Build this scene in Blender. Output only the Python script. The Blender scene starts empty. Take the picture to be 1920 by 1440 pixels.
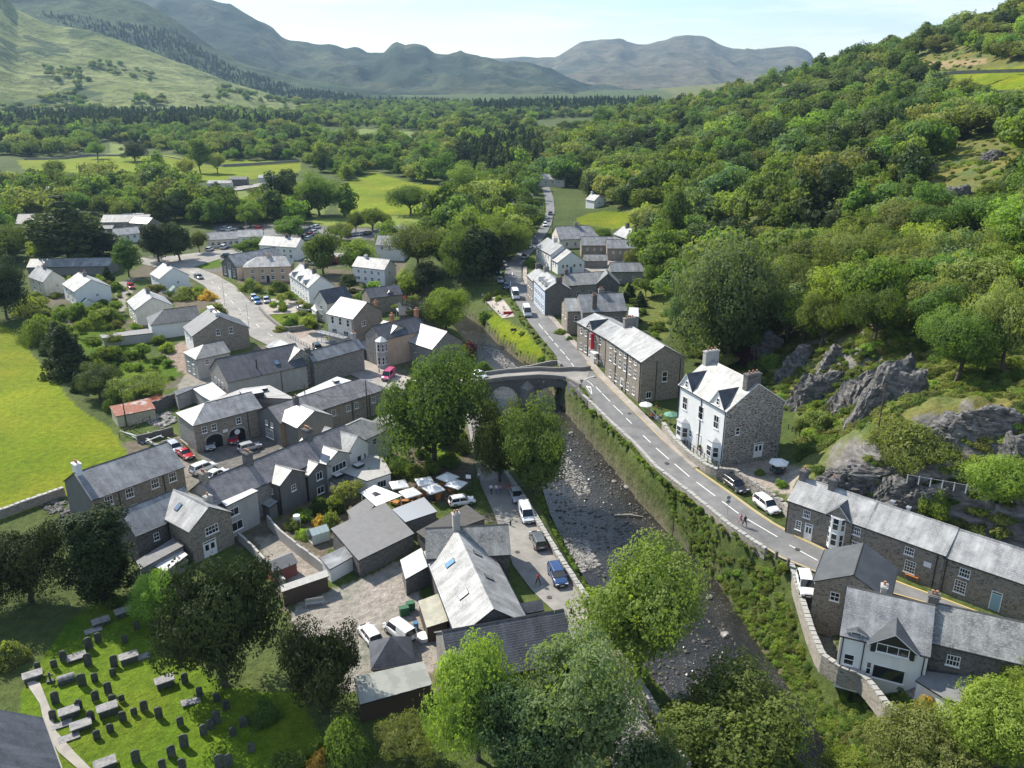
import bpy, bmesh, math, random
import numpy as np
from mathutils import Vector, Matrix
random.seed(7); rng = np.random.default_rng(11)
R = math.radians
sc = bpy.context.scene
COL = sc.collection
# ---------------------------------------------------------------- camera
CAM_H, CAM_F, CAM_P = 62.0, 1580.0, R(20.3)          # metres above the river lane, focal length in photo pixels, tilt down
cd = bpy.data.cameras.new('camera'); cam = bpy.data.objects.new('camera', cd); COL.objects.link(cam)
cd.sensor_width = 36; cd.lens = 36*CAM_F/1920; cd.clip_start = 1; cd.clip_end = 30000
cam.location = (0, 0, CAM_H); cam.rotation_euler = (R(90)-CAM_P, 0, 0)
sc.camera = cam
# ---------------------------------------------------------------- light
SUN_EL = R(42); SUN_DIR = Vector((-0.76*math.cos(SUN_EL), 0.65*math.cos(SUN_EL), math.sin(SUN_EL))).normalized()
sd = bpy.data.lights.new('sun', 'SUN'); sd.energy = 5.0; sd.angle = R(0.6); sd.color = (1.0, 0.93, 0.81)
sun = bpy.data.objects.new('sun', sd); COL.objects.link(sun)
sun.rotation_euler = SUN_DIR.to_track_quat('Z', 'Y').to_euler(); sun.location = (0, 0, 300)
world = bpy.data.worlds.new('World'); sc.world = world; world.use_nodes = True
wn = world.node_tree; wn.nodes.clear()
def _w():
    n = wn.nodes; l = wn.links
    out = n.new('ShaderNodeOutputWorld'); bg = n.new('ShaderNodeBackground'); bg.inputs['Strength'].default_value = 0.108
    sky = n.new('ShaderNodeTexSky'); sky.sky_type = 'NISHITA'; sky.sun_disc = False
    sky.sun_elevation = SUN_EL; sky.sun_rotation = math.atan2(SUN_DIR.x, SUN_DIR.y); sky.altitude = 100; sky.air_density = 1.0; sky.dust_density = 0.2; sky.ozone_density = 2.6
    tc = n.new('ShaderNodeTexCoord'); mp = n.new('ShaderNodeMapping'); mp.inputs['Scale'].default_value = (1.6, 1.6, 13)
    l.new(tc.outputs['Generated'], mp.inputs['Vector'])
    ns = n.new('ShaderNodeTexNoise'); ns.inputs['Scale'].default_value = 2.2; ns.inputs['Detail'].default_value = 8; ns.inputs['Roughness'].default_value = .58
    l.new(mp.outputs[0], ns.inputs['Vector'])
    cr = n.new('ShaderNodeValToRGB'); cr.color_ramp.elements[0].position = .5; cr.color_ramp.elements[1].position = .64
    l.new(ns.outputs['Fac'], cr.inputs[0])
    mx = n.new('ShaderNodeMixRGB'); mx.inputs[2].default_value = (7.6, 8.1, 8.8, 1)
    ml = n.new('ShaderNodeMath'); ml.operation = 'MULTIPLY'; ml.inputs[1].default_value = .95
    l.new(cr.outputs[0], ml.inputs[0]); l.new(ml.outputs[0], mx.inputs[0]); l.new(sky.outputs[0], mx.inputs[1])
    l.new(mx.outputs[0], bg.inputs[0]); l.new(bg.outputs[0], out.inputs[0])
_w()
sc.view_settings.view_transform = 'Standard'; sc.view_settings.look = 'None'; sc.view_settings.gamma = 1; sc.view_settings.use_curve_mapping = False
sc.view_settings.exposure = 0.74
try:
    sc.cycles.use_denoising = True; sc.cycles.max_bounces = 6; sc.cycles.transparent_max_bounces = 6; sc.cycles.volume_bounces = 0
    sc.cycles.diffuse_bounces = 3; sc.cycles.glossy_bounces = 2; sc.cycles.transmission_bounces = 3; sc.cycles.caustics_reflective = False
except Exception: pass
# ---------------------------------------------------------------- photo pixel -> place in the world
SP, CP = math.sin(CAM_P), math.cos(CAM_P)
def ray(u, v):
    a = (v-720)/CAM_F
    return ((u-960)/CAM_F, CP-a*SP, -(SP+a*CP))
def P(u, v, z=0.):
    d = ray(u, v); t = (z-CAM_H)/d[2]; return Vector((d[0]*t, d[1]*t, z))
def PY(u, v, Y):
    d = ray(u, v); t = Y/d[1]; return Vector((d[0]*t, Y, CAM_H+d[2]*t))
def proj(x, y, z):
    dz = z-CAM_H; dep = np.maximum(y*CP-dz*SP, 1.); return 960+CAM_F*x/dep, 720-CAM_F*(y*SP+dz*CP)/dep
def inpoly(px, py, poly):
    px = np.asarray(px, float); py = np.asarray(py, float); ins = np.zeros(px.shape, bool); n = len(poly)
    for i in range(n):
        x1, y1 = poly[i][:2]; x2, y2 = poly[(i+1) % n][:2]
        if y1 == y2: continue
        c = ((y1 > py) != (y2 > py)) & (px < (x2-x1)*(py-y1)/(y2-y1)+x1); ins ^= c
    return ins
def polydist(px, py, poly, closed=True):
    px = np.asarray(px, float); py = np.asarray(py, float); best = np.full(px.shape, 1e9); n = len(poly)
    for i in range(n if closed else n-1):
        x1, y1 = poly[i][:2]; x2, y2 = poly[(i+1) % n][:2]; dx, dy = x2-x1, y2-y1
        t = np.clip(((px-x1)*dx+(py-y1)*dy)/(dx*dx+dy*dy+1e-9), 0, 1)
        best = np.minimum(best, np.hypot(px-x1-t*dx, py-y1-t*dy))
    return best
def sstep(a, b, x):
    t = np.clip((np.asarray(x, float)-a)/(b-a), 0, 1); return t*t*(3-2*t)
def vnoise(x, y, s, seed=0):
    """cheap smooth value noise on arrays"""
    x = np.asarray(x, float)/s+seed*17.3; y = np.asarray(y, float)/s+seed*5.7
    xi = np.floor(x).astype(np.int64); yi = np.floor(y).astype(np.int64); fx = x-xi; fy = y-yi
    fx = fx*fx*(3-2*fx); fy = fy*fy*(3-2*fy)
    def h(a, b):
        n = (a*374761393+b*668265263+seed*1442695041) & 0x7fffffff; n = ((n ^ (n >> 13))*1274126177) & 0x7fffffff
        return (n & 0xffff)/65535.
    return (h(xi, yi)*(1-fx)+h(xi+1, yi)*fx)*(1-fy)+(h(xi, yi+1)*(1-fx)+h(xi+1, yi+1)*fx)*fy
def fbm(x, y, s, seed=0, o=4):
    r = 0; a = .5; t = 0
    for k in range(o): r = r+a*vnoise(x, y, s/2**k, seed+k); t += a; a *= .5
    return r/t-.5
# ---------------------------------------------------------------- object helpers
def tag(o, label=None, cat=None, group=None, kind=None):
    if label: o['label'] = label
    if cat: o['category'] = cat
    if group: o['group'] = group
    if kind: o['kind'] = kind
    return o
def empty(name, loc=(0, 0, 0), rz=0., label=None, cat=None, group=None):
    o = bpy.data.objects.new(name, None); COL.objects.link(o); o.location = loc; o.rotation_euler = (0, 0, rz); o.empty_display_size = .2
    return tag(o, label, cat, group)
def link(name, me, parent=None, loc=(0, 0, 0), rz=0., mat=None):
    o = bpy.data.objects.new(name, me); COL.objects.link(o)
    if parent is not None: o.parent = parent
    o.location = loc; o.rotation_euler = (0, 0, rz)
    if mat is not None:
        if not me.materials: me.materials.append(mat)
        elif me.materials[0] is not mat: o.material_slots[0].link = 'OBJECT'; o.material_slots[0].material = mat
    return o
def copy_tree(o, loc=None, rz=None, parent=None, **kw):
    c = o.copy(); COL.objects.link(c)
    if parent is not None: c.parent = parent
    for ch in o.children: copy_tree(ch, parent=c)
    if loc is not None: c.location = loc
    if rz is not None: c.rotation_euler = (0, 0, rz)
    return tag(c, **kw)
class MB:
    """mesh builder: verts, faces, uv per corner, material index"""
    def __init__(s): s.v = []; s.f = []; s.uv = []; s.m = []
    def face(s, pts, uv=None, m=0):
        i = len(s.v); s.v += [tuple(p) for p in pts]; s.f.append(tuple(range(i, i+len(pts))))
        if uv is None:
            a = Vector(pts[0]); e = (Vector(pts[1])-a); L = e.length or 1; e = e/L
            nn = e.cross(Vector(pts[-1])-a); nn = nn.normalized() if nn.length > 1e-9 else Vector((0, 0, 1)); w = nn.cross(e)
            uv = [((Vector(p)-a).dot(e), (Vector(p)-a).dot(w)) for p in pts]
        s.uv += uv; s.m.append(m)
    def box(s, x0, y0, z0, x1, y1, z1, m=0, M=None, skip=''):
        c = [Vector(p) for p in ((x0, y0, z0), (x1, y0, z0), (x1, y1, z0), (x0, y1, z0), (x0, y0, z1), (x1, y0, z1), (x1, y1, z1), (x0, y1, z1))]
        if M is not None: c = [M @ p for p in c]
        for k, q in (('f', (0, 1, 5, 4)), ('r', (1, 2, 6, 5)), ('b', (2, 3, 7, 6)), ('l', (3, 0, 4, 7)), ('t', (4, 5, 6, 7)), ('d', (3, 2, 1, 0))):
            if k not in skip: s.face([c[i] for i in q], m=m)
    def slab(s, pts, t, m=0, ms=None):
        """polygon (ccw from above) with vertical thickness t below"""
        lo = [Vector(p)-Vector((0, 0, t)) for p in pts]; n = len(pts)
        s.face(pts, m=m); s.face(lo[::-1], m=m if ms is None else ms)
        for i in range(n): s.face([lo[i], lo[(i+1) % n], pts[(i+1) % n], pts[i]], m=m if ms is None else ms)
    def tube(s, p0, p1, r0, r1, n=6, m=0, cap=True):
        p0 = Vector(p0); p1 = Vector(p1); d = (p1-p0).normalized(); a = d.orthogonal().normalized(); b = d.cross(a)
        A = [p0+(a*math.cos(t)+b*math.sin(t))*r0 for t in (2*math.pi*i/n for i in range(n))]
        B = [p1+(a*math.cos(t)+b*math.sin(t))*r1 for t in (2*math.pi*i/n for i in range(n))]
        for i in range(n): s.face([A[i], A[(i+1) % n], B[(i+1) % n], B[i]], m=m)
        if cap: s.face(B, m=m); s.face(A[::-1], m=m)
    def mesh(s, name, mats, smooth=False):
        me = bpy.data.meshes.new(name); me.from_pydata(s.v, [], s.f)
        ul = me.uv_layers.new(name='UVMap'); ul.data.foreach_set('uv', np.array(s.uv, 'f').ravel())
        for m in (mats if isinstance(mats, (list, tuple)) else [mats]): me.materials.append(m)
        me.polygons.foreach_set('material_index', s.m)
        if smooth: me.polygons.foreach_set('use_smooth', [True]*len(s.f))
        me.update(); return me
    def obj(s, name, mats, parent=None, **k): return link(name, s.mesh(name, mats), parent, **k)
def gridmesh(name, X, Y, Z, mat, smooth=True):
    nr, nc = X.shape; me = bpy.data.meshes.new(name)
    me.vertices.add(nr*nc); me.vertices.foreach_set('co', np.stack([X, Y, Z], -1).astype('f').ravel())
    i = np.arange(nr*nc).reshape(nr, nc); q = np.stack([i[:-1, :-1], i[:-1, 1:], i[1:, 1:], i[1:, :-1]], -1).reshape(-1, 4)
    me.loops.add(q.size); me.loops.foreach_set('vertex_index', q.ravel().astype('i'))
    me.polygons.add(len(q)); me.polygons.foreach_set('loop_start', np.arange(0, q.size, 4, dtype='i'))
    me.update(calc_edges=True); me.validate()
    if smooth: me.polygons.foreach_set('use_smooth', np.ones(len(q), bool))
    me.materials.append(mat); return me
# ---------------------------------------------------------------- materials
MT = {}
def mat(name, col=(.5, .5, .5), rough=.8, metal=0., spec=.5, build=None):
    if name in MT: return MT[name]
    m = bpy.data.materials.new(name); m.use_nodes = True; nt = m.node_tree; b = nt.nodes['Principled BSDF']
    b.inputs['Base Color'].default_value = (*col, 1); b.inputs['Roughness'].default_value = rough; b.inputs['Metallic'].default_value = metal
    b.inputs['Specular IOR Level'].default_value = spec
    if build: build(nt, b)
    MT[name] = m; return m
def N(nt, t, **k):
    n = nt.nodes.new('ShaderNode'+t)
    for a, v in k.items():
        if a in ('operation', 'blend_type', 'data_type', 'feature', 'attribute_name', 'distance', 'offset', 'squash', 'wave_type', 'bands_direction'): setattr(n, a, v)
        else: n.inputs[a.replace('_', ' ')].default_value = v
    return n
def ramp(nt, src, stops):
    r = nt.nodes.new('ShaderNodeValToRGB'); e = r.color_ramp.elements
    while len(e) < len(stops): e.new(.5)
    for i, (p, c) in enumerate(stops): e[i].position = p; e[i].color = (*c, 1)
    nt.links.new(src, r.inputs[0]); return r.outputs[0]
def mixc(nt, f, a, b, mode='MIX'):
    m = nt.nodes.new('ShaderNodeMixRGB'); m.blend_type = mode
    for i, x in ((0, f), (1, a), (2, b)):
        if hasattr(x, 'is_output'): nt.links.new(x, m.inputs[i])
        else: m.inputs[i].default_value = x if i == 0 else (*x, 1)
    return m.outputs[0]
def noise(nt, vec, scale, detail=4, rough=.55):
    n = N(nt, 'TexNoise', Scale=scale, Detail=detail, Roughness=rough)
    if vec is not None: nt.links.new(vec, n.inputs['Vector'])
    return n.outputs['Fac']
def pos(nt): return nt.nodes.new('ShaderNodeNewGeometry').outputs['Position']
def uvv(nt): return nt.nodes.new('ShaderNodeTexCoord').outputs['UV']
def bump(nt, b, h, strength=.4, dist=.1):
    n = nt.nodes.new('ShaderNodeBump'); n.inputs['Strength'].default_value = strength; n.inputs['Distance'].default_value = dist
    nt.links.new(h, n.inputs['Height']); nt.links.new(n.outputs[0], b.inputs['Normal'])
def vscale(nt, v, s):
    m = nt.nodes.new('ShaderNodeMapping'); m.inputs['Scale'].default_value = s; nt.links.new(v, m.inputs['Vector']); return m.outputs[0]
def slate(name, c1, c2, rough=.42, w=.38, h=.27, lich=(.42, .43, .38), lf=.25, spec=.5):
    def bld(nt, b):
        uv = uvv(nt)
        br = N(nt, 'TexBrick', Scale=1., Mortar_Size=.012, Brick_Width=w, Row_Height=h, Bias=0.); br.offset = .5
        br.inputs['Color1'].default_value = (*c1, 1); br.inputs['Color2'].default_value = (*c2, 1); br.inputs['Mortar'].default_value = (*[x*.35 for x in c1], 1)
        nt.links.new(uv, br.inputs['Vector'])
        n1 = noise(nt, pos(nt), .55, 5); n2 = noise(nt, pos(nt), 4.2, 3)
        c = mixc(nt, ramp(nt, n1, [(.35, (0, 0, 0)), (.75, (.9, .9, .9))]), br.outputs['Color'], tuple(min(1, x*1.6) for x in c2)); c = mixc(nt, 1., c, ramp(nt, noise(nt, vscale(nt, uv, (1, .12, 1)), 1.3, 4), [(.35, (.72, .72, .72)), (.65, (1.15, 1.15, 1.15))]), 'MULTIPLY')
        lf_ = nt.nodes.new('ShaderNodeMath'); lf_.operation = 'MULTIPLY'; lf_.inputs[1].default_value = lf
        nt.links.new(ramp(nt, n2, [(.5, (0, 0, 0)), (.68, (1, 1, 1))]), lf_.inputs[0])
        c = mixc(nt, lf_.outputs[0], c, lich)
        nt.links.new(c, b.inputs['Base Color'])
        ro = N(nt, 'MapRange'); ro.inputs['To Min'].default_value = rough-.08; ro.inputs['To Max'].default_value = rough+.14; nt.links.new(n2, ro.inputs[0]); nt.links.new(ro.outputs[0], b.inputs['Roughness'])
        h_ = mixc(nt, .5, br.outputs['Fac'], n2, 'SUBTRACT'); bump(nt, b, h_, .7, .04)
    return mat(name, c1, rough, spec=spec, build=bld)
def stone(name, c1, c2, c3, sx=2.2, sz=5.5, mortar=(.3, .28, .25), mw=.06):
    def bld(nt, b):
        v = vscale(nt, uvv(nt), (sx, sz, 1))
        vo = N(nt, 'TexVoronoi', Scale=1., Randomness=.85); nt.links.new(v, vo.inputs['Vector'])
        ve = N(nt, 'TexVoronoi', feature='DISTANCE_TO_EDGE', Scale=1., Randomness=.85); nt.links.new(v, ve.inputs['Vector'])
        sp = nt.nodes.new('ShaderNodeSeparateColor'); nt.links.new(vo.outputs['Color'], sp.inputs[0])
        c = ramp(nt, sp.outputs[0], [(0, c1), (.45, c2), (1, c3)])
        c = mixc(nt, ramp(nt, noise(nt, pos(nt), .5, 4), [(.35, (0, 0, 0)), (.8, (.6, .6, .6))]), c, c3)
        c = mixc(nt, ramp(nt, ve.outputs['Distance'], [(0, (1, 1, 1)), (mw, (.7, .7, .7)), (mw*2.2, (0, 0, 0))]), c, mortar)
        nt.links.new(c, b.inputs['Base Color']); bump(nt, b, ve.outputs['Distance'], .7, .06)
    return mat(name, c2, .9, build=bld)
def render(name, c, var=.12, rough=.85):
    def bld(nt, b):
        n = noise(nt, vscale(nt, pos(nt), (1, 1, .35)), 1.3, 6); nt.links.new(mixc(nt, ramp(nt, n, [(.3, (0, 0, 0)), (.75, (1, 1, 1))]), c, tuple(x*(1-var*2) for x in c)), b.inputs['Base Color'])
        bump(nt, b, noise(nt, pos(nt), 12, 3), .15, .02)
    return mat(name, c, rough, build=bld)
def leaf(name, c1, c2, tr=.42, hue=.06):
    if name in MT: return MT[name]
    m = bpy.data.materials.new(name); m.use_nodes = True; nt = m.node_tree; nt.nodes.clear()
    out = nt.nodes.new('ShaderNodeOutputMaterial'); d = nt.nodes.new('ShaderNodeBsdfPrincipled'); t = nt.nodes.new('ShaderNodeBsdfTranslucent'); mx = nt.nodes.new('ShaderNodeMixShader')
    oi = nt.nodes.new('ShaderNodeObjectInfo')
    v = nt.nodes.new('ShaderNodeVectorMath'); v.operation = 'SCALE'; v.inputs['Scale'].default_value = .9; nt.links.new(pos(nt), v.inputs[0])
    n = noise(nt, v.outputs[0], 1.1, 3); c = mixc(nt, ramp(nt, n, [(.3, (0, 0, 0)), (.7, (1, 1, 1))]), c1, c2)
    hs = nt.nodes.new('ShaderNodeHueSaturation'); nt.links.new(c, hs.inputs['Color'])
    mr = N(nt, 'MapRange'); mr.inputs['To Min'].default_value = .5-hue*.6; mr.inputs['To Max'].default_value = .5+hue*.12; nt.links.new(oi.outputs['Random'], mr.inputs[0]); nt.links.new(mr.outputs[0], hs.inputs['Hue'])
    wn_ = nt.nodes.new('ShaderNodeTexWhiteNoise'); wn_.noise_dimensions = '1D'; nt.links.new(oi.outputs['Random'], wn_.inputs['W'])
    mr2 = N(nt, 'MapRange'); mr2.inputs['To Min'].default_value = .72; mr2.inputs['To Max'].default_value = 1.6; nt.links.new(wn_.outputs[0], mr2.inputs[0]); nt.links.new(mr2.outputs[0], hs.inputs['Value'])
    hs.inputs['Saturation'].default_value = .92
    nt.links.new(hs.outputs[0], d.inputs['Base Color']); d.inputs['Roughness'].default_value = .7; d.inputs['Specular IOR Level'].default_value = .14
    nt.links.new(mixc(nt, 1., hs.outputs[0], (1.5, 1.6, .5), 'MULTIPLY'), t.inputs['Color'])
    mx.inputs[0].default_value = tr; nt.links.new(d.outputs[0], mx.inputs[1]); nt.links.new(t.outputs[0], mx.inputs[2]); nt.links.new(mx.outputs[0], out.inputs[0])
    MT[name] = m; return m
S_GREY = slate('slate_grey', (.155, .16, .172), (.235, .24, .245), lf=.3)
S_LIGHT = slate('slate_pale', (.235, .235, .24), (.33, .33, .325), w=.34, h=.26, lf=.35)
S_DARK = slate('slate_dark', (.045, .05, .062), (.07, .075, .09), lf=.05, rough=.45)
S_PURP = slate('slate_purple', (.15, .137, .14), (.23, .21, .21))
S_MOSS = slate('slate_weathered', (.12, .125, .125), (.22, .22, .21), lf=.5)
ST_BRN = stone('stone_brown', (.09, .075, .06), (.19, .155, .115), (.27, .22, .16))
ST_GRY = stone('stone_grey', (.10, .10, .10), (.17, .165, .155), (.27, .26, .24))
ST_DRK = stone('stone_dark', (.045, .043, .042), (.09, .085, .08), (.15, .14, .13), mortar=(.16, .155, .15))
ST_RUB = stone('stone_rubble', (.045, .04, .038), (.11, .10, .09), (.19, .17, .155), sx=1.5, sz=4.2, mortar=(.42, .39, .35), mw=.07)
ST_WAL = stone('stone_garden_wall', (.12, .11, .09), (.25, .22, .18), (.36, .33, .28), sx=2.6, sz=5)
W_WHITE = render('white_render', (.78, .78, .77), .05)
W_CREAM = render('cream_render', (.70, .66, .57)); W_GREY = render('grey_render', (.22, .22, .22)); W_LGREY = render('pale_grey_render', (.42, .41, .39))
W_TAN = render('tan_render', (.55, .40, .29)); W_BLUE = render('pale_blue_render', (.50, .57, .68)); W_DGREY = render('dark_grey_render', (.155, .15, .145)); W_OCHRE = render('ochre_render', (.42, .28, .14))
PAINT = mat('white_paint', (.8, .8, .79), .5); DARKP = mat('black_paint', (.02, .02, .022), .4); GREYP = mat('grey_paint', (.25, .26, .27), .5)
GLASS = mat('window_glass', (.02, .025, .03), .06, spec=.8); CLAY = mat('clay_pot', (.35, .17, .1), .8); CONC = render('concrete', (.42, .41, .38), .15)
LEAD = mat('lead_flashing', (.3, .31, .33), .45); FELT = render('grey_roof_felt', (.20, .195, .19), .1, .6); FELTD = render('dark_roof_felt', (.09, .085, .08), .2, .7)
WOODD = mat('dark_timber', (.08, .055, .04), .8); WOODO = mat('orange_timber', (.42, .17, .04), .6); WOODR = mat('red_timber', (.22, .05, .04), .7)
def _corr(nt, b, c=None):
    w = N(nt, 'TexWave', Scale=2.6, Distortion=0.); nt.links.new(uvv(nt), w.inputs['Vector']); bump(nt, b, w.outputs['Fac'], .9, .06)
def corr(name, c, c2=None, thr=.5):
    def bld(nt, b):
        _corr(nt, b); n = noise(nt, pos(nt), .6, 5); nt.links.new(mixc(nt, ramp(nt, n, [(thr-.05, (0, 0, 0)), (thr+.05, (1, 1, 1))]), c, c2 or tuple(x*.8 for x in c)), b.inputs['Base Color'])
    return mat(name, c, .55, build=bld)
CORR_G = corr('corrugated_sheet', (.42, .43, .38)); CORR_C = corr('cream_corrugated', (.55, .52, .40)); RUST = corr('rusty_sheet', (.34, .11, .06), (.5, .48, .46), .6)
SEAM = corr('seamed_metal', (.11, .12, .13)); METAL = mat('pale_metal_sheet', (.45, .47, .5), .35, .3)
WHITE_FLAT = render('pale_roof_membrane', (.62, .62, .62), .12, .45); CANVAS = mat('white_canvas', (.82, .81, .78), .7)
BARK = mat('bark', (.10, .085, .07), .9, build=lambda nt, b: bump(nt, b, noise(nt, pos(nt), 6, 4), .5, .05))
# ---------------------------------------------------------------- terrain height
def zroad(v): return float(np.interp(v, [330, 400, 560, 720, 800, 900, 1000, 1100, 1300], [3, 3, 3, 3.2, 3.4, 4.3, 5, 5, 4.6]))
RIVER_PX = [(925, 765), (960, 800), (1000, 880), (1016, 912), (1030, 960), (1056, 1015), (1093, 1080), (1140, 1150), (1200, 1240), (1262, 1320), (1345, 1450), (1420, 1560), (1720, 1640),
            (1575, 1450), (1530, 1370), (1480, 1290), (1420, 1210), (1370, 1130), (1325, 1062), (1270, 1000), (1225, 945), (1180, 885), (1140, 840), (1110, 800), (1088, 762), (1060, 738),
            (1000, 697), (965, 670), (930, 642), (903, 612), (872, 592), (800, 562), (700, 540), (690, 552), (790, 580), (848, 606), (878, 640), (893, 680), (905, 725)]
RIVER = [tuple(P(u, v, -2.5)[:2]) for u, v in RIVER_PX]
RC = [tuple(P(u, v, -2.5)[:2]) for u, v in ((740, 548), (835, 585), (887, 608), (918, 650), (950, 690), (985, 750), (1040, 800), (1085, 880), (1140, 970), (1215, 1080), (1310, 1220), (1420, 1400), (1560, 1600))]
ROADR_L = [(1016, 352), (1022, 372), (1024, 395), (1018, 418), (1003, 440), (985, 460), (966, 478), (948, 498), (945, 520), (955, 545), (972, 575), (990, 602), (1018, 637), (1042, 665), (1052, 690), (1068, 712), (1088, 736), (1112, 760), (1150, 796), (1190, 830), (1232, 876), (1302, 930), (1370, 986), (1440, 1032), (1482, 1057), (1550, 1080), (1620, 1098), (1700, 1120), (1800, 1148), (1960, 1196), (2150, 1250)]
ROADR_R = [(1030, 350), (1038, 372), (1040, 395), (1034, 420), (1024, 440), (1008, 462), (990, 480), (978, 500), (978, 522), (990, 546), (1008, 570), (1035, 600), (1068, 637), (1092, 662), (1110, 686), (1130, 708), (1152, 730), (1180, 758), (1214, 792), (1248, 826), (1310, 880), (1382, 930), (1440, 973), (1480, 994), (1520, 1016), (1578, 1043), (1630, 1068), (1690, 1092), (1762, 1118), (1842, 1150), (1930, 1182), (2150, 1238)]
def resample(pts, n):
    p = np.array(pts, float); d = np.r_[0, np.cumsum(np.hypot(*np.diff(p[:, :2], axis=0).T))]; t = np.linspace(0, d[-1], n)
    return np.stack([np.interp(t, d, p[:, k]) for k in range(p.shape[1])], 1)
RL = resample([tuple(P(u, v, zroad(v))) for u, v in ROADR_L], 90); RR = resample([tuple(P(u, v, zroad(v))) for u, v in ROADR_R], 90)
RM = (RL+RR)/2
# control points of the right-hand hillside: photo pixel and distance
HP = [(1920, 25, 640), (1750, 68, 720), (1640, 105, 800), (1530, 142, 880), (1400, 182, 950), (1250, 218, 930), (1100, 252, 800), (2100, -60, 600), (2300, -140, 560),
      (1850, 152, 430), (1920, 150, 410), (1700, 205, 450), (1560, 200, 560), (1600, 300, 340), (1800, 300, 275), (1900, 300, 245), (1900, 400, 200), (1700, 450, 200), (1600, 450, 222), (1500, 450, 240), (1400, 450, 262), (1300, 450, 284),
      (1300, 350, 380), (1200, 350, 430), (1400, 300, 430), (1500, 300, 390), (1300, 260, 600), (1450, 230, 600), (1200, 280, 600), (1600, 600, 160), (1600, 745, 134), (1600, 640, 145), (1500, 700, 150), (1500, 640, 166),
      (1550, 900, 107), (1650, 870, 103), (1650, 838, 104), (1700, 800, 106), (1700, 740, 119), (1900, 850, 97), (1800, 760, 115), (1900, 700, 121), (1900, 600, 141), (1800, 600, 151), (1750, 500, 182), (1900, 500, 166), (1700, 655, 139),
      (2100, 700, 110), (2100, 500, 150), (2200, 300, 220), (2200, 900, 85), (1560, 820, 118), (1780, 880, 98), (2100, 100, 420)]
ZP = [(1480, 850, 5), (1490, 800, 5.5), (1400, 690, 5), (1340, 640, 4.5), (1270, 600, 4), (1200, 540, 3.5), (1200, 480, 3), (1140, 420, 3), (1080, 360, 2.5), (1040, 320, 2), (1000, 290, 1), (1560, 950, 5.2), (1650, 990, 5.5), (1750, 1010, 6), (1850, 1030, 6), (1950, 1060, 6), (2100, 1100, 6), (2300, 1200, 6),
      (1460, 900, 5), (1560, 1060, 5), (1700, 1110, 5), (1850, 1160, 5)]
_c = [tuple(PY(*a)) for a in HP]+[tuple(P(*a)) for a in ZP]
_c += [(x, y, 0.) for x, y in RC]+[(x-40, y, 0.) for x, y in RC]
_c += [(-60, 300, 0), (-20, 400, 0), (0, 550, 0), (0, 800, 0), (100, 1300, 0), (400, 1500, 20), (-200, 200, 0), (-300, 500, 0), (-200, 900, 0), (-100, 100, 0), (0, 40, 0), (90, 20, 5), (-500, 1200, 0), (800, 1400, 90), (800, 700, 170)]
_c = np.array(_c, float)
_S = 100.
def _tps_fit(c):
    x = c[:, :2]/_S; n = len(x); r = np.hypot(x[:, None, 0]-x[None, :, 0], x[:, None, 1]-x[None, :, 1]); K = np.where(r > 0, r*r*np.log(r+1e-12), 0)+np.eye(n)*2e-3
    A = np.zeros((n+3, n+3)); A[:n, :n] = K; A[:n, n] = 1; A[:n, n+1:] = x; A[n, :n] = 1; A[n+1:, :n] = x.T
    return np.linalg.solve(A, np.r_[c[:, 2], 0, 0, 0])
_w8 = _tps_fit(_c)
def tps(X, Y):
    s = X.shape; X = X.ravel()/_S; Y = Y.ravel()/_S; out = _w8[-3]+_w8[-2]*X+_w8[-1]*Y
    for (cx, cy, _), w in zip(_c, _w8[:-3]):
        r2 = (X-cx/_S)**2+(Y-cy/_S)**2+1e-12; out += w*.5*r2*np.log(r2)
    return out.reshape(s)
RCA = np.array(RC)
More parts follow.
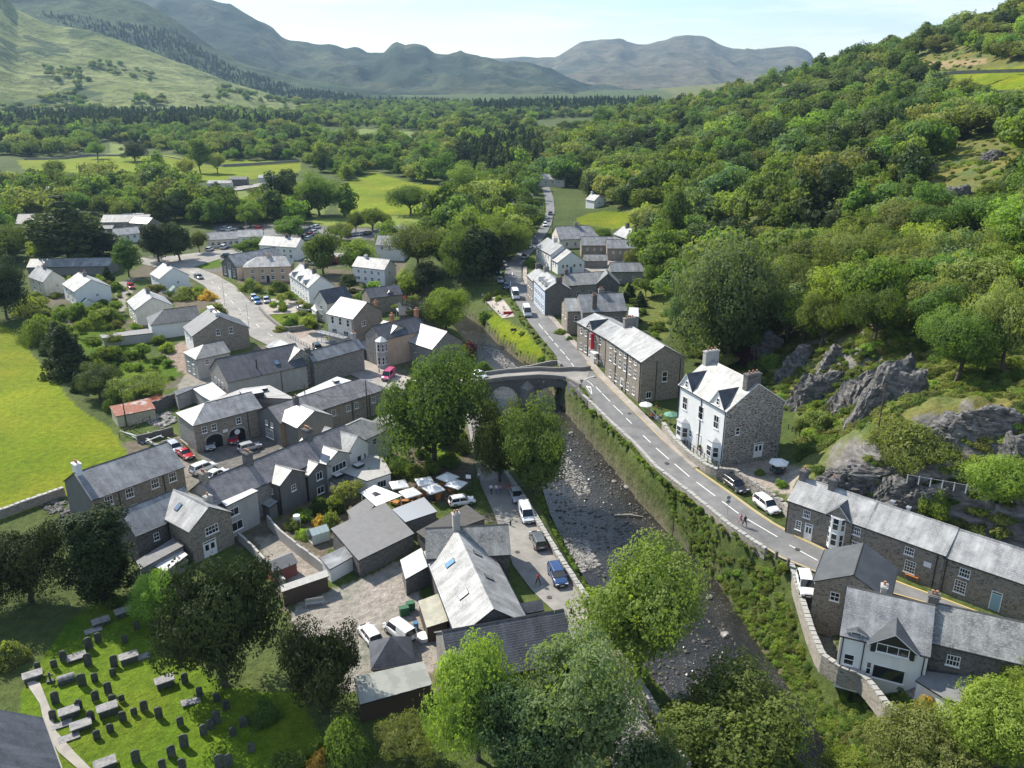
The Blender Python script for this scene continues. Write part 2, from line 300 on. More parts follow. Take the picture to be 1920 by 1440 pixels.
def ground(X, Y):
    """height of the ground at arrays X, Y"""
    X = np.asarray(X, float); Y = np.asarray(Y, float)
    # which side of the river (positive = right)
    rcx = np.interp(Y, RCA[::-1, 1], RCA[::-1, 0]); side = X-rcx
    base = np.where(Y < 420, 1, 1-sstep(420, 600, Y))*np.where(Y > 158, sstep(-.5, 3, side), sstep(4, 14, side))*np.interp(Y, [60, 100, 125, 150, 400], [4.6, 5, 4.2, 3.2, 3.0])
    h = tps(X, Y); e = np.clip((h-base-.5), 0, None)
    rocky = sstep(2, 10, e)
    far = sstep(420, 900, Y)
    z = base+e+rocky*(fbm(X, Y, 14, 3)*3.4+np.abs(fbm(X, Y, 6, 9))*2.2+np.where(Y < 200, np.abs(fbm(X*.8+Y*.6, Y*.8-X*.6, 4.5, 19))*3.0*sstep(6, 9, base+e), 0))*(1-far*.4)
    z = z+fbm(X, Y, 160, 5)*6*sstep(380, 700, Y)+sstep(900, 1600, Y)*0
    z = z+fbm(X, Y, 5, 21)*.12
    # road corridors
    d = polydist(X, Y, [tuple(p[:2]) for p in RM[::2]], False)
    idx = np.argmin((X.ravel()[:, None]-RM[None, ::2, 0])**2+(Y.ravel()[:, None]-RM[None, ::2, 1])**2, 1).reshape(X.shape) if X.size else 0
    rz = RM[::2, 2][idx]; w = 1-sstep(5.8, 8.5, d); z = z*(1-w)+(rz-.22)*w
    # river bed
    near = (Y < 330)
    dr = np.where(near, polydist(X, Y, RIVER), 99); ins = inpoly(X, Y, RIVER) & near
    bed = np.where(ins, -3.1-.25*np.clip(dr, 0, 1.5), -3.1+np.where(side > 0, np.where(Y > 158, dr*3.2, dr*.9), dr*1.35)+fbm(X, Y, 3, 2)*.5)
    tb = dr/(dr+np.clip(d-3.9, 0, None)+.01); sl_ = -3.1+tb*(rz+2.95)+fbm(X, Y, 2.5, 6)*.6*tb*(1-tb)*4; bed = np.where((side > 0) & (Y < 158) & ~ins & (d < 22), np.maximum(bed, sl_), bed); bed = np.where(d < 5., np.maximum(bed, np.minimum(rz-.16, sl_+.0)), bed)
    rmx = np.interp(Y, RM[::-1, 1], RM[::-1, 0]); lawn = (side > 0) & (Y > 158) & (Y < 250) & (X < rmx) & ~ins & (d < 26); lw = sstep(158, 166, Y)*(1-sstep(240, 250, Y)); fin = np.minimum(z, bed); lz = -3.1+1.8*np.clip(dr/.7, 0, 1)+tb**.8*(rz+1.08)+fbm(X, Y, 7, 41)*.3*tb
    return np.where(lawn, fin*(1-lw)+np.minimum(lz, rz-.16)*lw, fin)
# coarse lookup
GX = np.arange(-420, 560, 2.); GY = np.arange(44, 760, 2.)
_gx, _gy = np.meshgrid(GX, GY); GZ = ground(_gx, _gy)
def gz(x, y):
    x = np.asarray(x, float); y = np.asarray(y, float)
    fx = np.clip((x-GX[0])/2, 0, len(GX)-1.001); fy = np.clip((y-GY[0])/2, 0, len(GY)-1.001); ix = fx.astype(int); iy = fy.astype(int); fx = fx-ix; fy = fy-iy
    return (GZ[iy, ix]*(1-fx)+GZ[iy, ix+1]*fx)*(1-fy)+(GZ[iy+1, ix]*(1-fx)+GZ[iy+1, ix+1]*fx)*fy
def G(u, v):
    """ground point seen at photo pixel (u, v)"""
    d = ray(u, v); Ys = np.geomspace(46, 1500, 900); t = Ys/d[1]; xs = d[0]*t; zs = CAM_H+d[2]*t
    g = np.where((Ys < 755), gz(xs, Ys), 0)
    k = np.argmax(zs <= g) if (zs <= g).any() else len(Ys)-1
    return Vector((xs[k], Ys[k], float(g[k])))
# ground sheet ---------------------------------------------------
ZONES = []   # (polygon in photo pixels, colour)
FIELD = (.165, .215, .008); LAWN = (.10, .16, .010); DARKG = (.035, .05, .018); GRAV = (.30, .285, .255); TARM = (.17, .165, .155); ROUGH = (.13, .16, .04); ROCK = (.2, .19, .175); MEAD = (.17, .22, .06)
ZN = [
 ([(-900, 560), (0, 606), (35, 628), (62, 668), (100, 700), (118, 735), (152, 770), (205, 800), (240, 850), (225, 880), (130, 928), (60, 955), (0, 978), (-900, 1200)], FIELD),
 ([(20, 1450), (40, 1300), (70, 1250), (120, 1170), (190, 1120), (290, 1150), (330, 1210), (420, 1290), (560, 1300), (640, 1450)], LAWN),
 ([(885, 600), (905, 590), (925, 585), (955, 605), (985, 620), (1010, 650), (1035, 690), (985, 688), (940, 655), (905, 625)], FIELD),
 ([(30, 300), (120, 297), (240, 292), (300, 290), (420, 300), (560, 302), (566, 318), (540, 334), (400, 338), (330, 342), (240, 340), (90, 345), (50, 325)], FIELD),
 ([(205, 268), (235, 272), (235, 290), (180, 296), (205, 285)], MEAD), ([(640, 345), (700, 322), (780, 345), (850, 350), (862, 395), (780, 403), (640, 404), (632, 370)], FIELD),
 ([(585, 410), (760, 405), (850, 408), (830, 425), (590, 425)], (.2, .26, .05)),
 ([(600, 246), (680, 242), (770, 246), (790, 256), (700, 266), (610, 262)], MEAD), ([(840, 242), (900, 236), (930, 244), (880, 252)], MEAD),
 ([(1080, 408), (1130, 395), (1200, 400), (1195, 425), (1150, 430), (1085, 420)], FIELD), ([(1160, 545), (1215, 548), (1240, 570), (1180, 572)], LAWN),
 ([(1740, 150), (1780, 136), (1920, 124), (2200, 114), (2200, 200), (1920, 192), (1850, 188), (1800, 172)], FIELD), ([(1700, 120), (1850, 108), (1850, 120), (1740, 132)], (.28, .22, .12)),
 ([(1310, 330), (1340, 315), (1360, 330), (1320, 345)], MEAD),
 ([(545, 1165), (560, 1130), (620, 1105), (690, 1080), (745, 1050), (780, 1100), (815, 1180), (835, 1250), (700, 1300), (640, 1295), (575, 1220)], GRAV),
 ([(480, 1010), (530, 1000), (620, 1060), (570, 1100), (520, 1080)], GRAV),
 ([(320, 850), (380, 880), (410, 905), (350, 920), (330, 900)], (.24, .22, .19)), ([(370, 850), (470, 815), (540, 825), (535, 850), (440, 880), (395, 882)], TARM),
 ([(350, 690), (420, 680), (440, 720), (400, 745), (330, 740)], GRAV), ([(300, 660), (345, 640), (375, 660), (360, 700), (325, 695)], (.3, .24, .2)),
 ([(225, 685), (290, 668), (330, 690), (330, 715), (280, 730), (225, 720)], LAWN), ([(110, 620), (190, 615), (280, 630), (280, 665), (160, 660)], LAWN),
 ([(455, 570), (520, 555), (580, 565), (590, 610), (540, 620), (490, 588)], LAWN), ([(500, 540), (580, 545), (580, 575), (520, 580)], ROUGH),
 ([(545, 625), (600, 610), (620, 655), (600, 662)], (.36, .31, .28)), ([(640, 665), (700, 690), (730, 700), (640, 700)], (.36, .31, .28)),
 ([(210, 535), (250, 520), (250, 560), (225, 590)], GRAV), ([(335, 480), (420, 475), (440, 495), (345, 500)], LAWN), ([(280, 480), (480, 480), (480, 500), (400, 510), (300, 500)], TARM),
 ([(340, 484), (370, 480), (400, 482), (425, 492), (400, 505), (360, 502)], LAWN),
 ([(400, 420), (560, 420), (720, 430), (720, 450), (400, 450)], TARM), ([(380, 370), (560, 340), (640, 350), (600, 410), (420, 400)], MEAD),
 ([(545, 478), (660, 486), (680, 500), (560, 500)], TARM), ([(1090, 490), (1200, 490), (1205, 512), (1090, 515)], (.34, .32, .3)),
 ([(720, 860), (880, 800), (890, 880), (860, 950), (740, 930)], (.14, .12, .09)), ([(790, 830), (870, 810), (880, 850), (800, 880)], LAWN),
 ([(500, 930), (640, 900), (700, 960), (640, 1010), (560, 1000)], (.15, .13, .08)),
 ([(1350, 870), (1450, 860), (1500, 880), (1480, 930), (1400, 905)], (.34, .31, .27)), ([(1500, 810), (1550, 812), (1555, 842), (1505, 840)], LAWN),
 ([(1640, 1290), (1720, 1290), (1760, 1340), (1700, 1350)], (.3, .26, .25)), ([(1480, 1060), (1545, 1085), (1570, 1240), (1700, 1320), (1660, 1330), (1540, 1250)], (.24, .23, .2)),
 ([(1180, 545), (1230, 520), (1290, 600), (1240, 640), (1190, 590)], ROUGH),
]
def terrain():
    us = np.r_[np.linspace(-1500, -220, 40), np.arange(-200, 2125, 5.), np.linspace(2150, 3200, 36)]
    ys = [44.]
    while ys[-1] < 3300: ys.append(ys[-1]*1.0075+.05)
    ys = np.array(ys); K = (us-960)/CAM_F
    X = K[None, :]*(ys[:, None]*1.02+18); Y = np.repeat(ys[:, None], len(us), 1)
    Z = np.empty_like(X)
    for i in range(0, len(ys), 40): Z[i:i+40] = ground(X[i:i+40], Y[i:i+40])
    me = gridmesh('ground', X, Y, Z, None); me.materials.clear()
    u, v = proj(X, Y, Z)
    n1 = fbm(X, Y, 30, 4); n2 = fbm(X, Y, 9, 8)
    col = np.empty(X.shape+(3,)); col[:] = (.075, .105, .03); col += (n1*.05)[..., None]*np.array([1, 1.1, .4])
    vill = inpoly(u, v, [(60, 500), (280, 480), (560, 440), (760, 470), (760, 600), (900, 760), (1000, 1000), (1100, 1300), (640, 1330), (540, 1150), (240, 1000), (200, 800), (330, 700), (60, 590)])
    col[vill] = (.15, .135, .10); gm_ = vill & (fbm(X, Y, 13, 14)+.25*fbm(X, Y, 3, 15) > -.02); col[gm_] = (.085, .12, .03)
    gzx = np.gradient(Z, axis=0)/np.gradient(Y, axis=0); gxx = np.gradient(Z, axis=1)/np.gradient(X, axis=1); sl = np.hypot(gzx, gxx)
    hill = (X > np.interp(Y, RCA[::-1, 1], RCA[::-1, 0])+14) & (Z > 5.5)
    hc = np.array([.14, .15, .045])+(n2[..., None]*np.array([.16, .05, .0])); col = np.where(hill[..., None], hc, col)
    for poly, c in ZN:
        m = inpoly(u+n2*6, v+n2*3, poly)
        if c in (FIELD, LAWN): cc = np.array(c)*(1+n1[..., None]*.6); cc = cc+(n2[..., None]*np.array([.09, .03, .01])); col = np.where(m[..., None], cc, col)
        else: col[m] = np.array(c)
    rk = sstep(.85, 1.35, sl+n2*.9)*hill*(Y < 260); col = col*(1-rk[..., None])+np.array(ROCK)*(rk[..., None])*(1+n1[..., None]*.5)
    dr = polydist(X, Y, RIVER); rb = ((dr < 6) | inpoly(X, Y, RIVER)) & (Y < 330) & (Z < -2.3); rb2 = (Y > 158) & (Y < 330) & (dr < .9) & (X > np.interp(Y, RCA[::-1, 1], RCA[::-1, 0])) & ~inpoly(X, Y, RIVER); col[rb2] = (.085, .09, .05); col[rb] = (.13, .115, .09)
    at = me.attributes.new('gcol', 'FLOAT_COLOR', 'POINT'); at.data.foreach_set('color', np.concatenate([np.clip(col, .005, 1), rk[..., None]], -1).astype('f').ravel())
    def bld(nt, b):
        a = N(nt, 'Attribute', attribute_name='gcol'); p = pos(nt)
        n = noise(nt, p, .9, 6, .62); n3 = noise(nt, p, .09, 4); vo = N(nt, 'TexVoronoi', Scale=.45); nt.links.new(p, vo.inputs['Vector'])
        nf = noise(nt, p, 5., 4, .7); c = mixc(nt, 1., a.outputs['Color'], ramp(nt, n, [(.25, (.6, .62, .6)), (.75, (1.35, 1.3, 1.35))]), 'MULTIPLY'); c = mixc(nt, 1., c, ramp(nt, nf, [(.3, (.55, .6, .55)), (.7, (1.35, 1.3, 1.3))]), 'MULTIPLY')
        c = mixc(nt, 1., c, ramp(nt, n3, [(.3, (.8, .86, .8)), (.7, (1.2, 1.1, 1.1))]), 'MULTIPLY')
        # bare rock: streaks and lichen
        st = noise(nt, vscale(nt, p, (1, 1, 3.2)), .55, 8, .66); rc = ramp(nt, st, [(.3, (.055, .052, .05)), (.5, (.17, .16, .15)), (.72, (.33, .32, .3))])
        c = mixc(nt, a.outputs['Alpha'], c, rc)
        nt.links.new(c, b.inputs['Base Color'])
        h = mixc(nt, a.outputs['Alpha'], n, st); bump(nt, b, h, .8, .5)
    me.materials.append(mat('ground_cover', (.1, .12, .03), .95, spec=.15, build=bld))
    return tag(link('ground', me), 'grassy valley ground with gardens, yards and rocky hillside', kind='structure')
terrain()
# far ridges ------------------------------------------------------
def ridge(name, label, crest, base, Yc, Yb, mat_, nt=70, step=8, amp=.02, seed=1, gam=1.0, u0=None, u1=None, cx=0, rough=60):
    us = np.arange(crest[0][0], crest[-1][0]+1, step); cu = np.interp(us, [c[0] for c in crest], [c[1] for c in crest]); bu = np.interp(us, [c[0] for c in base], [c[1] for c in base])
    cu = cu+fbm(us, us*0, 60, seed, 5)*cx
    T = np.r_[np.linspace(0, 1, nt), 1.03, 1.08, 1.15, 1.3]
    X = np.zeros((len(T), len(us))); Y = X.copy(); Z = X.copy()
    for i, t in enumerate(T):
        tt = min(t, 1); Yv = Yb+(Yc-Yb)*t+0*us; vv = bu+(cu-bu)*tt**gam
        a = (vv-720)/CAM_F; dy = CP-a*SP; k = Yv/dy; X[i] = (us-960)/CAM_F*k; Y[i] = Yv; Z[i] = CAM_H-(SP+a*CP)*k
        if t > 1: Z[i] = Z[nt-1]-(t-1)*(Yc-Yb)*.6
    w = np.clip(T*3, 0, 1)[:, None]*np.where(T > .93, .35, 1)[:, None]
    Z += ((np.abs(fbm(X, Y, rough*6, seed+2, 6))*-2+.3)*Yc*amp+(np.abs(fbm(X, Y*.35, rough*2.2, seed+9, 5))*-2+.3)*Yc*amp*.55)*w
    me = gridmesh(name, X, Y, Z, mat_)
    return tag(link(name, me), label, kind='structure'), X, Y, Z
def hillmat(name, g1, g2, rock, wood, fs=.004, thr=.52, rs=.01):
    def bld(nt, b):
        p = pos(nt); n1 = noise(nt, p, fs, 6, .6); n2 = noise(nt, p, rs, 8, .65); n3 = noise(nt, p, rs*8, 4, .7)
        n4 = noise(nt, vscale(nt, p, (1, 1, 2.5)), rs*2.6, 8, .72); c = mixc(nt, ramp(nt, n2, [(.4, (0, 0, 0)), (.58, (1, 1, 1))]), g1, g2); c = mixc(nt, 1., c, ramp(nt, n4, [(.35, (.5, .52, .5)), (.55, (1.1, 1.1, 1.1)), (.7, (1.3, 1.25, 1.2))]), 'MULTIPLY')
        c = mixc(nt, ramp(nt, n3, [(.56, (0, 0, 0)), (.66, (1, 1, 1))]), c, rock)
        c = mixc(nt, ramp(nt, n1, [(thr, (0, 0, 0)), (thr+.04, (1, 1, 1))]), c, wood)
        nt.links.new(c, b.inputs['Base Color']); bump(nt, b, n2, 1., 30)
    return mat(name, g1, .95, spec=.1, build=bld)
HM_MEAD = hillmat('hill_meadow', (.155, .19, .055), (.235, .26, .095), (.10, .115, .055), (.065, .095, .035), .006, .56, .012)
HM_WOOD = hillmat('hill_wood', (.045, .075, .03), (.07, .10, .04), (.10, .13, .05), (.03, .05, .025), .004, .5)
HM_MTN = hillmat('mountain_slope', (.10, .10, .06), (.14, .12, .08), (.08, .075, .07), (.06, .07, .045), .0016, .56, .005)
HM_DARK = hillmat('mountain_forest', (.05, .065, .035), (.08, .09, .045), (.06, .06, .05), (.028, .045, .025), .002, .47, .006)
ridge('mountain', 'far rounded mountain with steep right shoulder', [(800, 118), (900, 112), (945, 112), (975, 108), (1010, 111), (1040, 108), (1062, 95), (1090, 80), (1110, 77), (1165, 73), (1178, 79), (1200, 84), (1235, 80), (1262, 72), (1290, 67), (1325, 71), (1345, 82), (1375, 91), (1430, 93), (1470, 89), (1492, 88), (1510, 93), (1525, 106), (1533, 125), (1560, 150), (1700, 190), (2000, 200)], [(800, 190), (2000, 210)], 6200, 3300, HM_MTN, amp=.012, seed=4, cx=4)
ridge('mountain', 'long blue mountain ridge behind the left hill with a knobbly crest', [(-600, -260), (-200, -160), (100, -60), (200, -22), (262, -3), (330, -4), (400, 4), (432, 12), (470, 33), (512, 55), (530, 72), (545, 77), (600, 82), (618, 80), (650, 92), (668, 87), (690, 98), (722, 96), (733, 84), (745, 79), (760, 86), (775, 83), (798, 86), (812, 99), (850, 103), (864, 99), (885, 108), (920, 114), (960, 118), (1000, 126), (1040, 140), (1110, 165), (1300, 190)], [(-600, 190), (1300, 195)], 3900, 2500, HM_DARK, amp=.018, seed=12, cx=3)
_f = ridge('hill', 'conifer covered slope running down to the right below the long ridge', [(-600, -330), (0, -80), (100, -45), (200, -12), (270, 8), (330, 40), (400, 92), (450, 118), (520, 140), (600, 158), (700, 172), (800, 181), (930, 184), (1050, 189), (1150, 193), (1300, 196)], [(-600, 212), (400, 210), (1300, 208)], 2700, 1750, HM_WOOD, amp=.012, seed=21, cx=6, nt=80)
_m = ridge('hill', 'sheep grazed open hillside with scattered rocks at upper left', [(-600, -330), (-200, -90), (-80, -50), (0, -20), (30, 20), (90, 48), (170, 60), (230, 78), (300, 105), (380, 132), (450, 158), (520, 180), (590, 193), (680, 200)], [(-600, 228), (680, 224)], 1900, 1250, HM_MEAD, amp=.014, seed=31, cx=6, nt=90)
# ---------------------------------------------------------------- water
def poly_sheet(name, px, z, m, label=None, kind='structure', lift=0., sub=None):
    me = bpy.data.meshes.new(name); bm = bmesh.new()
    vs = [bm.verts.new(tuple(P(u, v, z))+() if sub is None else P(u, v, z)) for u, v in px]
    bm.faces.new(vs); bmesh.ops.triangulate(bm, faces=bm.faces[:]); bm.normal_update()
    for f in bm.faces:
        if f.normal.z < 0: f.normal_flip()
    if lift:
        bmesh.ops.translate(bm, verts=bm.verts, vec=(0, 0, lift))
    bm.to_mesh(me); bm.free(); me.materials.append(m)
    return tag(link(name, me), label, kind=kind)
def _water(nt, b):
    p = pos(nt); n = noise(nt, vscale(nt, p, (1, 1, 1)), 1.5, 6, .62); n2 = noise(nt, p, .16, 4); n3 = noise(nt, p, 5., 3)
    c = mixc(nt, ramp(nt, n2, [(.35, (0, 0, 0)), (.65, (1, 1, 1))]), (.012, .012, .011), (.034, .030, .024))
    c = mixc(nt, ramp(nt, n, [(.58, (0, 0, 0)), (.7, (.8, .8, .8))]), c, (.07, .065, .055))
    rif = nt.nodes.new('ShaderNodeMath'); rif.operation = 'MULTIPLY'; nt.links.new(ramp(nt, n2, [(.47, (0, 0, 0)), (.6, (1, 1, 1))]), rif.inputs[0]); nt.links.new(ramp(nt, n3, [(.6, (0, 0, 0)), (.68, (1, 1, 1))]), rif.inputs[1])
    c = mixc(nt, rif.outputs[0], c, (.22, .23, .24))
    nt.links.new(c, b.inputs['Base Color']); bump(nt, b, mixc(nt, .5, n, n3), .75, .22)
WATER = mat('river_water', (.04, .04, .035), .09, spec=.6, build=_water)
def water():
    vs = RIVER_PX; me = bpy.data.meshes.new('river'); bm = bmesh.new()
    bm.faces.new([bm.verts.new(P(u, v, -2.5)) for u, v in vs]); bmesh.ops.triangulate(bm, faces=bm.faces[:])
    for f in bm.faces:
        f.normal_update()
        if f.normal.z < 0: f.normal_flip()
    bm.to_mesh(me); bm.free(); me.materials.append(WATER)
    # widen a little so that the banks cut the shore line
    o = link('river', me); tag(o, 'shallow stony river running through the village', kind='structure')
    c = Vector((0, 0, 0))
    return o
water()
def stones(name, polys, n, z, s0, s1, m, label, seed=3, kind='stuff', onground=False):
    r = np.random.default_rng(seed); V = []; F = []
    ico = bmesh.new(); bmesh.ops.create_icosphere(ico, subdivisions=1, radius=1); iv = np.array([v.co for v in ico.verts]); fi = [[v.index for v in f.verts] for f in ico.faces]; ico.free()
    cnt = 0; fa = np.array(fi); Fs = []; k = 0
    for poly in polys:
        w = [P(u, v, z) for u, v in poly]; xs = [p.x for p in w]; ys = [p.y for p in w]; wp = [(p.x, p.y) for p in w]; got = 0
        while got < n:
            X = r.uniform(min(xs), max(xs), 400); Y = r.uniform(min(ys), max(ys), 400); m_ = inpoly(X, Y, wp)
            for x, y in zip(X[m_], Y[m_]):
                s = s0+(s1-s0)*r.random()**3; sc_ = np.array([s, s*r.uniform(.6, 1), s*r.uniform(.3, .6)]); a = r.uniform(0, 6.28); q = iv*(1+r.uniform(-.25, .25, (len(iv), 1)))*sc_
                zz = float(gz(x, y)) if onground else z
                V.append(np.stack([q[:, 0]*math.cos(a)-q[:, 1]*math.sin(a)+x, q[:, 0]*math.sin(a)+q[:, 1]*math.cos(a)+y, q[:, 2]+zz+s*.08], 1)); Fs.append(fa+k*len(iv)); k += 1; got += 1
                if got >= n: break
    V = np.concatenate(V); F = np.concatenate(Fs); me = bpy.data.meshes.new(name); me.from_pydata(V.tolist(), [], F.tolist()); me.materials.append(m)
    return tag(link(name, me), label, kind=kind)
PEB = mat('river_pebble', (.42, .40, .37), .75, build=lambda nt, b: nt.links.new(ramp(nt, noise(nt, pos(nt), 1.7, 3), [(.3, (.12, .112, .10)), (.7, (.36, .345, .32))]), b.inputs['Base Color']))
BED = mat('wet_pebble', (.1, .09, .07), .35, build=lambda nt, b: nt.links.new(ramp(nt, noise(nt, pos(nt), 2.7, 3), [(.3, (.03, .027, .022)), (.7, (.10, .09, .075))]), b.inputs['Base Color']))
stones('gravel_bar', [[(1040, 845), (1060, 850), (1100, 900), (1108, 925), (1085, 930), (1050, 890)], [(1055, 1010), (1100, 1012), (1125, 1060), (1090, 1075)], [(905, 650), (930, 655), (975, 692), (950, 697)]], 700, -2.5, .12, .34, PEB, 'pale pebbles of the gravel bars beside the river', 5)
stones('river_stones', [[(1040, 800), (1120, 830), (1300, 1080), (1500, 1400), (1300, 1400), (1130, 1120), (1030, 930)]], 2600, -2.52, .08, .42, BED, 'dark stones showing through the shallow river', 8)
for i, (u, v, s) in enumerate([(1071, 812, .5), (1176, 913, .55), (1152, 903, .45), (1167, 885, .4), (1330, 1120, .5), (1240, 1015, .4), (1360, 1190, .6)]):
    bm = bmesh.new(); bmesh.ops.create_icosphere(bm, subdivisions=2, radius=s)
    for q in bm.verts: q.co *= 1+random.uniform(-.2, .2); q.co.z *= .55
    me = bpy.data.meshes.new('boulder'); bm.to_mesh(me); bm.free(); me.materials.append(PEB)
    tag(link('boulder', me, loc=P(u, v, -2.45)), 'grey boulder standing clear of the shallow river water', 'boulder', 'boulders in the river')
def log():
    mb = MB(); a = P(1152, 966, -2.35); b = P(1180, 965, -2.2); c = P(1206, 969, -2.3)
    mb.tube(a, b, .12, .16, 7); mb.tube(b, c, .16, .08, 7); mb.tube(b, P(1190, 961, -2.1), .07, .03, 5)
    tag(mb.obj('driftwood_log', mat('bleached_wood', (.4, .34, .27), .8)), 'bleached driftwood log lying across the shallow river', 'log')
log()
# ---------------------------------------------------------------- roads
def _asph(c):
    def bld(nt, b):
        n = noise(nt, pos(nt), .5, 6, .6); n2 = noise(nt, pos(nt), 14, 2)
        k = mixc(nt, ramp(nt, n, [(.3, (0, 0, 0)), (.7, (1, 1, 1))]), tuple(x*.72 for x in c), tuple(x*1.12 for x in c)); k = mixc(nt, 1., k, ramp(nt, noise(nt, pos(nt), .12, 3), [(.4, (.85, .85, .85)), (.6, (1.08, 1.07, 1.05))]), 'MULTIPLY'); k = mixc(nt, .12, k, n2, 'OVERLAY')
        nt.links.new(k, b.inputs['Base Color']); bump(nt, b, n2, .3, .01)
    return bld
ASPH = mat('asphalt', (.19, .19, .188), .85, build=_asph((.19, .19, .188))); ASPHL = mat('pale_asphalt', (.30, .285, .26), .85, build=_asph((.30, .285, .26)))
PAVE = mat('pavement', (.38, .34, .30), .85, build=_asph((.38, .34, .30))); LINEW = mat('road_paint_white', (.75, .75, .72), .6); LINEY = mat('road_paint_yellow', (.62, .47, .16), .6)
def strip(name, L, Rr, m, label, lift=0., kind='structure', extra=0.):
    L = np.array(L); Rr = np.array(Rr); nx = 5; X = []; 
    for t in np.linspace(0, 1, nx): X.append(L*(1-t)+Rr*t)
    X = np.array(X); me = gridmesh(name, X[..., 0], X[..., 1], X[..., 2]+lift, m, False); me.flip_normals() if me.polygons[0].normal.z < 0 else None
    return tag(link(name, me), label, kind=kind)
strip('road', RL, RR, ASPH, 'grey two lane road curving along the right bank')
def offset(C, d):
    C = np.array(C); t = np.gradient(C[:, :2], axis=0); t /= np.hypot(*t.T)[:, None]+1e-9; n = np.stack([-t[:, 1], t[:, 0]], 1); o = C.copy(); o[:, :2] += n*d; return o
def ribbon(mb, pts, w, z=.006, thick=0, m=0):
    pts = np.array(pts); a = offset(pts, w/2); b = offset(pts, -w/2)
    for i in range(len(pts)-1):
        q = [a[i], b[i], b[i+1], a[i+1]]; q = [Vector(p)+Vector((0, 0, z)) for p in q]
        mb.face(q, m=m)
    return mb
def fixup(me):
    bm = bmesh.new(); bm.from_mesh(me)
    for f in bm.faces:
        if f.normal.z < 0: f.normal_flip()
    bm.to_mesh(me); bm.free(); return me
# centre dashes of the right road
CD = [(1005, 440, 1000, 452), (985, 485, 975, 495), (961, 510, 960, 520), (957, 527, 957, 536), (1010, 607, 1018, 617), (1021, 620, 1028, 628), (1029, 630, 1037, 639), (1040, 643, 1047, 651), (1050, 655, 1059, 664), (1061, 668, 1068, 676), (1071, 681, 1079, 690), (1117, 725, 1127, 736), (1129, 738, 1144, 753), (1150, 760, 1168, 777), (1174, 784, 1192, 802), (1200, 811, 1220, 830), (1230, 840, 1254, 861), (1265, 870, 1293, 894), (1306, 904, 1341, 930), (1354, 940, 1385, 963), (1402, 974, 1458, 1007), (1480, 1022, 1533, 1051)]
for (a, b, c, d) in CD:
    mb = MB(); A = P(a, b, zroad(b)); B = P(c, d, zroad(d)); ribbon(mb, [A, (A+B)/2, B], .16, .02)
    o = link('centre_dash', fixup(mb.mesh('centre_dash', LINEW))); tag(o, kind='structure')
def yellow():
    C = RR*.965+RL*.035; z0 = [i for i in range(len(C)) if C[i][1] < 175]
    mb = MB(); ribbon(mb, C[z0], .14, .015); ribbon(mb, RR[z0]*.925+RL[z0]*.075, .12, .015)
    tag(link('yellow_line', fixup(mb.mesh('yellow_line', LINEY))), kind='structure')
    mb = MB(); z1 = [i for i in range(len(C)) if C[i][1] < 118]; ribbon(mb, RL[z1]*.96+RR[z1]*.04, .14, .015)
    tag(link('yellow_line', fixup(mb.mesh('yellow_line', LINEY))), kind='structure')
yellow()
# pavement strip beside the houses of the upper row
def kerb_strip(name, px, w, z, m, lab, h=.12):
    C = resample([tuple(P(u, v, zroad(v))) for u, v in px], 40); a = offset(C, 0); b = offset(C, w); mb = MB()
    for i in range(39):
        q = [Vector(p)+Vector((0, 0, h)) for p in (a[i], b[i], b[i+1], a[i+1])]; mb.slab(q if (q[1]-q[0]).cross(q[2]-q[0]).z > 0 else q[::-1], h+.05)
    tag(mb.obj(name, m), lab, kind='structure')
kerb_strip('pavement', [(1300, 878), (1248, 830), (1214, 796), (1180, 762), (1152, 734), (1130, 712), (1110, 690), (1092, 666), (1068, 640), (1036, 603), (1010, 572), (990, 547), (980, 522), (981, 500)][::-1], 1.3, 0, PAVE, 'narrow pavement in front of the stone hotels')
# give way triangle and line at the bridge end
def giveway():
    mb = MB(); z = zroad(732)+.02
    a, b, c = [P(u, v, z) for u, v in ((1098, 723), (1108, 725), (1111, 742))]
    cen = (a+b+c)/3
    for p, q in ((a, b), (b, c), (c, a)):
        mb.face([p, q, cen+(q-cen)*.6, cen+(p-cen)*.6])
    tag(link('give_way_mark', fixup(mb.mesh('give_way_mark', LINEW))), kind='structure')
    mb = MB(); ribbon(mb, [P(1092, 713, z), P(1103, 708, z), P(1116, 705, z)], .18, .004); tag(link('stop_line', fixup(mb.mesh('stop_line', LINEW))), kind='structure')
    mb = MB(); ribbon(mb, [P(1100, 713, z), P(1108, 719, z), P(1113, 725, z)], .14, .004); tag(link('stop_line', fixup(mb.mesh('stop_line', LINEW))), kind='structure')
giveway()
for (u, v, z) in [(1115, 707, 3.25), (1250, 868, 4.15), (1495, 1030, 5.05), (1030, 1120, .15), (970, 1035, .15), (640, 690, .17), (450, 590, .17), (1180, 775, 3.4)]:
    q = MB(); q.tube((0, 0, 0), (0, 0, .02), .34, .34, 12); tag(q.obj('manhole_cover', mat('iron_cover', (.06, .055, .05), .6), None, loc=P(u, v, z)), kind='structure')
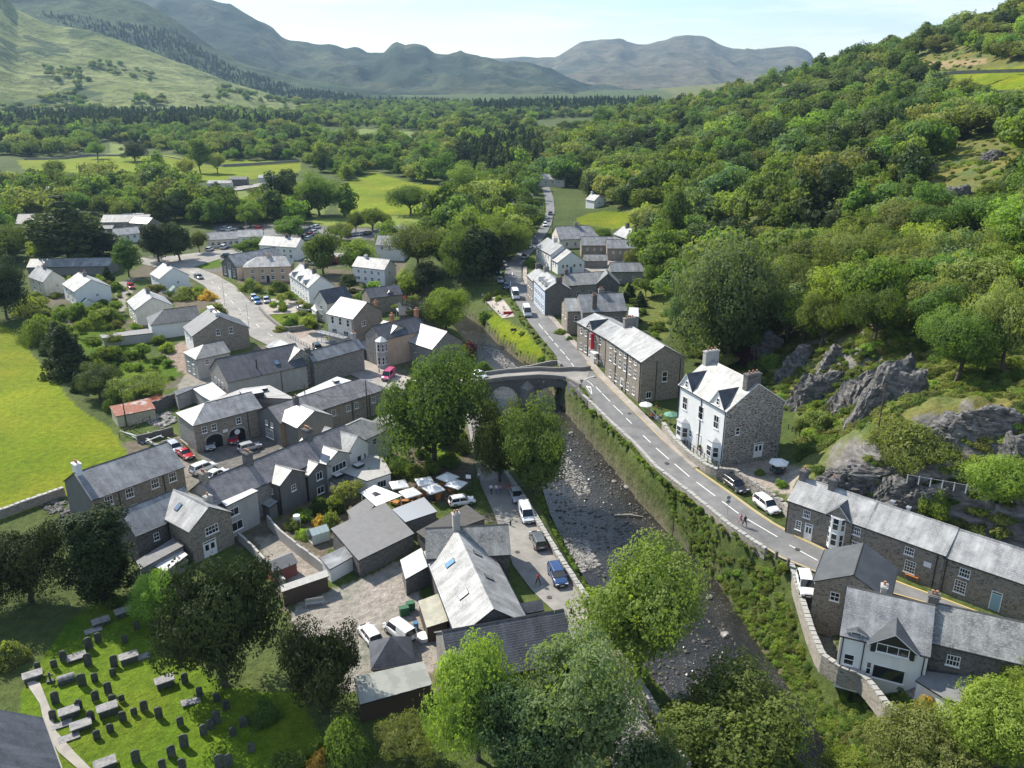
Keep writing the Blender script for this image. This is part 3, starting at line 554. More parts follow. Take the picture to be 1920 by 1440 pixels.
# left street
LSL = [(255, 492), (300, 503), (350, 517), (385, 537), (400, 560), (425, 587), (450, 612), (472, 632), (520, 656), (570, 673), (620, 687), (680, 712), (722, 728), (760, 745), (810, 775)]
LSR = [(262, 482), (310, 490), (365, 500), (405, 515), (440, 535), (470, 566), (502, 592), (535, 618), (575, 642), (617, 660), (660, 676), (700, 690), (735, 702), (775, 716), (830, 738)]
LL = resample([tuple(P(u, v, .14)) for u, v in LSL], 60); LR = resample([tuple(P(u, v, .14)) for u, v in LSR], 60)
strip('road', LL, LR, ASPHL, 'pale street running down through the left half of the village')
for k in range(4, 50, 3):
    C = (LL[k:k+2]*.55+LR[k:k+2]*.45); mb = MB(); ribbon(mb, C, .15, .02); tag(link('centre_dash', fixup(mb.mesh('centre_dash', LINEW))), kind='structure')
poly_sheet('pavement', [(472, 566), (500, 560), (560, 560), (575, 585), (500, 590), (487, 582)], .12, PAVE, 'parking bay beside the street')
poly_sheet('pavement', [(555, 640), (590, 622), (640, 655), (730, 695), (790, 715), (730, 715), (640, 678)], .16, PAVE, 'pale paved forecourt beside the street')
poly_sheet('pavement', [(300, 482), (420, 468), (560, 470), (700, 478), (700, 486), (560, 482), (430, 480), (365, 500), (310, 490)], .10, ASPHL, 'side lane past the green')
poly_sheet('car_park', [(405, 430), (470, 427), (600, 428), (730, 432), (735, 444), (600, 449), (560, 440), (470, 443), (425, 442)], .10, ASPH, 'asphalt car park behind the houses')
poly_sheet('car_park', [(1092, 488), (1120, 482), (1204, 484), (1206, 512), (1100, 514)], 3.15, PAVE, 'small yard car park behind the white house')
# riverside lane
RVL = [(872, 775), (880, 810), (888, 860), (900, 905), (925, 960), (945, 1010), (962, 1060), (1000, 1110), (1060, 1165), (1085, 1230), (1110, 1320), (1150, 1440), (1180, 1560)]
RVR = [(912, 775), (918, 815), (930, 860), (955, 905), (987, 952), (1022, 1010), (1052, 1060), (1085, 1112), (1125, 1180), (1165, 1250), (1210, 1330), (1262, 1440), (1310, 1560)]
VL = resample([tuple(P(u, v, .12)) for u, v in RVL], 50); VR = resample([tuple(P(u, v, .12)) for u, v in RVR], 50)
strip('lane', VL, VR, ASPHL, 'pale riverside lane with parked cars')
poly_sheet('churchyard_path', [(45, 1270), (75, 1280), (95, 1330), (105, 1370), (140, 1410), (175, 1445), (150, 1445), (110, 1410), (85, 1370), (75, 1320), (55, 1290)], .14, mat('gravel_path', (.42, .39, .34), .9, build=_asph((.42, .39, .34))), 'gravel path round the church')
poly_sheet('farm_track', [(318, 357), (400, 355), (450, 349), (522, 338), (520, 343), (450, 356), (400, 361), (320, 363)], .3, ASPHL, 'railway platform beyond the trees')
# ---------------------------------------------------------------- walls
def wall_line(name, pts, h, w, m, label, cat='wall', cap=None, hend=None, zb=-.6):
    pts = [Vector(p) for p in pts]; C = np.array(pts); a = offset(C, w/2); b = offset(C, -w/2); mb = MB(); s = 0
    for i in range(len(pts)-1):
        d = (pts[i+1]-pts[i]).length; h0 = h*(1+random.uniform(-.07, .07))
        A0, A1, B0, B1 = [Vector(p) for p in (a[i], a[i+1], b[i], b[i+1])]; up = Vector((0, 0, h0)); dn = Vector((0, 0, zb))
        for q0, q1, sg in ((B0, B1, 1), (A1, A0, 1)): mb.face([q0+dn, q1+dn, q1+up, q0+up], uv=[(s, 0), (s+d, 0), (s+d, h0-zb), (s, h0-zb)])
        mb.face([A0+up, B0+up, B1+up, A1+up][::-1], uv=[(s, 0), (s, w), (s+d, w), (s+d, 0)]); s += d
    mb.face([Vector(a[0])+dn, Vector(b[0])+dn, Vector(b[0])+up, Vector(a[0])+up]); mb.face([Vector(b[-1])+dn, Vector(a[-1])+dn, Vector(a[-1])+up, Vector(b[-1])+up])
    me = mb.mesh(name, m); bm = bmesh.new(); bm.from_mesh(me); bmesh.ops.recalc_face_normals(bm, faces=bm.faces); bm.to_mesh(me); bm.free()
    o = link(name, me); tag(o, label, cat)
    if cap:   # rough coping stones, one object each
        L = 0; seg = []
        tot = sum((pts[i+1]-pts[i]).length for i in range(len(pts)-1)); n = min(290, int(tot/.75)); Rp = resample([tuple(p) for p in pts], n)
        cm = MB(); cm.box(-.34, -w*.62, 0, .34, w*.62, .13); cme = cm.mesh('coping_stone', cap)
        for i in range(n-1):
            p = (Rp[i]+Rp[i+1])/2; d = Rp[i+1]-Rp[i]
            c = link('coping_stone', cme, o, (p[0], p[1], p[2]+h*1.0), math.atan2(d[1], d[0])+random.uniform(-.06, .06)); c.scale = (random.uniform(.85, 1.05), random.uniform(.9, 1.1), random.uniform(.7, 1.4))
    return o
def gl(px, z=None, n=24, off=0): 
    pts = [tuple(G(u, v)) if z is None else tuple(P(u, v, z if not callable(z) else z(v))) for u, v in px]; q = resample(pts, n); q[:, 2] += off; return q
wall_line('river_wall', gl([(925, 862), (955, 903), (988, 950), (1022, 1008), (1052, 1058), (1088, 1112), (1130, 1180), (1175, 1252), (1225, 1335), (1290, 1450)], .1, 40), .85, .55, ST_WAL, 'long stone river wall beside the riverside lane and its parked cars', cap=CONC, zb=-1.2)
wall_line('roadside_wall', gl([(1093, 745), (1118, 768), (1150, 800), (1188, 834), (1230, 880), (1300, 934), (1368, 990), (1436, 1036)], zroad, 60), .5, .45, ST_WAL, 'low stone parapet between the right hand road and the river bank', zb=-1.0, cap=CONC)
wall_line('boundary_wall', gl([(-60, 990), (0, 972), (60, 950), (122, 928)], 0.1, 16), 1.3, .5, ST_WAL, 'dry stone wall between the green field and the dark churchyard trees', cap=CONC)
wall_line('retaining_wall', gl([(1243, 805), (1262, 832), (1290, 860), (1326, 886), (1345, 893)], zroad, 20), 1.2, .5, ST_WAL, 'stone retaining wall under the white gabled house', cap=CONC)
wall_line('retaining_wall', gl([(1345, 893), (1376, 898), (1410, 918), (1440, 940), (1470, 962), (1480, 975)], lambda v: 4.6, 20), 1.6, .6, ST_RUB, 'rubble retaining wall behind the parked black and white cars')
wall_line('garden_wall', gl([(487, 580), (500, 595), (520, 612), (535, 622), (570, 618), (597, 612)], .1, 14), 1.1, .4, ST_GRY, 'curved grey garden wall round the lawn beside the left street')
wall_line('garden_wall', gl([(1482, 1062), (1500, 1120), (1518, 1180), (1540, 1235), (1580, 1262), (1615, 1270), (1640, 1300), (1665, 1335), (1700, 1350)], 4.2, 30), .6, .5, ST_WAL, 'winding stone wall above the river below the lower right cottages', cap=CONC, zb=-1.6)
wall_line('yard_wall', gl([(282, 776), (300, 770), (325, 758), (360, 742)], .1, 8), 2.2, .4, ST_DRK, 'tall dark yard wall behind the rusty shed')
wall_line('yard_wall', gl([(258, 830), (290, 822), (325, 812)], .1, 8), 1.3, .4, ST_DRK, 'low dark wall in front of the stone heap')
wall_line('garden_wall', gl([(503, 985), (525, 1010), (560, 1040), (590, 1062), (615, 1082)], .1, 12), 1.6, .25, W_LGREY, 'pale rendered garden wall with piers beside the red shed')
wall_line('garden_wall', gl([(448, 1012), (480, 1042), (510, 1075), (535, 1100)], .1, 12), 1.2, .3, CONC, 'plain low garden wall next to the bushy dark tree')
wall_line('hill_wall', [PY(u, v, 425) for u, v in ((1745, 143), (1790, 137), (1850, 135), (1920, 133), (2050, 130))], 1.0, .5, ST_GRY, 'upper dry stone wall across the high green field')
wall_line('hill_wall', [PY(u, v, 380) for u, v in ((1855, 175), (1890, 173), (1960, 172), (2050, 172))], 1.0, .5, ST_GRY, 'lower dry stone wall below the high green field')
wall_line('field_wall', gl([(45, 300), (120, 298), (160, 292), (300, 294), (420, 312), (560, 303)], .2, 30), 1.3, .6, ST_GRY, 'distant dry stone wall along the top of the bright field')
# ---------------------------------------------------------------- bridge
def bridge():
    root = empty('stone_bridge', P(1000, 705, 0), 0, 'two arched old stone bridge over the river with a pale road deck', 'bridge')
    inv = Matrix.Translation(-root.location)
    # centre line of the deck from left street to the right road
    A = P(800, 742, .15); pts = [P(775, 735, .16), P(840, 722, .9), P(890, 713, 1.9), P(950, 705, 2.9), P(1010, 701, 3.2), P(1070, 704, 3.2), P(1100, 712, 3.2)]
    C = resample([tuple(p) for p in pts], 60); W = 4.6
    a = offset(C, W/2); b = offset(C, -W/2)
    up, dn = (a, b) if a[30][1] > b[30][1] else (b, a)
    for k in range(len(C)):       # splay at the right hand end
        t = max(0, (k-46)/13.); up[k][1] += t*t*5; dn[k][1] -= t*t*3.2; 
    mb = MB()
    for i in range(59): mb.face([inv @ Vector(p) for p in (dn[i], dn[i+1], up[i+1], up[i])])
    for f in (0,): pass
    link('deck', fixup(mb.mesh('deck', ASPHL)), root)
    # spandrel walls with arch openings, both sides + soffit
    s = np.r_[0, np.cumsum(np.hypot(*np.diff(C[:, :2], axis=0).T))]
    # arch spans located by x
    def sat(x): return float(np.interp(x, C[:, 0], s))
    arches = [(sat(P(918, 745, -2.5).x), sat(P(972, 745, -2.5).x)), (sat(P(1001, 740, -2.5).x), sat(P(1076, 735, -2.5).x))]
    n = 240; S = np.linspace(sat(P(880, 715, 1).x), s[-1]-.05, n)
    def ctr(q): return np.array([np.interp(q, s, C[:, k]) for k in range(3)])
    def low(q):
        for (p0, p1) in arches:
            if p0 < q < p1:
                m_ = (p0+p1)/2; hw = (p1-p0)/2; t = (q-m_)/hw; return -2.9+ (4.3 if hw > 3 else 3.7)*math.sqrt(max(0, 1-t*t))
        return -3.6
    def side(edge, nm):
        mb = MB()
        for i in range(n-1):
            P0 = np.array([np.interp(S[i], s, edge[:, k]) for k in range(3)]); P1 = np.array([np.interp(S[i+1], s, edge[:, k]) for k in range(3)])
            l0, l1 = low(S[i]), low(S[i+1]); l0 = min(l0, P0[2]-.4); l1 = min(l1, P1[2]-.4)
            q = [Vector((P0[0], P0[1], l0)), Vector((P1[0], P1[1], l1)), Vector(P1), Vector(P0)]
            mb.face([inv @ x for x in q], uv=[(S[i], l0), (S[i+1], l1), (S[i+1], P1[2]), (S[i], P0[2])])
        mb.obj(nm, ST_DRK, root)
        mb = MB()   # parapet
        for i in range(0, n-3, 3):
            j = i+3; P0 = Vector([np.interp(S[i], s, edge[:, k]) for k in range(3)]); P1 = Vector([np.interp(S[j], s, edge[:, k]) for k in range(3)])
            d = (P1-P0); nn = Vector((-d.y, d.x, 0)).normalized()*.2; h = Vector((0, 0, .8))
            q = [inv @ x for x in (P0-nn, P1-nn, P1+nn, P0+nn)]
            qt = [x+h for x in q]
            for k in range(4): mb.face([q[k], q[(k+1) % 4], qt[(k+1) % 4], qt[k]])
            mb.face(qt)
        mb.obj('parapet', ST_GRY, root)
    side(dn, 'spandrel_wall'); side(up, 'spandrel_wall')
    for (p0, p1) in arches:
        mb = MB(); qs = np.linspace(p0+.01, p1-.01, 30)
        for i in range(29):
            e = []
            for q, ed in ((qs[i], dn), (qs[i+1], dn), (qs[i+1], up), (qs[i], up)):
                p = [np.interp(q, s, ed[:, k]) for k in range(3)]; e.append(inv @ Vector((p[0], p[1], low(q))))
            mb.face(e)
        mb.obj('arch_soffit', ST_DRK, root)
    # pointed cutwater between the arches
    m_ = (arches[0][1]+arches[1][0])/2; p = Vector([np.interp(m_, s, dn[:, k]) for k in range(3)]); mb = MB()
    w_ = 1.5; q = [Vector((p.x-w_, p.y-.02, -3.4)), Vector((p.x, p.y-2.0, -3.4)), Vector((p.x+w_, p.y-.02, -3.4))]; t = [x+Vector((0, 0, 4.6)) for x in q]; top = Vector((p.x, p.y-.02, 2.6))
    for i, j in ((0, 1), (1, 2)): mb.face([inv @ x for x in (q[i], q[j], t[j], t[i])]); mb.face([inv @ x for x in (t[i], t[j], top)])
    mb.obj('cutwater', ST_GRY, root)
    return root
bridge()
wall_line('abutment_wall', gl([(1066, 722), (1078, 731), (1093, 746), (1104, 757)], 3.1, 10), .75, .6, ST_DRK, 'dark stone abutment wall joining the bridge to the roadside parapet', zb=-6.2)
wall_line('garden_wall', gl([(1052, 690), (1045, 682), (1030, 684), (1000, 692), (975, 695)], 2.9, 10), .9, .4, ST_GRY, 'curved stone wall where the bridge meets the riverside lawn')
FIT = {'white_house': (27.54, 129.87, -66.99, 12.7, 10.91, 5, 8.85, 3.65),
 'hotel': (19.18, 163.73, -71.51, 15.8, 9.1, 3, 8.32, 2.34),
 'hotel2': (14.64, 181.38, -67.51, 13.07, 8.56, 3, 6.61, 1.51),
 'b4': (16.61, 191.66, 9.05, 10.71, 9.29, 3, 6.05, 3.17),
 'b5': (5.88, 222.97, -78.4, 12.71, 6.76, 3, 6.6, 2.14),
 'b6': (15.5, 224.26, 16.03, 12.68, 8.5, 3, 4.53, 2.26),
 'b6x': (23.26, 232.76, -91.32, 6.29, 6.23, 3, 4.5, 2.82),
 'b7': (11.15, 266.86, -72.42, 9.9, 8.95, 3, 3.78, 3.06),
 'b9': (16.81, 297.84, 10.88, 14.97, 11.38, 3, 3.58, 3.44),
 'terr': (36.13, 97.93, -43.66, 18.42, 4.33, 5, 4.63, 2.29),
 'lowr': (33.45, 71.41, -24.28, 16.1, 8.61, 3.5, 5.0, 3.02),
 'b20': (-59.57, 106.33, 49.75, 14.06, 8.77, 0, 5.08, 2.57),
 'b21': (-49.78, 97.59, 50.91, 7.31, 5.01, 0, 4.55, 2.73),
 'b21x': (-49.14, 102.87, -37.51, 8.15, 6.32, 0, 4.66, 1.87),
 'b22': (-39.96, 105.39, 50.24, 4.63, 5.58, 0, 5.01, 0.0),
 'b23': (-41.46, 104.94, 52.05, 24.98, 8.0, 0, 5.2, 2.8),
 'W1': (-39.94, 114.75, -31.66, 6.53, 4.54, 0, 5.0, 1.25),
 'W2': (-38.16, 120.81, -37.03, 8.58, 3.82, 0, 4.31, 0.91),
 'W3': (-35.33, 123.09, -36.2, 7.85, 4.33, 0, 5.01, 1.0),
 'W4': (-32.01, 126.16, -32.86, 6.79, 3.97, 0, 5.18, 1.65),
 'b24': (-26.94, 124.21, 54.8, 10.66, 9.0, 0, 4.55, 0.0),
 'b25': (-54.62, 133.07, 42.21, 11.41, 8.88, 0, 4.79, 0.35),
 'b26': (-40.44, 135.55, 46.6, 22.49, 8.03, 0, 3.8, 1.13),
 'b27': (-55.88, 155.25, 38.02, 16.73, 9.72, 0, 5.02, 3.49),
 'b27x': (-53.43, 169.91, -48.87, 9.08, 10.19, 0, 3.31, 3.72),
 'b28': (-78.31, 193.26, -57.72, 8.88, 12.89, 0, 2.6, 4.19),
 'b29': (-88.64, 199.12, 29.25, 7.56, 6.77, 0, 2.76, 2.27),
 'b30': (-103.19, 219.75, -57.07, 10.91, 9.15, 0, 3.49, 2.68),
 'b31': (-130.3, 239.24, -49.32, 12.19, 9.57, 0, 4.19, 2.67),
 'b32': (-145.39, 248.9, -40.59, 10.6, 6.12, 0, 4.31, 2.04),
 'b33': (-110.22, 252.52, -50.99, 8.7, 8.61, 0, 2.88, 2.23),
 'b34': (-66.89, 248.99, -60.51, 19.36, 7.39, 0, 3.5, 2.81),
 'b35': (-48.26, 213.2, 44.52, 7.79, 5.77, 0, 4.76, 2.7),
 'b36': (-43.35, 191.16, -34.7, 6.5, 10.34, 0, 8.48, 2.79),
 'b37': (-28.69, 177.92, 42.68, 12.17, 5.02, 0, 6.86, 2.01),
 'b41': (-50.2, 261.58, -25.76, 11.95, 6.48, 0, 3.77, 2.08),
 'b42': (-83.9, 259.21, 23.29, 13.69, 5.58, 0, 3.95, 1.75),
 'b43': (-87.16, 262.7, 48.38, 17.49, 8.75, 0, 2.96, 2.77),
 'b44': (-89.68, 297.44, -17.77, 14.96, 7.17, 0, 3.83, 2.66),
 'b45': (-114.54, 315.1, 18.49, 12.77, 7.43, 0, 2.99, 2.57),
 'b47': (-190.59, 324.94, 35.75, 11.98, 9.19, 0, 7.35, 3.09),
 'b60': (-19.91, 95.1, 36.54, 8.77, 9.33, 0, 3.01, 0.0),
 'b61': (-19.44, 109.32, 45.51, 3.78, 5.34, 0, 2.71, 0.0),
 'b62': (-15.04, 104.77, 33.46, 5.26, 4.47, 0, 2.59, 0.0),
 'b63': (-11.3, 100.3, 36.14, 9.2, 4.26, 0, 2.59, 0.0),
 'b64': (-11.31, 95.66, -73.32, 16.88, 7.98, 0, 3.23, 2.93),
 'b65': (-6.08, 70.54, 16.42, 13.06, 8.6, 0, 3.2, 3.37),
 'b66': (-10.84, 92.99, 5.56, 10.38, 8.07, 0, 4.27, 1.77),
 'shedw': (-13.16, 90.54, 23.65, 3.27, 4.26, 0, 3.14, 0.0),
 'lean': (-9.78, 80.9, 16.75, 2.63, 5.51, 0, 2.51, 0.0),
 'corr': (-15.19, 68.11, 20.32, 7.53, 4.08, 0, 2.7, 0.0),
 'redshed': (-29.93, 92.91, 41.32, 2.4, 3.37, 0, 2.1, 0.0),
 'rust': (-73.26, 144.12, 34.24, 7.07, 6.24, 0, 2.3, 0.0),
 'ext': (-22.92, 116.62, 38.64, 5.82, 6.6, 0, 2.81, 0.0)}
# ---------------------------------------------------------------- buildings
WIN = {}
def win_mesh(w, h, nx, ny, fr, sash=True, sill=True):
    k = (round(w, 2), round(h, 2), nx, ny, fr.name, sill)
    if k in WIN: return WIN[k]
    f = MB(); b = .07; o = .05
    f.box(-w/2, -o, 0, -w/2+b, .04, h); f.box(w/2-b, -o, 0, w/2, .04, h); f.box(-w/2+b, -o, 0, w/2-b, .04, b); f.box(-w/2+b, -o, h-b, w/2-b, .04, h)
    for i in range(1, nx): x = -w/2+w*i/nx; f.box(x-.022, -o+.01, b, x+.022, .02, h-b)
    for j in range(1, ny):
        z = h*j/ny; t = .04 if (sash and j*2 == ny) else .022; f.box(-w/2+b, -o+.005, z-t, w/2-b, .02, z+t)
    if sill: f.box(-w/2-.08, -.14, -.09, w/2+.08, .05, 0)
    p = MB(); p.box(-w/2+.03, -.015, .03, w/2-.03, .03, h-.03)
    WIN[k] = (f.mesh('window', fr), p.mesh('pane', GLASS)); return WIN[k]
def door_mesh(w, h, colm, fr, glaz):
    k = ('d', w, h, colm.name, fr.name, glaz)
    if k in WIN: return WIN[k]
    f = MB(); f.box(-w/2-.1, -.06, 0, -w/2, .04, h+.35); f.box(w/2, -.06, 0, w/2+.1, .04, h+.35); f.box(-w/2, -.06, h+.25, w/2, .04, h+.35); f.box(-w/2, -.05, h, w/2, .04, h+.06)
    d = MB(); d.box(-w/2, -.03, 0, w/2, .03, h)
    for x in (-.24, .24):
        d.box(x*w-.15*w, -.045, h*.12, x*w+.15*w, -.03, h*.42)
        if not glaz: d.box(x*w-.15*w, -.045, h*.52, x*w+.15*w, -.03, h*.88)
    p = MB(); p.box(-w/2, -.02, h+.06, w/2, .03, h+.25)
    if glaz:
        for x in (-.24, .24): p.box(x*w-.15*w, -.04, h*.5, x*w+.15*w, -.03, h*.9)
    WIN[k] = (f.mesh('door_frame', fr), d.mesh('door', colm), p.mesh('pane', GLASS)); return WIN[k]
POT = {}
def chimney(root, x, y, zt, w, d, h, m, pots=2, ang=0., potm=None, embed=2.2):
    mb = MB(); mb.box(-w/2, -d/2, -embed, w/2, d/2, h-.18); mb.box(-w/2-.09, -d/2-.09, h-.18, w/2+.09, d/2+.09, h-.02); mb.box(-w/2+.05, -d/2+.05, h-.02, w/2-.05, d/2-.05, h+.05)
    me = mb.mesh('chimney', m if not isinstance(m, tuple) else list(m)); c = link('chimney', me, root, (x, y, zt), ang)
    pm = potm or CLAY
    if pm.name not in POT:
        q = MB(); q.tube((0, 0, 0), (0, 0, .42), .13, .11, 8); q.tube((0, 0, .36), (0, 0, .44), .15, .15, 8); POT[pm.name] = q.mesh('chimney_pot', pm)
    for i in range(pots):
        t = (i+.5)/pots-.5; lx, ly = (t*w*.8, 0) if w > d else (0, t*d*.8)
        link('chimney_pot', POT[pm.name], c, (lx, ly, h+.04))
    return c
PIPE = {}
def house(name, label, cat, sp, wall, roof, hip=(0, 0), wins=(), doors=(), chim=(), group=None, gable=None, ov=.22, pipes=(), ridge=True, wtop=None, frame=None, flat=False, parapet=0., barge=None):
    """sp = x, y, angle, length, width, base z, eave height, ridge rise; local x runs along the ridge"""
    x, y, th, L, W, zb, he, rh = sp; th = R(th); fr = frame or PAINT
    root = empty(name, (x, y, zb), th, label, cat, group); root['rc'] = (L, W, he, rh)
    gm = gable or wall
    # walls with gable ends
    mb = MB(); mats = [wall, gm]; zd = -1.5
    def wall_face(p, q, top, m):
        d = math.hypot(q[0]-p[0], q[1]-p[1]); pts = [(p[0], p[1], zd), (q[0], q[1], zd)]; uv = [(0, zd), (d, zd)]
        for t, z in top: pts.append((p[0]+(q[0]-p[0])*t, p[1]+(q[1]-p[1])*t, z)); uv.append((t*d, z))
        mb.face(pts, uv, m)
    wall_face((0, 0), (L, 0), [(1, he), (0, he)], 0); wall_face((L, W), (0, W), [(1, he), (0, he)], 0)
    wall_face((L, 0), (L, W), [(1, he), (.5, he+rh)] + [(0, he)] if not hip[1] and not flat else [(1, he), (0, he)], 1)
    wall_face((0, W), (0, 0), [(1, he), (.5, he+rh)] + [(0, he)] if not hip[0] and not flat else [(1, he), (0, he)], 1)
    mb.obj('wall', mats, root)
    t = .13
    if flat:
        mb = MB(); mb.slab([(-ov, -ov, he+t), (L+ov, -ov, he+t), (L+ov, W+ov, he+t), (-ov, W+ov, he+t)], t, 0, 1); mb.obj('roof', [roof, DARKP], root)
    else:
        mb = MB(); s = rh/(W/2); zo = he-ov*s+t*1.0; zr = he+rh+t
        hl = hip[0]*W/2; hr = hip[1]*W/2; xl = hl-(0 if hl else ov*.7); xr = L-hr+(0 if hr else ov*.7); el = -ov*(1 if hl else .7); er = L+ov*(1 if hr else .7)
        sl = math.hypot(W/2+ov, zr-zo)
        def uvs(pts, side):
            o = []
            for p in pts:
                d_ = (p[1]+ov) if side == 0 else (W+ov-p[1]) if side == 2 else 0
                if side in (0, 2): o.append((p[0], d_/(W/2+ov)*sl))
                else: d_ = (p[0]-el) if side == 3 else (er-p[0]); o.append((p[1], d_*sl/(W/2+ov)))
            return o
        planes = [([(el, -ov, zo), (er, -ov, zo), (xr, W/2, zr), (xl, W/2, zr)], 0), ([(er, W+ov, zo), (el, W+ov, zo), (xl, W/2, zr), (xr, W/2, zr)], 2)]
        if hl: planes.append(([(el, W+ov, zo), (el, -ov, zo), (xl, W/2, zr)], 3))
        if hr: planes.append(([(er, -ov, zo), (er, W+ov, zo), (xr, W/2, zr)], 1))
        for pts, sd_ in planes:
            mb.face(pts, uvs(pts, sd_), 0); lo = [(p[0], p[1], p[2]-t) for p in pts]; mb.face(lo[::-1], m=1)
            for i in range(len(pts)):
                j = (i+1) % len(pts); mb.face([lo[i], lo[j], pts[j], pts[i]], m=1)
        mb.obj('roof', [roof, DARKP if barge is None else barge], root)
        if ridge:
            mb = MB(); n = max(2, int((xr-xl)/.6)); 
            for i in range(n):
                a = xl+(xr-xl)*i/n; b_ = xl+(xr-xl)*(i+1)/n-.03; z = zr+.01+random.uniform(0, .02); mb.face([(a, W/2-.16, z-.10), (b_, W/2-.16, z-.10), (b_, W/2, z+.04), (a, W/2, z+.04)]); mb.face([(b_, W/2+.16, z-.10), (a, W/2+.16, z-.10), (a, W/2, z+.04), (b_, W/2, z+.04)])
            tag(mb.obj('ridge_tiles', FELTD if roof is not S_LIGHT else S_GREY, root), kind='stuff')
        for yy in (-ov-.05, W+ov+.05): mb = MB(); mb.box(el, yy-.06, zo-.12, er, yy+.06, zo-.02); mb.obj('gutter', DARKP, root)
    F = [((0, 0), 0, L), ((L, 0), 90, W), ((L, W), 180, L), ((0, W), 270, W)]
    def place(face, s, z):
        (ox, oy), a, ln = F[face]; a = R(a); s = s*ln if s <= 1 else s; return (ox+math.cos(a)*s, oy+math.sin(a)*s, z), a
    for wv in wins:
        face, s, z, w, h, nx, ny = (tuple(wv)+(2, 2))[:7] if len(wv) < 7 else wv[:7]; fm, pm = win_mesh(w, h, nx, ny, wv[7] if len(wv) > 7 else fr)
        for s_ in (s if isinstance(s, (list, tuple)) else [s]):
            loc, a = place(face, s_, z); f = link('window', fm, root, loc, a); link('pane', pm, f)
    for dv in doors:
        face, s, w, h, cm = dv[:5]; glaz = dv[5] if len(dv) > 5 else False; fm, dm, pm = door_mesh(w, h, cm, fr, glaz); loc, a = place(face, s, dv[6] if len(dv) > 6 else 0)
        f = link('door', dm, root, loc, a); link('door_frame', fm, f); link('pane', pm, f)
    for cv in chim:     # (x fraction, y fraction, w, d, h above ridge, material, pots)
        cx, cy, w, d, h, m, pots = cv[:7]; zz = he+rh*(1-abs(cy-.5)*2) if not flat else he; chimney(root, cx*L, cy*W, zz, w, d, h, m, pots)
    for face, s in pipes:
        loc, a = place(face, s, 0); k = round(he, 1)
        if k not in PIPE: q = MB(); q.box(-.05, -.12, 0, .05, -.02, he-.1); q.box(-.07, -.16, he-.25, .07, .0, he-.05); PIPE[k] = q.mesh('downpipe', DARKP)
        link('downpipe', PIPE[k], root, loc, a)
    return root
def dormer(root, x, y0, z0, w, d, h, rh, wallm, roofm, winspec=None, nm='dormer', ov=.15, barge=PAINT):
    """gabled dormer facing local -y; front wall at y0"""
    mb = MB(); mb.face([(x-w/2, y0, z0), (x+w/2, y0, z0), (x+w/2, y0, z0+h), (x, y0, z0+h+rh), (x-w/2, y0, z0+h)]); mb.face([(x-w/2, y0+d, z0), (x-w/2, y0, z0), (x-w/2, y0, z0+h), (x-w/2, y0+d, z0+h)]); mb.face([(x+w/2, y0, z0), (x+w/2, y0+d, z0), (x+w/2, y0+d, z0+h), (x+w/2, y0, z0+h)])
    o = mb.obj(nm, wallm, root); mb = MB(); s = rh/(w/2); t = .1
    for sg in (-1, 1):
        a = [(x+sg*(w/2+ov), y0-ov, z0+h-ov*s+t), (x, y0-ov, z0+h+rh+t), (x, y0+d, z0+h+rh+t), (x+sg*(w/2+ov), y0+d, z0+h-ov*s+t)]
        if sg > 0: pass
        else: a = a[::-1]
        a = [a[0], a[3], a[2], a[1]] if sg > 0 else [a[1], a[0], a[3], a[2]][::-1]
        mb.slab(a, t, 0, 1)
    me = mb.mesh('dormer_roof', [roofm, barge]); bm = bmesh.new(); bm.from_mesh(me); bmesh.ops.recalc_face_normals(bm, faces=bm.faces); bm.to_mesh(me); bm.free(); link('dormer_roof', me, o)
    if winspec:
        w_, h_, nx, ny, zz = winspec; fm, pm = win_mesh(w_, h_, nx, ny, PAINT); f = link('window', fm, o, (x, y0, z0+zz)); 
        link('pane_sheet', pm, o, (x, y0, z0+zz)) if False else None
        p = link('pane', pm, o, (x, y0, z0+zz))
    return o
def skylight(root, x, y, W, he, rh, w=.7, h=.9, side=0, m=None):
    """roof window lying on the slope (side 0 = front slope)"""
    s = math.atan2(rh, W/2); d = y if side == 0 else W-y; z = he+rh*d/(W/2)+.16
    mb = MB(); mb.box(-w/2, -h/2, 0, w/2, h/2, .09); q = MB(); q.box(-w/2+.07, -h/2+.07, .09, w/2-.07, h/2-.07, .10)
    f = link('roof_window', mb.mesh('roof_window', DARKP), root, (x, y, z)); f.rotation_euler = (s if side == 0 else -s, 0, 0); link('pane', q.mesh('pane', m or SKYG), f)
SKYG = mat('roof_glass', (.12, .2, .3), .05, spec=.9)
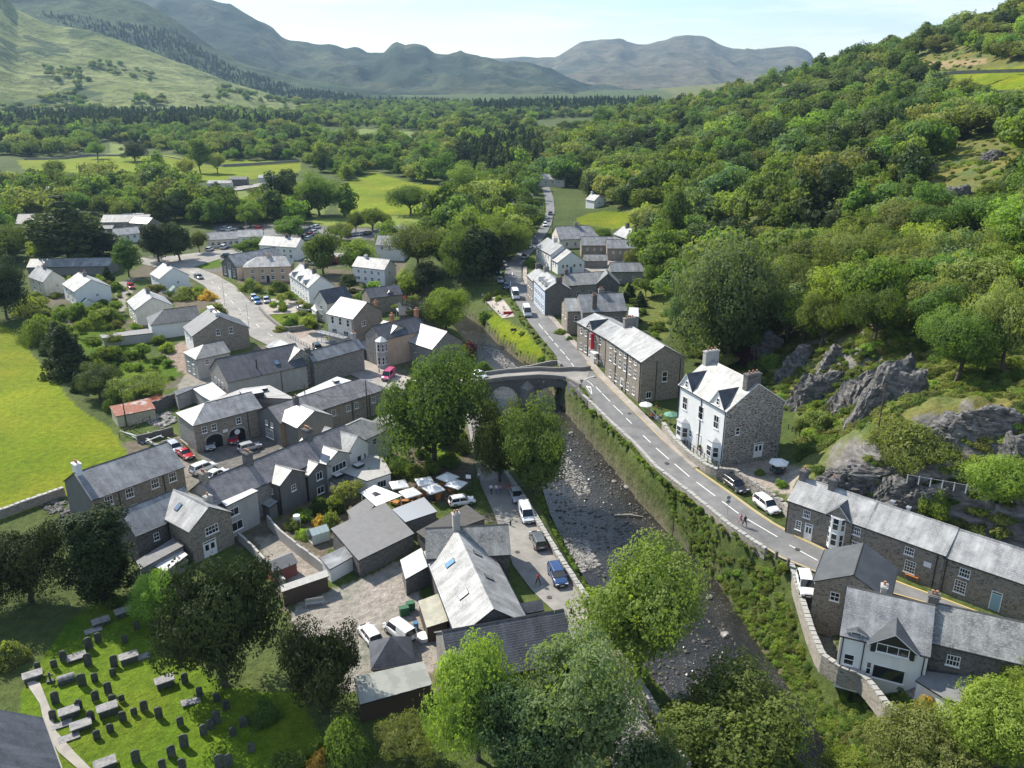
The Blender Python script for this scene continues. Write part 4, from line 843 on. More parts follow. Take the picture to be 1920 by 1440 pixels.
def flatroof(name, label, cat, px, h, roof, wall, t=.16, zb=.0, ov=.2, legs=False, group=None, wins=()):
    """flat or gently sloping roofed building given by its four roof corners in the photo"""
    hs = h if isinstance(h, (list, tuple)) else [h]*len(px)
    w = [P(u, v, zb+hh) for (u, v), hh in zip(px, hs)]
    a = sum((w[i].x*w[(i+1) % len(w)].y-w[(i+1) % len(w)].x*w[i].y) for i in range(len(w)))
    if a < 0: w = w[::-1]
    c = sum(w, Vector())/len(w); root = empty(name, (c.x, c.y, zb), 0, label, cat, group); o = Vector((c.x, c.y, zb)); loc = [p-o for p in w]
    mb = MB(); mb.slab(loc, t, 0, 1); mb.obj('roof', [roof, DARKP], root)
    ins = [Vector((p.x, p.y, 0))*(1-ov/max(1, math.hypot(p.x, p.y)))+Vector((0, 0, p.z)) for p in loc]; mb = MB()
    if wall is not None and not legs:
        for i in range(len(ins)):
            p, q = ins[i], ins[(i+1) % len(ins)]; d = (Vector((q.x, q.y, 0))-Vector((p.x, p.y, 0))).length
            mb.face([(p.x, p.y, -1), (q.x, q.y, -1), (q.x, q.y, q.z-t), (p.x, p.y, p.z-t)], uv=[(0, -1), (d, -1), (d, q.z), (0, p.z)])
        mb.obj('wall', wall, root)
        for (e, s_, z, w_, h_, nx, ny) in wins:
            p, q = ins[e], ins[(e+1) % len(ins)]; fm, pm = win_mesh(w_, h_, nx, ny, PAINT); f = link('window', fm, root, (p.x+(q.x-p.x)*s_, p.y+(q.y-p.y)*s_, z), math.atan2(q.y-p.y, q.x-p.x)); link('pane', pm, f)
    if legs:
        for p in ins:
            q = MB(); q.box(-.06, -.06, -.5, .06, .06, p.z-t); q.obj('post', wall or PAINT, root, loc=(p.x, p.y, 0))
    return root
def row(face, n, z, w, h, nx=2, ny=2, a=.08, b=.92): return (face, [a+(b-a)*(i+.5)/n for i in range(n)], z, w, h, nx, ny)
T = FIT
# -- right bank ----------------------------------------------------
sp = T['white_house']; h = house('gabled_house', 'tall white house with two front gables, bay windows and rubble stone end wall', 'house', sp, W_WHITE, S_LIGHT, gable=ST_RUB, barge=PAINT,
    wins=[(0, [.15, .50, .82], sp[6]-3.7, 1.25, 2.2, 2, 2), (0, [.32], 1.2, .7, 1.1, 1, 2), (1, .22, 4.6, .8, 1.2, 1, 2)], doors=[(0, .5, 1.1, 2.2, PAINT), (1, .62, 1.5, 2.2, PAINT, True)], chim=[(.035, .5, .85, 2.6, 1.7, W_LGREY, 3), (.93, .45, 1.0, 2.6, 1.9, ST_DRK, 3)], pipes=[(0, .015), (0, .5), (0, .985)])
L, W, he, rh = sp[3], sp[4], sp[6], sp[7]
for fx in (.16, .82):
    dormer(h, L*fx, -.03, he-.1, 3.7, 4.8, .15, 2.5, W_WHITE, S_DARK, (.7, 1.1, 1, 2, .35), 'front_gable', .22)
def bay(root, x, w, z0, h, d=.9, roofm=LEAD, m=PAINT, roofh=.5, panes=2):
    mb = MB(); pts = [(x-w/2, 0), (x-w/4, -d), (x+w/4, -d), (x+w/2, 0)]
    for i in range(3): mb.face([(*pts[i], z0), (*pts[i+1], z0), (*pts[i+1], z0+h), (*pts[i], z0+h)])
    o = mb.obj('bay', m, root); q = MB()
    e = [(x-w/2-.12, 0), (x-w/4-.06, -d-.14), (x+w/4+.06, -d-.14), (x+w/2+.12, 0)]; tp = [(x-w/8, -.05), (x+w/8, -.05)]
    q.face([(*e[0], z0+h), (*e[1], z0+h), (*tp[0], z0+h+roofh)]); q.face([(*e[1], z0+h), (*e[2], z0+h), (*tp[1], z0+h+roofh), (*tp[0], z0+h+roofh)]); q.face([(*e[2], z0+h), (*e[3], z0+h), (*tp[1], z0+h+roofh)])
    q.obj('bay_roof', roofm, o)
    for i in range(3):
        a, b = Vector((*pts[i], 0)), Vector((*pts[i+1], 0)); mm = (a+b)/2; ww = (b-a).length-.25; fm, pm = win_mesh(ww, min(1.7, h-.8), 1, 2, PAINT, True, False)
        for k in range(panes if h > 3.2 else 1):
            f = link('window', fm, o, (mm.x, mm.y, z0+.55+k*(h/2)), math.atan2(b.y-a.y, b.x-a.x)); link('pane', pm, f)
    return o
bay(h, L*.16, 2.9, .2, 3.1); bay(h, L*.82, 2.9, .2, 3.1)
sp = T['hotel']; sp = (*sp[:6], sp[6], sp[7]+.3)
house('stone_hotel', 'long three storey brown stone hotel with pale slate roof at the roadside', 'hotel', sp, ST_BRN, S_LIGHT, wins=[row(0, 6, sp[6]-1.35, .8, 1.0, 1, 2), row(0, 6, sp[6]-4.0, .95, 1.6, 2, 2), row(0, 5, .9, 1.0, 1.5, 2, 2), (1, [.55], 3.9, 1.1, 2.0, 1, 2), (1, [.2], .9, 1.1, 1.3, 2, 1)], doors=[(0, .52, 1.0, 2.1, DARKP)], chim=[(.05, .5, .9, 2.4, 1.5, ST_GRY, 4)], pipes=[(0, .3), (0, .62), (0, .98), (1, .35), (1, .9)])
sp = T['hotel2']; h = house('stone_hotel', 'older stone hotel front with one slate gable and a red sign', 'hotel', sp, ST_BRN, S_LIGHT, wins=[row(0, 5, sp[6]-2.0, .8, 1.3, 1, 2), row(0, 5, .9, 1.0, 1.5, 2, 2), (3, [.3, .7], 3.2, .9, 1.3, 1, 2)], doors=[(0, .5, 1.0, 2.1, DARKP)], pipes=[(0, .4), (0, .8)])
dormer(h, sp[3]*.45, -.04, sp[6]-.3, 2.8, 4.5, .5, 1.6, ST_BRN, S_DARK, (.8, 1.0, 1, 2, .2), 'front_gable')
q = MB(); q.box(-.1, -.75, 0, .1, 0, 3.2); q.box(-.14, -.8, 3.1, .14, 0, 3.35); q.box(-.14, -.8, -.1, .14, 0, .05); q.obj('hanging_sign', mat('red_sign', (.6, .02, .05), .5), h, loc=(sp[3]*.62, -.05, 2.9))
mb = MB()
for i in range(9): mb.box(sp[3]*.66+i*.22, -1.2, i*.0, sp[3]*.66+i*.22+.06, -1.1, 2.5)
mb.box(sp[3]*.66, -1.25, 2.5, sp[3]*.66+2, -.0, 2.6); tag(mb.obj('entrance_canopy', PAINT, h), kind='stuff')
sp = T['b4']; house('stone_house', 'stone house with grey slate roof and tall dark stack at its eaves', 'house', sp, ST_GRY, S_GREY, wins=[row(0, 3, 3.3, .9, 1.2), (3, [.3, .7], 3.2, .9, 1.4, 1, 2), (3, [.3, .7], .8, .9, 1.4, 1, 2)], chim=[(.28, .1, 1.1, .8, 3.2, ST_DRK, 3), (.52, .52, 1.2, .8, 1.2, ST_GRY, 3)])
sp2 = (sp[0]-3.4, sp[1]+2.2, sp[2]-3, 4.2, 8.5, sp[5], 5.7, 2.0)
house('stone_house', 'narrow stone wing with bright slate roof in front of the grey roofed stone house', 'house', sp2, ST_BRN, S_LIGHT, wins=[(0, [.5], 3.2, .9, 1.4, 1, 2), (3, [.3, .7], 3.2, .9, 1.4, 1, 2)])
c = P(1300, 600, 3); 
flatroof('conservatory', 'white framed conservatory with pale roof behind the stone house', 'conservatory', [(1177, 592), (1198, 594), (1197, 577), (1180, 576)], 2.9, WHITE_FLAT, W_WHITE, zb=3.2)
sp = T['b5']; h = house('terraced_house', 'pale blue fronted house with three roof dormers and a dark stone gable', 'house', sp, W_BLUE, S_LIGHT, gable=ST_DRK, wins=[row(0, 6, 3.6, .8, 1.4, 1, 2), row(0, 6, .9, .9, 1.5, 1, 2)], chim=[(.97, .55, .9, 1.6, 1.3, ST_DRK, 2), (.02, .5, .8, 1.4, 1.2, ST_GRY, 2)])
for i in range(3): dormer(h, sp[3]*(.32+.25*i), .5, sp[6]+.2, 1.5, 2.2, .8, .5, W_GREY, S_LIGHT, (.9, .8, 2, 1, .1), 'dormer')
sp2 = (*P(988, 520, 9.5)[:2], sp[2]-2, 7, 6.2, 3, 6.0, 2.0)
house('terraced_house', 'brown stone end house with grey slates left of the blue fronted house', 'house', (sp[0]-1.6, sp[1]+7.6, sp[2], 7.2, 6.0, 3, 6.0, 2.0), ST_BRN, S_LIGHT, wins=[row(0, 3, 3.5, .8, 1.3, 1, 2), row(0, 3, .8, .8, 1.3, 1, 2)], chim=[(.05, .5, .8, 1.4, 1.2, ST_DRK, 2)])
sp = T['b6']; house('stone_hall', 'low stone building with long weathered slate roof behind the blue fronted house', 'hall', sp, ST_GRY, S_MOSS, wins=[row(0, 3, 1.6, 1.1, 1.1, 3, 1)], chim=[(.05, .5, 1.0, .8, 1.2, ST_DRK, 2)])
sp = T['b6x']; house('stone_hall', 'stone gable wing with dark slates at the right end of the long weathered roof', 'hall', sp, ST_DRK, S_MOSS, wins=[(1, .5, 1.2, 1.8, 1.2, 4, 2)])
x, y = P(1150, 545, 3)[:2]; house('stone_hall', 'rear grey slate wing right of the dark stone gable wing', 'hall', (x, y+7, 2, 9.5, 6, 3, 4.0, 2.0), ST_GRY, S_GREY, wins=[row(0, 2, 1.5, .8, 1)])
sp = T['b7']; h = house('white_inn', 'white rendered inn gable with blue door and bright slate slope', 'house', sp, W_WHITE, S_LIGHT, wins=[(1, [.2, .35, .62, .85], 2.0, .8, 1.0, 1, 2), row(0, 4, 2.0, .8, 1.2)], doors=[(1, .5, .9, 2.0, mat('blue_door', (.1, .2, .35), .5))])
x, y, th = sp[0], sp[1], sp[2]
house('white_inn', 'white inn front range with twin gables facing the street', 'house', (x-3.2, y+9, th, 14, 8, 3, 5.2, 2.7), W_WHITE, S_GREY, wins=[row(0, 5, 3.2, .8, 1.2), row(0, 5, .8, .8, 1.3)], chim=[(.5, .5, .8, 1.4, 1.2, W_WHITE, 2)])
for i, (u, v, L_, W_, hh, lab) in enumerate([(1090, 483, 11, 7, 4.2, 'stone outbuilding with grey slates behind the white inn'), (1138, 489, 11, 7, 4.2, 'right hand stone outbuilding beside the small car park')]):
    x, y = P(u, v, 3)[:2]; house('stone_barn', lab, 'outbuilding', (x, y, 0, L_, W_, 3, hh, 2.2), ST_BRN, S_GREY, wins=[row(0, 4, 2.6, .6, .7)])
x, y = P(1095, 503, 3)[:2]; house('lean_to', 'low slate roofed store in front of the stone outbuilding', 'outbuilding', (x, y, 0, 7.5, 5, 3, 2.4, 1.5), ST_GRY, S_MOSS)
sp = T['b9']; h = house('slate_cottage', 'long low cottage with wide grey slate roof across the street', 'cottage', (*sp[:6], 3.4, 3.6), W_CREAM, S_GREY, hip=(0, .5), wins=[row(0, 4, 1.0, .9, 1.3, 2, 2)], chim=[(.5, .5, 1.3, .8, 1.2, ST_GRY, 2)])
x, y = P(1150, 463, 3)[:2]; house('pale_house', 'pale house with two dark chimney stacks right of the long low cottage', 'house', (x, y, -68, 9.5, 7.5, 3, 4.6, 2.5), W_LGREY, S_LIGHT, hip=(0, .7), chim=[(.3, .5, .8, 1.3, 1.6, ST_DRK, 2), (.85, .5, .8, 1.3, 1.6, ST_DRK, 2)], wins=[row(0, 3, 2.6, .8, 1.1)])
x, y = P(1098, 391, 3)[:2]; house('white_cottage', 'lone white cottage below the wooded hillside beyond the village', 'cottage', (x, y, -55, 6, 6, 3, 4.2, 2.2), W_WHITE, S_GREY, chim=[(.1, .5, .8, .8, 1.1, W_WHITE, 1)], wins=[(1, .5, 2.5, .8, 1)])
house('white_cottage', 'side wing of the lone white cottage with brown gable', 'cottage', (x+2.5, y+1.5, 8, 7, 5.5, 3, 3.6, 1.8), W_CREAM, S_GREY, wins=[row(0, 2, 1.8, .8, .9)])
x, y = P(1002, 349, 2)[:2]; house('white_cottage', 'far cottage pair with three light slate gables at the head of the road', 'cottage', (x, y, -15, 17, 7, 2, 4, 2.5), W_CREAM, S_LIGHT, chim=[(.5, .5, .8, .8, 1, ST_GRY, 1)], wins=[row(0, 4, 2, 1, 1)])
x, y = P(968, 390, 2)[:2]; house('white_cottage', 'small far white cottage left of the road under tall trees', 'cottage', (x, y, 20, 9, 6, 2, 4, 2.2), W_WHITE, S_GREY, wins=[row(0, 3, 2, 1, 1)])
# terrace of cottages
sp = T['terr']; sp = list(sp); L1 = sp[3]; W_ = 6.2; he = sp[6]
house('cottage_terrace', 'brown stone terrace cottage with white bay window and small gable by the road bend', 'cottage', (*sp[:3], L1*.55, W_, sp[5], he, 2.2), ST_BRN, S_LIGHT,
      wins=[(0, [.17], .9, .8, 1.3, 2, 4), (0, [.26], 3.0, .95, 1.1, 4, 2), (0, [.9], 3.1, 1.0, 1.1, 4, 2), (0, [.9], .8, 1.15, 1.4, 4, 3)], doors=[(0, .31, .85, 2.0, PAINT, True)], chim=[(.03, .5, .8, 1.2, 1.2, ST_DRK, 1), (.42, .5, .8, 1.2, 1.3, ST_DRK, 1)], pipes=[(0, .01), (0, .85)])
h = [o for o in bpy.data.objects if o.get('label', '').startswith('brown stone terrace cottage')][0]
dormer(h, L1*.55*.66, -.05, he-.6, 3.1, 3.6, .6, 1.6, ST_BRN, S_DARK, None, 'front_gable', .25)
bay(h, L1*.55*.66, 2.1, .3, 4.4, .6, panes=2, roofh=.1)
dx, dy = math.cos(R(sp[2])), math.sin(R(sp[2]))
house('cottage_terrace', 'middle stone terrace cottage with multi pane windows, white plaque and orange bench outside', 'cottage', (sp[0]+dx*(L1*.55+.02), sp[1]+dy*(L1*.55+.02), sp[2], L1*.5, W_, sp[5]+.0, he, 2.2), ST_BRN, S_LIGHT,
      wins=[(0, [.58], 3.0, 1.1, 1.0, 4, 2), (0, [.62], .7, 1.25, 1.6, 4, 4)], pipes=[(0, .92)], chim=[(.15, .62, .35, .35, 1.0, METAL, 0), (.36, .62, .35, .35, .9, METAL, 0)])
h = [o for o in bpy.data.objects if o.get('label', '').startswith('middle stone terrace')][0]; q = MB(); q.box(-.42, -.05, 0, .42, 0, .65); q.obj('plaque', PAINT, h, loc=(L1*.5*.82, -.01, 2.3))
house('cottage_terrace', 'end stone terrace cottage with pale blue door and white multi pane windows', 'cottage', (sp[0]+dx*(L1*1.05+.06), sp[1]+dy*(L1*1.05+.06), sp[2]+1.5, L1*.95, W_, sp[5]-.1, he-.1, 2.3), ST_BRN, S_LIGHT,
      wins=[(0, [.13, .60], 2.75, 1.15, 1.1, 4, 2), (0, [.12, .58, .85], .6, 1.25, 1.6, 4, 4)], doors=[(0, .335, .95, 2.05, mat('pale_blue_door', (.26, .42, .50), .5))], pipes=[(0, .015)], chim=[(.5, .5, .8, 1.2, 1.2, ST_DRK, 1)])
# lower right house
sp = T['lowr']; L, W, he, rh = sp[3], sp[4], sp[6], sp[7]; zb = 3.5
h = house('riverside_house', 'lower right grey slate house with white rendered front and wide picture windows', 'house', (sp[0], sp[1], sp[2], L*.50, W, zb, he, rh), W_WHITE, S_GREY, gable=ST_BRN,
      wins=[(0, [.13], 1.6, 1.0, 1.3, 1, 2), (0, [.60], .9, 3.0, 1.6, 1, 1), (0, [.37], 1.1, .5, 1.5, 1, 2)], chim=[(.42, .62, .55, .9, 1.2, W_LGREY, 1), (1.0, .62, 1.0, .9, 1.4, ST_DRK, 2)], pipes=[(0, .03), (0, .28), (0, .96)])
dormer(h, L*.5*.60, -.35, he-.9, 4.0, 4.6, 1.2, 1.5, DARKP, SEAM, (3.0, 1.0, 3, 1, .2), 'gable_dormer', .4)
dormer(h, L*.5*.17, .2, he-.4, 1.6, 2.6, .8, .25, DARKP, SEAM, (1.0, .8, 1, 1, .1), 'box_dormer', .2)
ca, sa = math.cos(R(sp[2])), math.sin(R(sp[2]))
house('riverside_house', 'stone continuation of the lower right house with mottled pale slates', 'house', (sp[0]+ca*(L*.5+.02)-sa*1.6, sp[1]+sa*(L*.5+.02)+ca*1.6, sp[2], L*.85, W-1.6, zb, he+.55, rh-.75), ST_DRK, S_MOSS, wins=[(0, [.17], 3.4, 1.2, 1.2, 4, 2), (0, [.6], 3.4, 1.2, 1.2, 4, 2)])
flatroof('kitchen_extension', 'low white extension with pale flat roof and double doors beside the picture windows', 'extension', [(1716, 1275), (1738, 1258), (1825, 1270), (1800, 1318), (1772, 1310)], 2.7, W_GREY, W_WHITE, zb=3.4)
flatroof('porch_roof', 'pale grey flat roofed porch half hidden by the bottom right tree', 'extension', [(1745, 1340), (1760, 1322), (1802, 1335), (1797, 1361)], 2.2, W_LGREY, W_WHITE, zb=3.3)
x, y = P(1543, 1172, 3.5)[:2]
house('end_cottage', 'stone end cottage with dark seamed metal roof next to the white saloon car', 'cottage', (40.6, 77.2, 61, 7.4, 7.6, zb, 5.0, 2.0), ST_BRN, SEAM, wins=[(3, .3, 3.2, 1.0, 1.1), (2, .7, 1.5, 1.0, 1.3)])
# red painted shelter across the road
def shelter(u, v, z, w, d, h, rh, wm, rm, label, name='garden_shed', cat='shed', ang=0, front=True):
    p = P(u, v, z); r = empty(name, p, R(ang), label, cat); mb = MB(); mb.face([(-w/2, -d/2, 0), (w/2, -d/2, 0), (w/2, -d/2, h), (0, -d/2, h+rh), (-w/2, -d/2, h)]); mb.face([(w/2, d/2, 0), (-w/2, d/2, 0), (-w/2, d/2, h), (0, d/2, h+rh), (w/2, d/2, h)])
    mb.face([(-w/2, d/2, 0), (-w/2, -d/2, 0), (-w/2, -d/2, h), (-w/2, d/2, h)]); mb.face([(w/2, -d/2, 0), (w/2, d/2, 0), (w/2, d/2, h), (w/2, -d/2, h)]); mb.obj('wall', wm, r)
    mb = MB(); s = rh/(w/2); o = .18
    for sg in (-1, 1):
        a = [(0, -d/2-o, h+rh+.06), (0, d/2+o, h+rh+.06), (sg*(w/2+o), d/2+o, h-o*s+.06), (sg*(w/2+o), -d/2-o, h-o*s+.06)]
        mb.slab(a[::-1] if sg > 0 else a, .07)
    me = mb.mesh('roof', rm); bm = bmesh.new(); bm.from_mesh(me); bmesh.ops.recalc_face_normals(bm, faces=bm.faces); bm.to_mesh(me); bm.free(); link('roof', me, r)
    q = MB(); q.box(-w*.22, -d/2-.04, 0, w*.22, -d/2, h*.85); q.obj('door', WOODD if wm is WOODR else wm, r)
    return r
shelter(1664, 1060, 5, 1.9, 1.2, 2.3, .7, WOODR, S_DARK, 'small red timber kiosk with pitched roof outside the stone terrace', 'kiosk', 'kiosk', -40)
shelter(528, 1078, 0, 2.7, 3.2, 1.9, .7, mat('brick_red_boards', (.28, .1, .08), .8), FELT, 'reddish timber garden shed in the long paved yard', 'garden_shed', 'shed', -48)
# -- left bank: near ----------------------------------------------
house('stone_terrace_house', 'stone house row with grey rendered gable and two tone slates beside the green field', 'house', (*T['b20'][:5], 0, 5.2, 2.7), ST_BRN, S_GREY, gable=W_DGREY, wins=[(0, [.16, .38, .66, .86], 3.4, 1.2, 1.5, 3, 2), (0, [.16, .4, .66, .86], .8, 1.1, 1.3, 3, 2)], chim=[(.035, .5, .8, 1.3, 1.5, W_WHITE, 2)], pipes=[(0, .27), (0, .76)])
sp = T['b21']; house('rear_house', 'slate roofed back house half hidden by the dark column yew', 'house', (sp[0], sp[1], sp[2], 9, 6.2, 0, 4.6, 2.5), ST_DRK, S_GREY, wins=[(0, [.3, .75], 2.6, .8, 1.1)], pipes=[(0, .5)])
sp = T['b21x']; h = house('rear_house', 'stone gabled wing with bright slates and open roof window', 'house', (*sp[:5], 0, 5.0, 2.2), ST_BRN, S_LIGHT, wins=[(1, [.5], 3.2, 2.0, 1.2, 4, 2), (0, [.25], 3.2, .8, 1.0)], doors=[(1, .4, 1.8, 2.1, PAINT, True)], chim=[(.55, .85, .8, .9, 1.2, W_LGREY, 1)])
skylight(h, 3.2, 1.6, sp[4], 5.0, 2.2, .8, 1.1)
flatroof('rear_extension', 'pale felt lean-to roof beneath the slate back house', 'extension', [(255, 1052), (325, 1008), (346, 1022), (262, 1068)], 2.5, W_GREY, W_GREY)
flatroof('rear_extension', 'narrow bright flat roof beside the bushy hedge', 'extension', [(290, 1062), (338, 1028), (352, 1040), (310, 1072)], 1.9, WHITE_FLAT, W_GREY)
flatroof('flat_roof_house', 'two storey grey rendered house with white flat roof', 'house', [(392, 922), (424, 949), (484, 920), (435, 901)], 5.3, WHITE_FLAT, W_LGREY, wins=[(1, .2, 3.2, 1.7, 1.2, 2, 1), (1, .25, .8, 1.9, 1.4, 2, 1), (0, .5, 3.2, 1.1, 1.1, 2, 1)])
sp = T['b23']; house('village_terrace', 'long dark slate terrace roof with stone chimney stacks backing onto the yard', 'house', (sp[0], sp[1], sp[2], 26.5, 6.5, 0, 5.2, 2.4), ST_GRY, S_PURP, chim=[(.02, .5, .9, 1.1, 1.4, ST_BRN, 2), (.30, .5, 1.0, 1.3, 1.8, ST_DRK, 3), (.72, .5, 1.0, 1.3, 1.8, ST_DRK, 4)], wins=[row(2, 8, 3.2, .9, 1.3, 2, 2)])
for k, lab, hh, wl in (('W1', 'first slate hung rear wing from the left with pale roof and small white windows', 5.0, W_DGREY), ('W2', 'second slate hung rear wing with pale roof between two others', 4.6, W_DGREY), ('W3', 'third rear wing with a row of four small windows', 4.9, W_LGREY), ('W4', 'fourth rear wing with white painted wall and pale slates', 5.2, W_WHITE)):
    sp = T[k]; ww = sp[4]+.5; house('rear_wing', lab, 'house wing', (sp[0], sp[1], sp[2], sp[3]+.3, ww, 0, sp[6], max(1.3, sp[7]+.2)), wl, S_LIGHT, gable=wl, wins={'W1': [(1, [.5], 3.0, .9, 1.0), (0, [.7], 3.1, .7, .9)], 'W2': [(1, [.5], 2.9, 1.2, 1.3, 2, 1), (1, [.5], .5, 1.4, 1.2, 2, 1)], 'W3': [(1, [.5], 3.0, 3.0, 1.2, 4, 1)], 'W4': [(1, [.5], 2.6, 1.0, 1.1, 1, 1), (1, [.8], 2.6, .5, 1.0, 1, 1)]}[k], pipes=[(0, .97)])
sp = T['b24']; h = house('white_rear_building', 'big white walled building with wide hipped slate roof next to the round tree', 'house', (sp[0], sp[1], sp[2], 10.7, 7, 0, 4.9, 1.7), W_WHITE, S_MOSS, hip=(0, 1), wins=[(0, [.62], 3.2, .9, 1.1), (0, [.18], 2.4, 1.2, 1.0, 2, 1)])
h = flatroof('flat_extension', 'pale grey flat roofed extension with a square rooflight', 'extension', [(637, 884), (688, 902), (734, 887), (718, 858), (690, 850)], 2.8, W_LGREY, W_WHITE, wins=[(1, .6, .8, 1.6, 1.2, 3, 1)])
def rooflight(u, v, z, w, d, hh, label, m=WHITE_FLAT, ang=35): 
    p = P(u, v, z); r = empty('rooflight', p, R(ang), label, 'rooflight'); q = MB(); q.box(-w/2, -d/2, 0, w/2, d/2, hh); q.obj('kerb', DARKP, r); q = MB(); q.box(-w/2+.06, -d/2+.06, hh, w/2-.06, d/2-.06, hh+.04); q.obj('cover', m, r)
rooflight(672, 874, 2.96, 1.5, 1.3, .35, 'square white rooflight on the pale flat extension', ang=50); rooflight(634, 893, 2.6, 1.4, 1.1, .35, 'rooflight on the small black roofed extension', ang=50)
flatroof('flat_extension', 'small black flat roofed extension with glazed doors', 'extension', [(616, 898), (640, 915), (662, 895), (640, 883)], 2.5, FELTD, W_WHITE, wins=[(0, .5, .1, .9, 2, 1, 1), (1, .5, .1, 1.2, 2, 1, 1)])
flatroof('porch', 'small bright slate porch against the first rear wing', 'porch', [(486, 942), (505, 952), (521, 940), (502, 930)], [2.2, 2.2, 2.7, 2.7], S_LIGHT, W_DGREY)
# garage range
sp = T['b25']; L, W = 12.4, 7.5
h = house('coach_house', 'stone coach house with hipped slate roof and two big garage arches', 'garage', (sp[0], sp[1], sp[2]-1, L, W, 0, 5.2, 1.9), ST_BRN, S_GREY, hip=(1, 0), wins=[(0, [.14, .28, .64], 3.3, .9, 1.2, 2, 2)], pipes=[(0, .78)], gable=ST_GRY)
for i, fx in enumerate((.26, .60)):
    mb = MB(); w = 2.9; n = 10; pts = [(-w/2, 0), (w/2, 0)]+[(w/2*math.cos(t), 1.75+.85*math.sin(t)) for t in (math.pi*k/n for k in range(n+1))]
    mb.face([(a, -.035, b) for a, b in pts]); o = mb.obj('garage_shade_sheet', mat('painted_interior_shade', (.012, .012, .014), .9), h, loc=(L*fx, 0, 0))  # near-black sheet on the wall: shade inside the garage put into its colour
    mb = MB()
    for k in range(n):
        a0, a1 = math.pi*k/n, math.pi*(k+1)/n; r0, r1 = w/2, w/2+.32
        mb.face([(r0*math.cos(a0), -.06, 1.75+.85*math.sin(a0)), (r1*math.cos(a0), -.06, 1.75+1.17*math.sin(a0)), (r1*math.cos(a1), -.06, 1.75+1.17*math.sin(a1)), (r0*math.cos(a1), -.06, 1.75+.85*math.sin(a1))])
    mb.obj('arch_ring', CONC, o)
q = MB(); q.tube((0, -.06, 0), (0, -.12, 0), .5, .5, 14); q.obj('round_sign', PAINT, h, loc=(L*.60, 0, 1.9)); q = MB(); q.box(-.45, -.08, 0, .45, -.02, .55); q.obj('sign_board', PAINT, h, loc=(L*.43, 0, 2.4))
flatroof('flat_roof_range', 'grey flat roof stretching behind the coach house with a boxy rooflight', 'workshop', [(365, 762), (478, 745), (555, 748), (505, 722), (455, 728)], 5.6, W_LGREY, ST_GRY)
rooflight(473, 742, 5.8, 3.8, 2.8, .8, 'large boxy white rooflight on the grey flat roof', ang=30); rooflight(495, 731, 5.8, 1.2, 1.2, .4, 'small domed rooflight beside the boxy one', ang=30); rooflight(449, 748, 5.8, .8, .8, .2, 'tiny vent light in the grey flat roof', ang=30)
sp = T['b26']; h = house('stone_range', 'long stone range with purple slate roof running down to the street corner', 'hall', (sp[0], sp[1], sp[2], 23.5, 7.2, 0, 4.6, 2.0), ST_BRN, S_PURP, hip=(0, 1), wins=[(0, [.34, .47, .61, .69, .86], 2.6, .9, 1.2, 2, 3), (3, [.35, .6], 2.9, .7, .9, 2, 2), (3, [.45], .6, 2.4, 1.7, 6, 4)], pipes=[(0, .27), (0, .4), (0, .65), (0, .82)], gable=W_DGREY)
q = MB(); q.box(.2, -.04, 0, 6.2, 0, 4.3); q.obj('ochre_panel', W_OCHRE, h)
sp2 = T['b25']; a = P(502, 785, 5)
house('link_range', 'short bright slate slope linking the coach house to the long range', 'hall', (sp[0]-2.2, sp[1]+3.0, sp[2]+88-180+2, 8.0, 7.2, 0, 4.8, 2.0), W_DGREY, S_LIGHT, hip=(1, 0), chim=[(.3, .5, .6, .9, 1.2, ST_DRK, 1)])
flatroof('flat_roof_range', 'bright white flat roof behind the long purple slate range', 'workshop', [(528, 762), (545, 768), (690, 722), (632, 706), (560, 738)], 5.6, WHITE_FLAT, ST_GRY)
rooflight(582, 748, 5.8, 1.0, .8, .25, 'small pale vent on the bright flat roof nearest the coach house'); rooflight(630, 716, 5.8, 1.1, 1.0, .3, 'round vent at the far end of the bright flat roof'); rooflight(651, 725, 5.8, .8, .8, .3, 'small box vent at the right of the bright flat roof')
x, y = P(588, 735, 0)[:2]; house('stone_range', 'grey slate slope behind the bright flat roof', 'hall', (x-.5, y+4.0, T['b26'][2], 13, 4.5, 0, 5.2, 1.7), ST_GRY, S_GREY, chim=[(.93, .5, .8, .9, 1.5, W_LGREY, 2), (.02, .5, .9, .9, .8, ST_DRK, 0)])
flatroof('slate_store', 'low dark slate store between the long range and the round tree', 'store', [(697, 790), (722, 772), (750, 785), (738, 800)], [3.0, 3.6, 3.6, 3.0], S_PURP, ST_DRK)
# hall with dark slate roof
sp = T['b27']; h = house('village_hall', 'large dark slate hall with a thin black flue and cream side wall', 'hall', (*sp[:5], 0, 5.0, 3.4), W_LGREY, S_DARK, gable=ST_GRY, wins=[(3, [.3, .5, .7], 1.5, .9, 2.6, 2, 4)], pipes=[(0, .66)])
q = MB(); q.tube((0, 0, 0), (0, 0, 2.4), .13, .13, 8); q.obj('flue', DARKP, h, loc=(sp[3]*.4, 1.3, 5.6)); skylight(h, sp[3]*.66, 1.6, sp[4], 5.0, 3.4, 1.0, 1.2)
sp = T['b27x']; h = house('village_hall', 'bright slate cross wing of the dark hall with a rubble gable end', 'hall', (sp[0], sp[1], sp[2], 8.8, 10.0, 0, 4.6, 3.4), ST_GRY, S_LIGHT, gable=ST_RUB, wins=[(0, .75, 1.4, .9, 1.4)])
skylight(h, 3.5, 2.6, 10, 4.6, 3.4, .8, 1.6); skylight(h, 5.0, 2.6, 10, 4.6, 3.4, .8, 1.6)
flatroof('lychgate_roof', 'small bright pitched roof beside the street behind the hall', 'porch', [(497, 650), (520, 636), (545, 650), (525, 662)], [3.4, 3.8, 3.8, 3.4], S_LIGHT, ST_GRY)
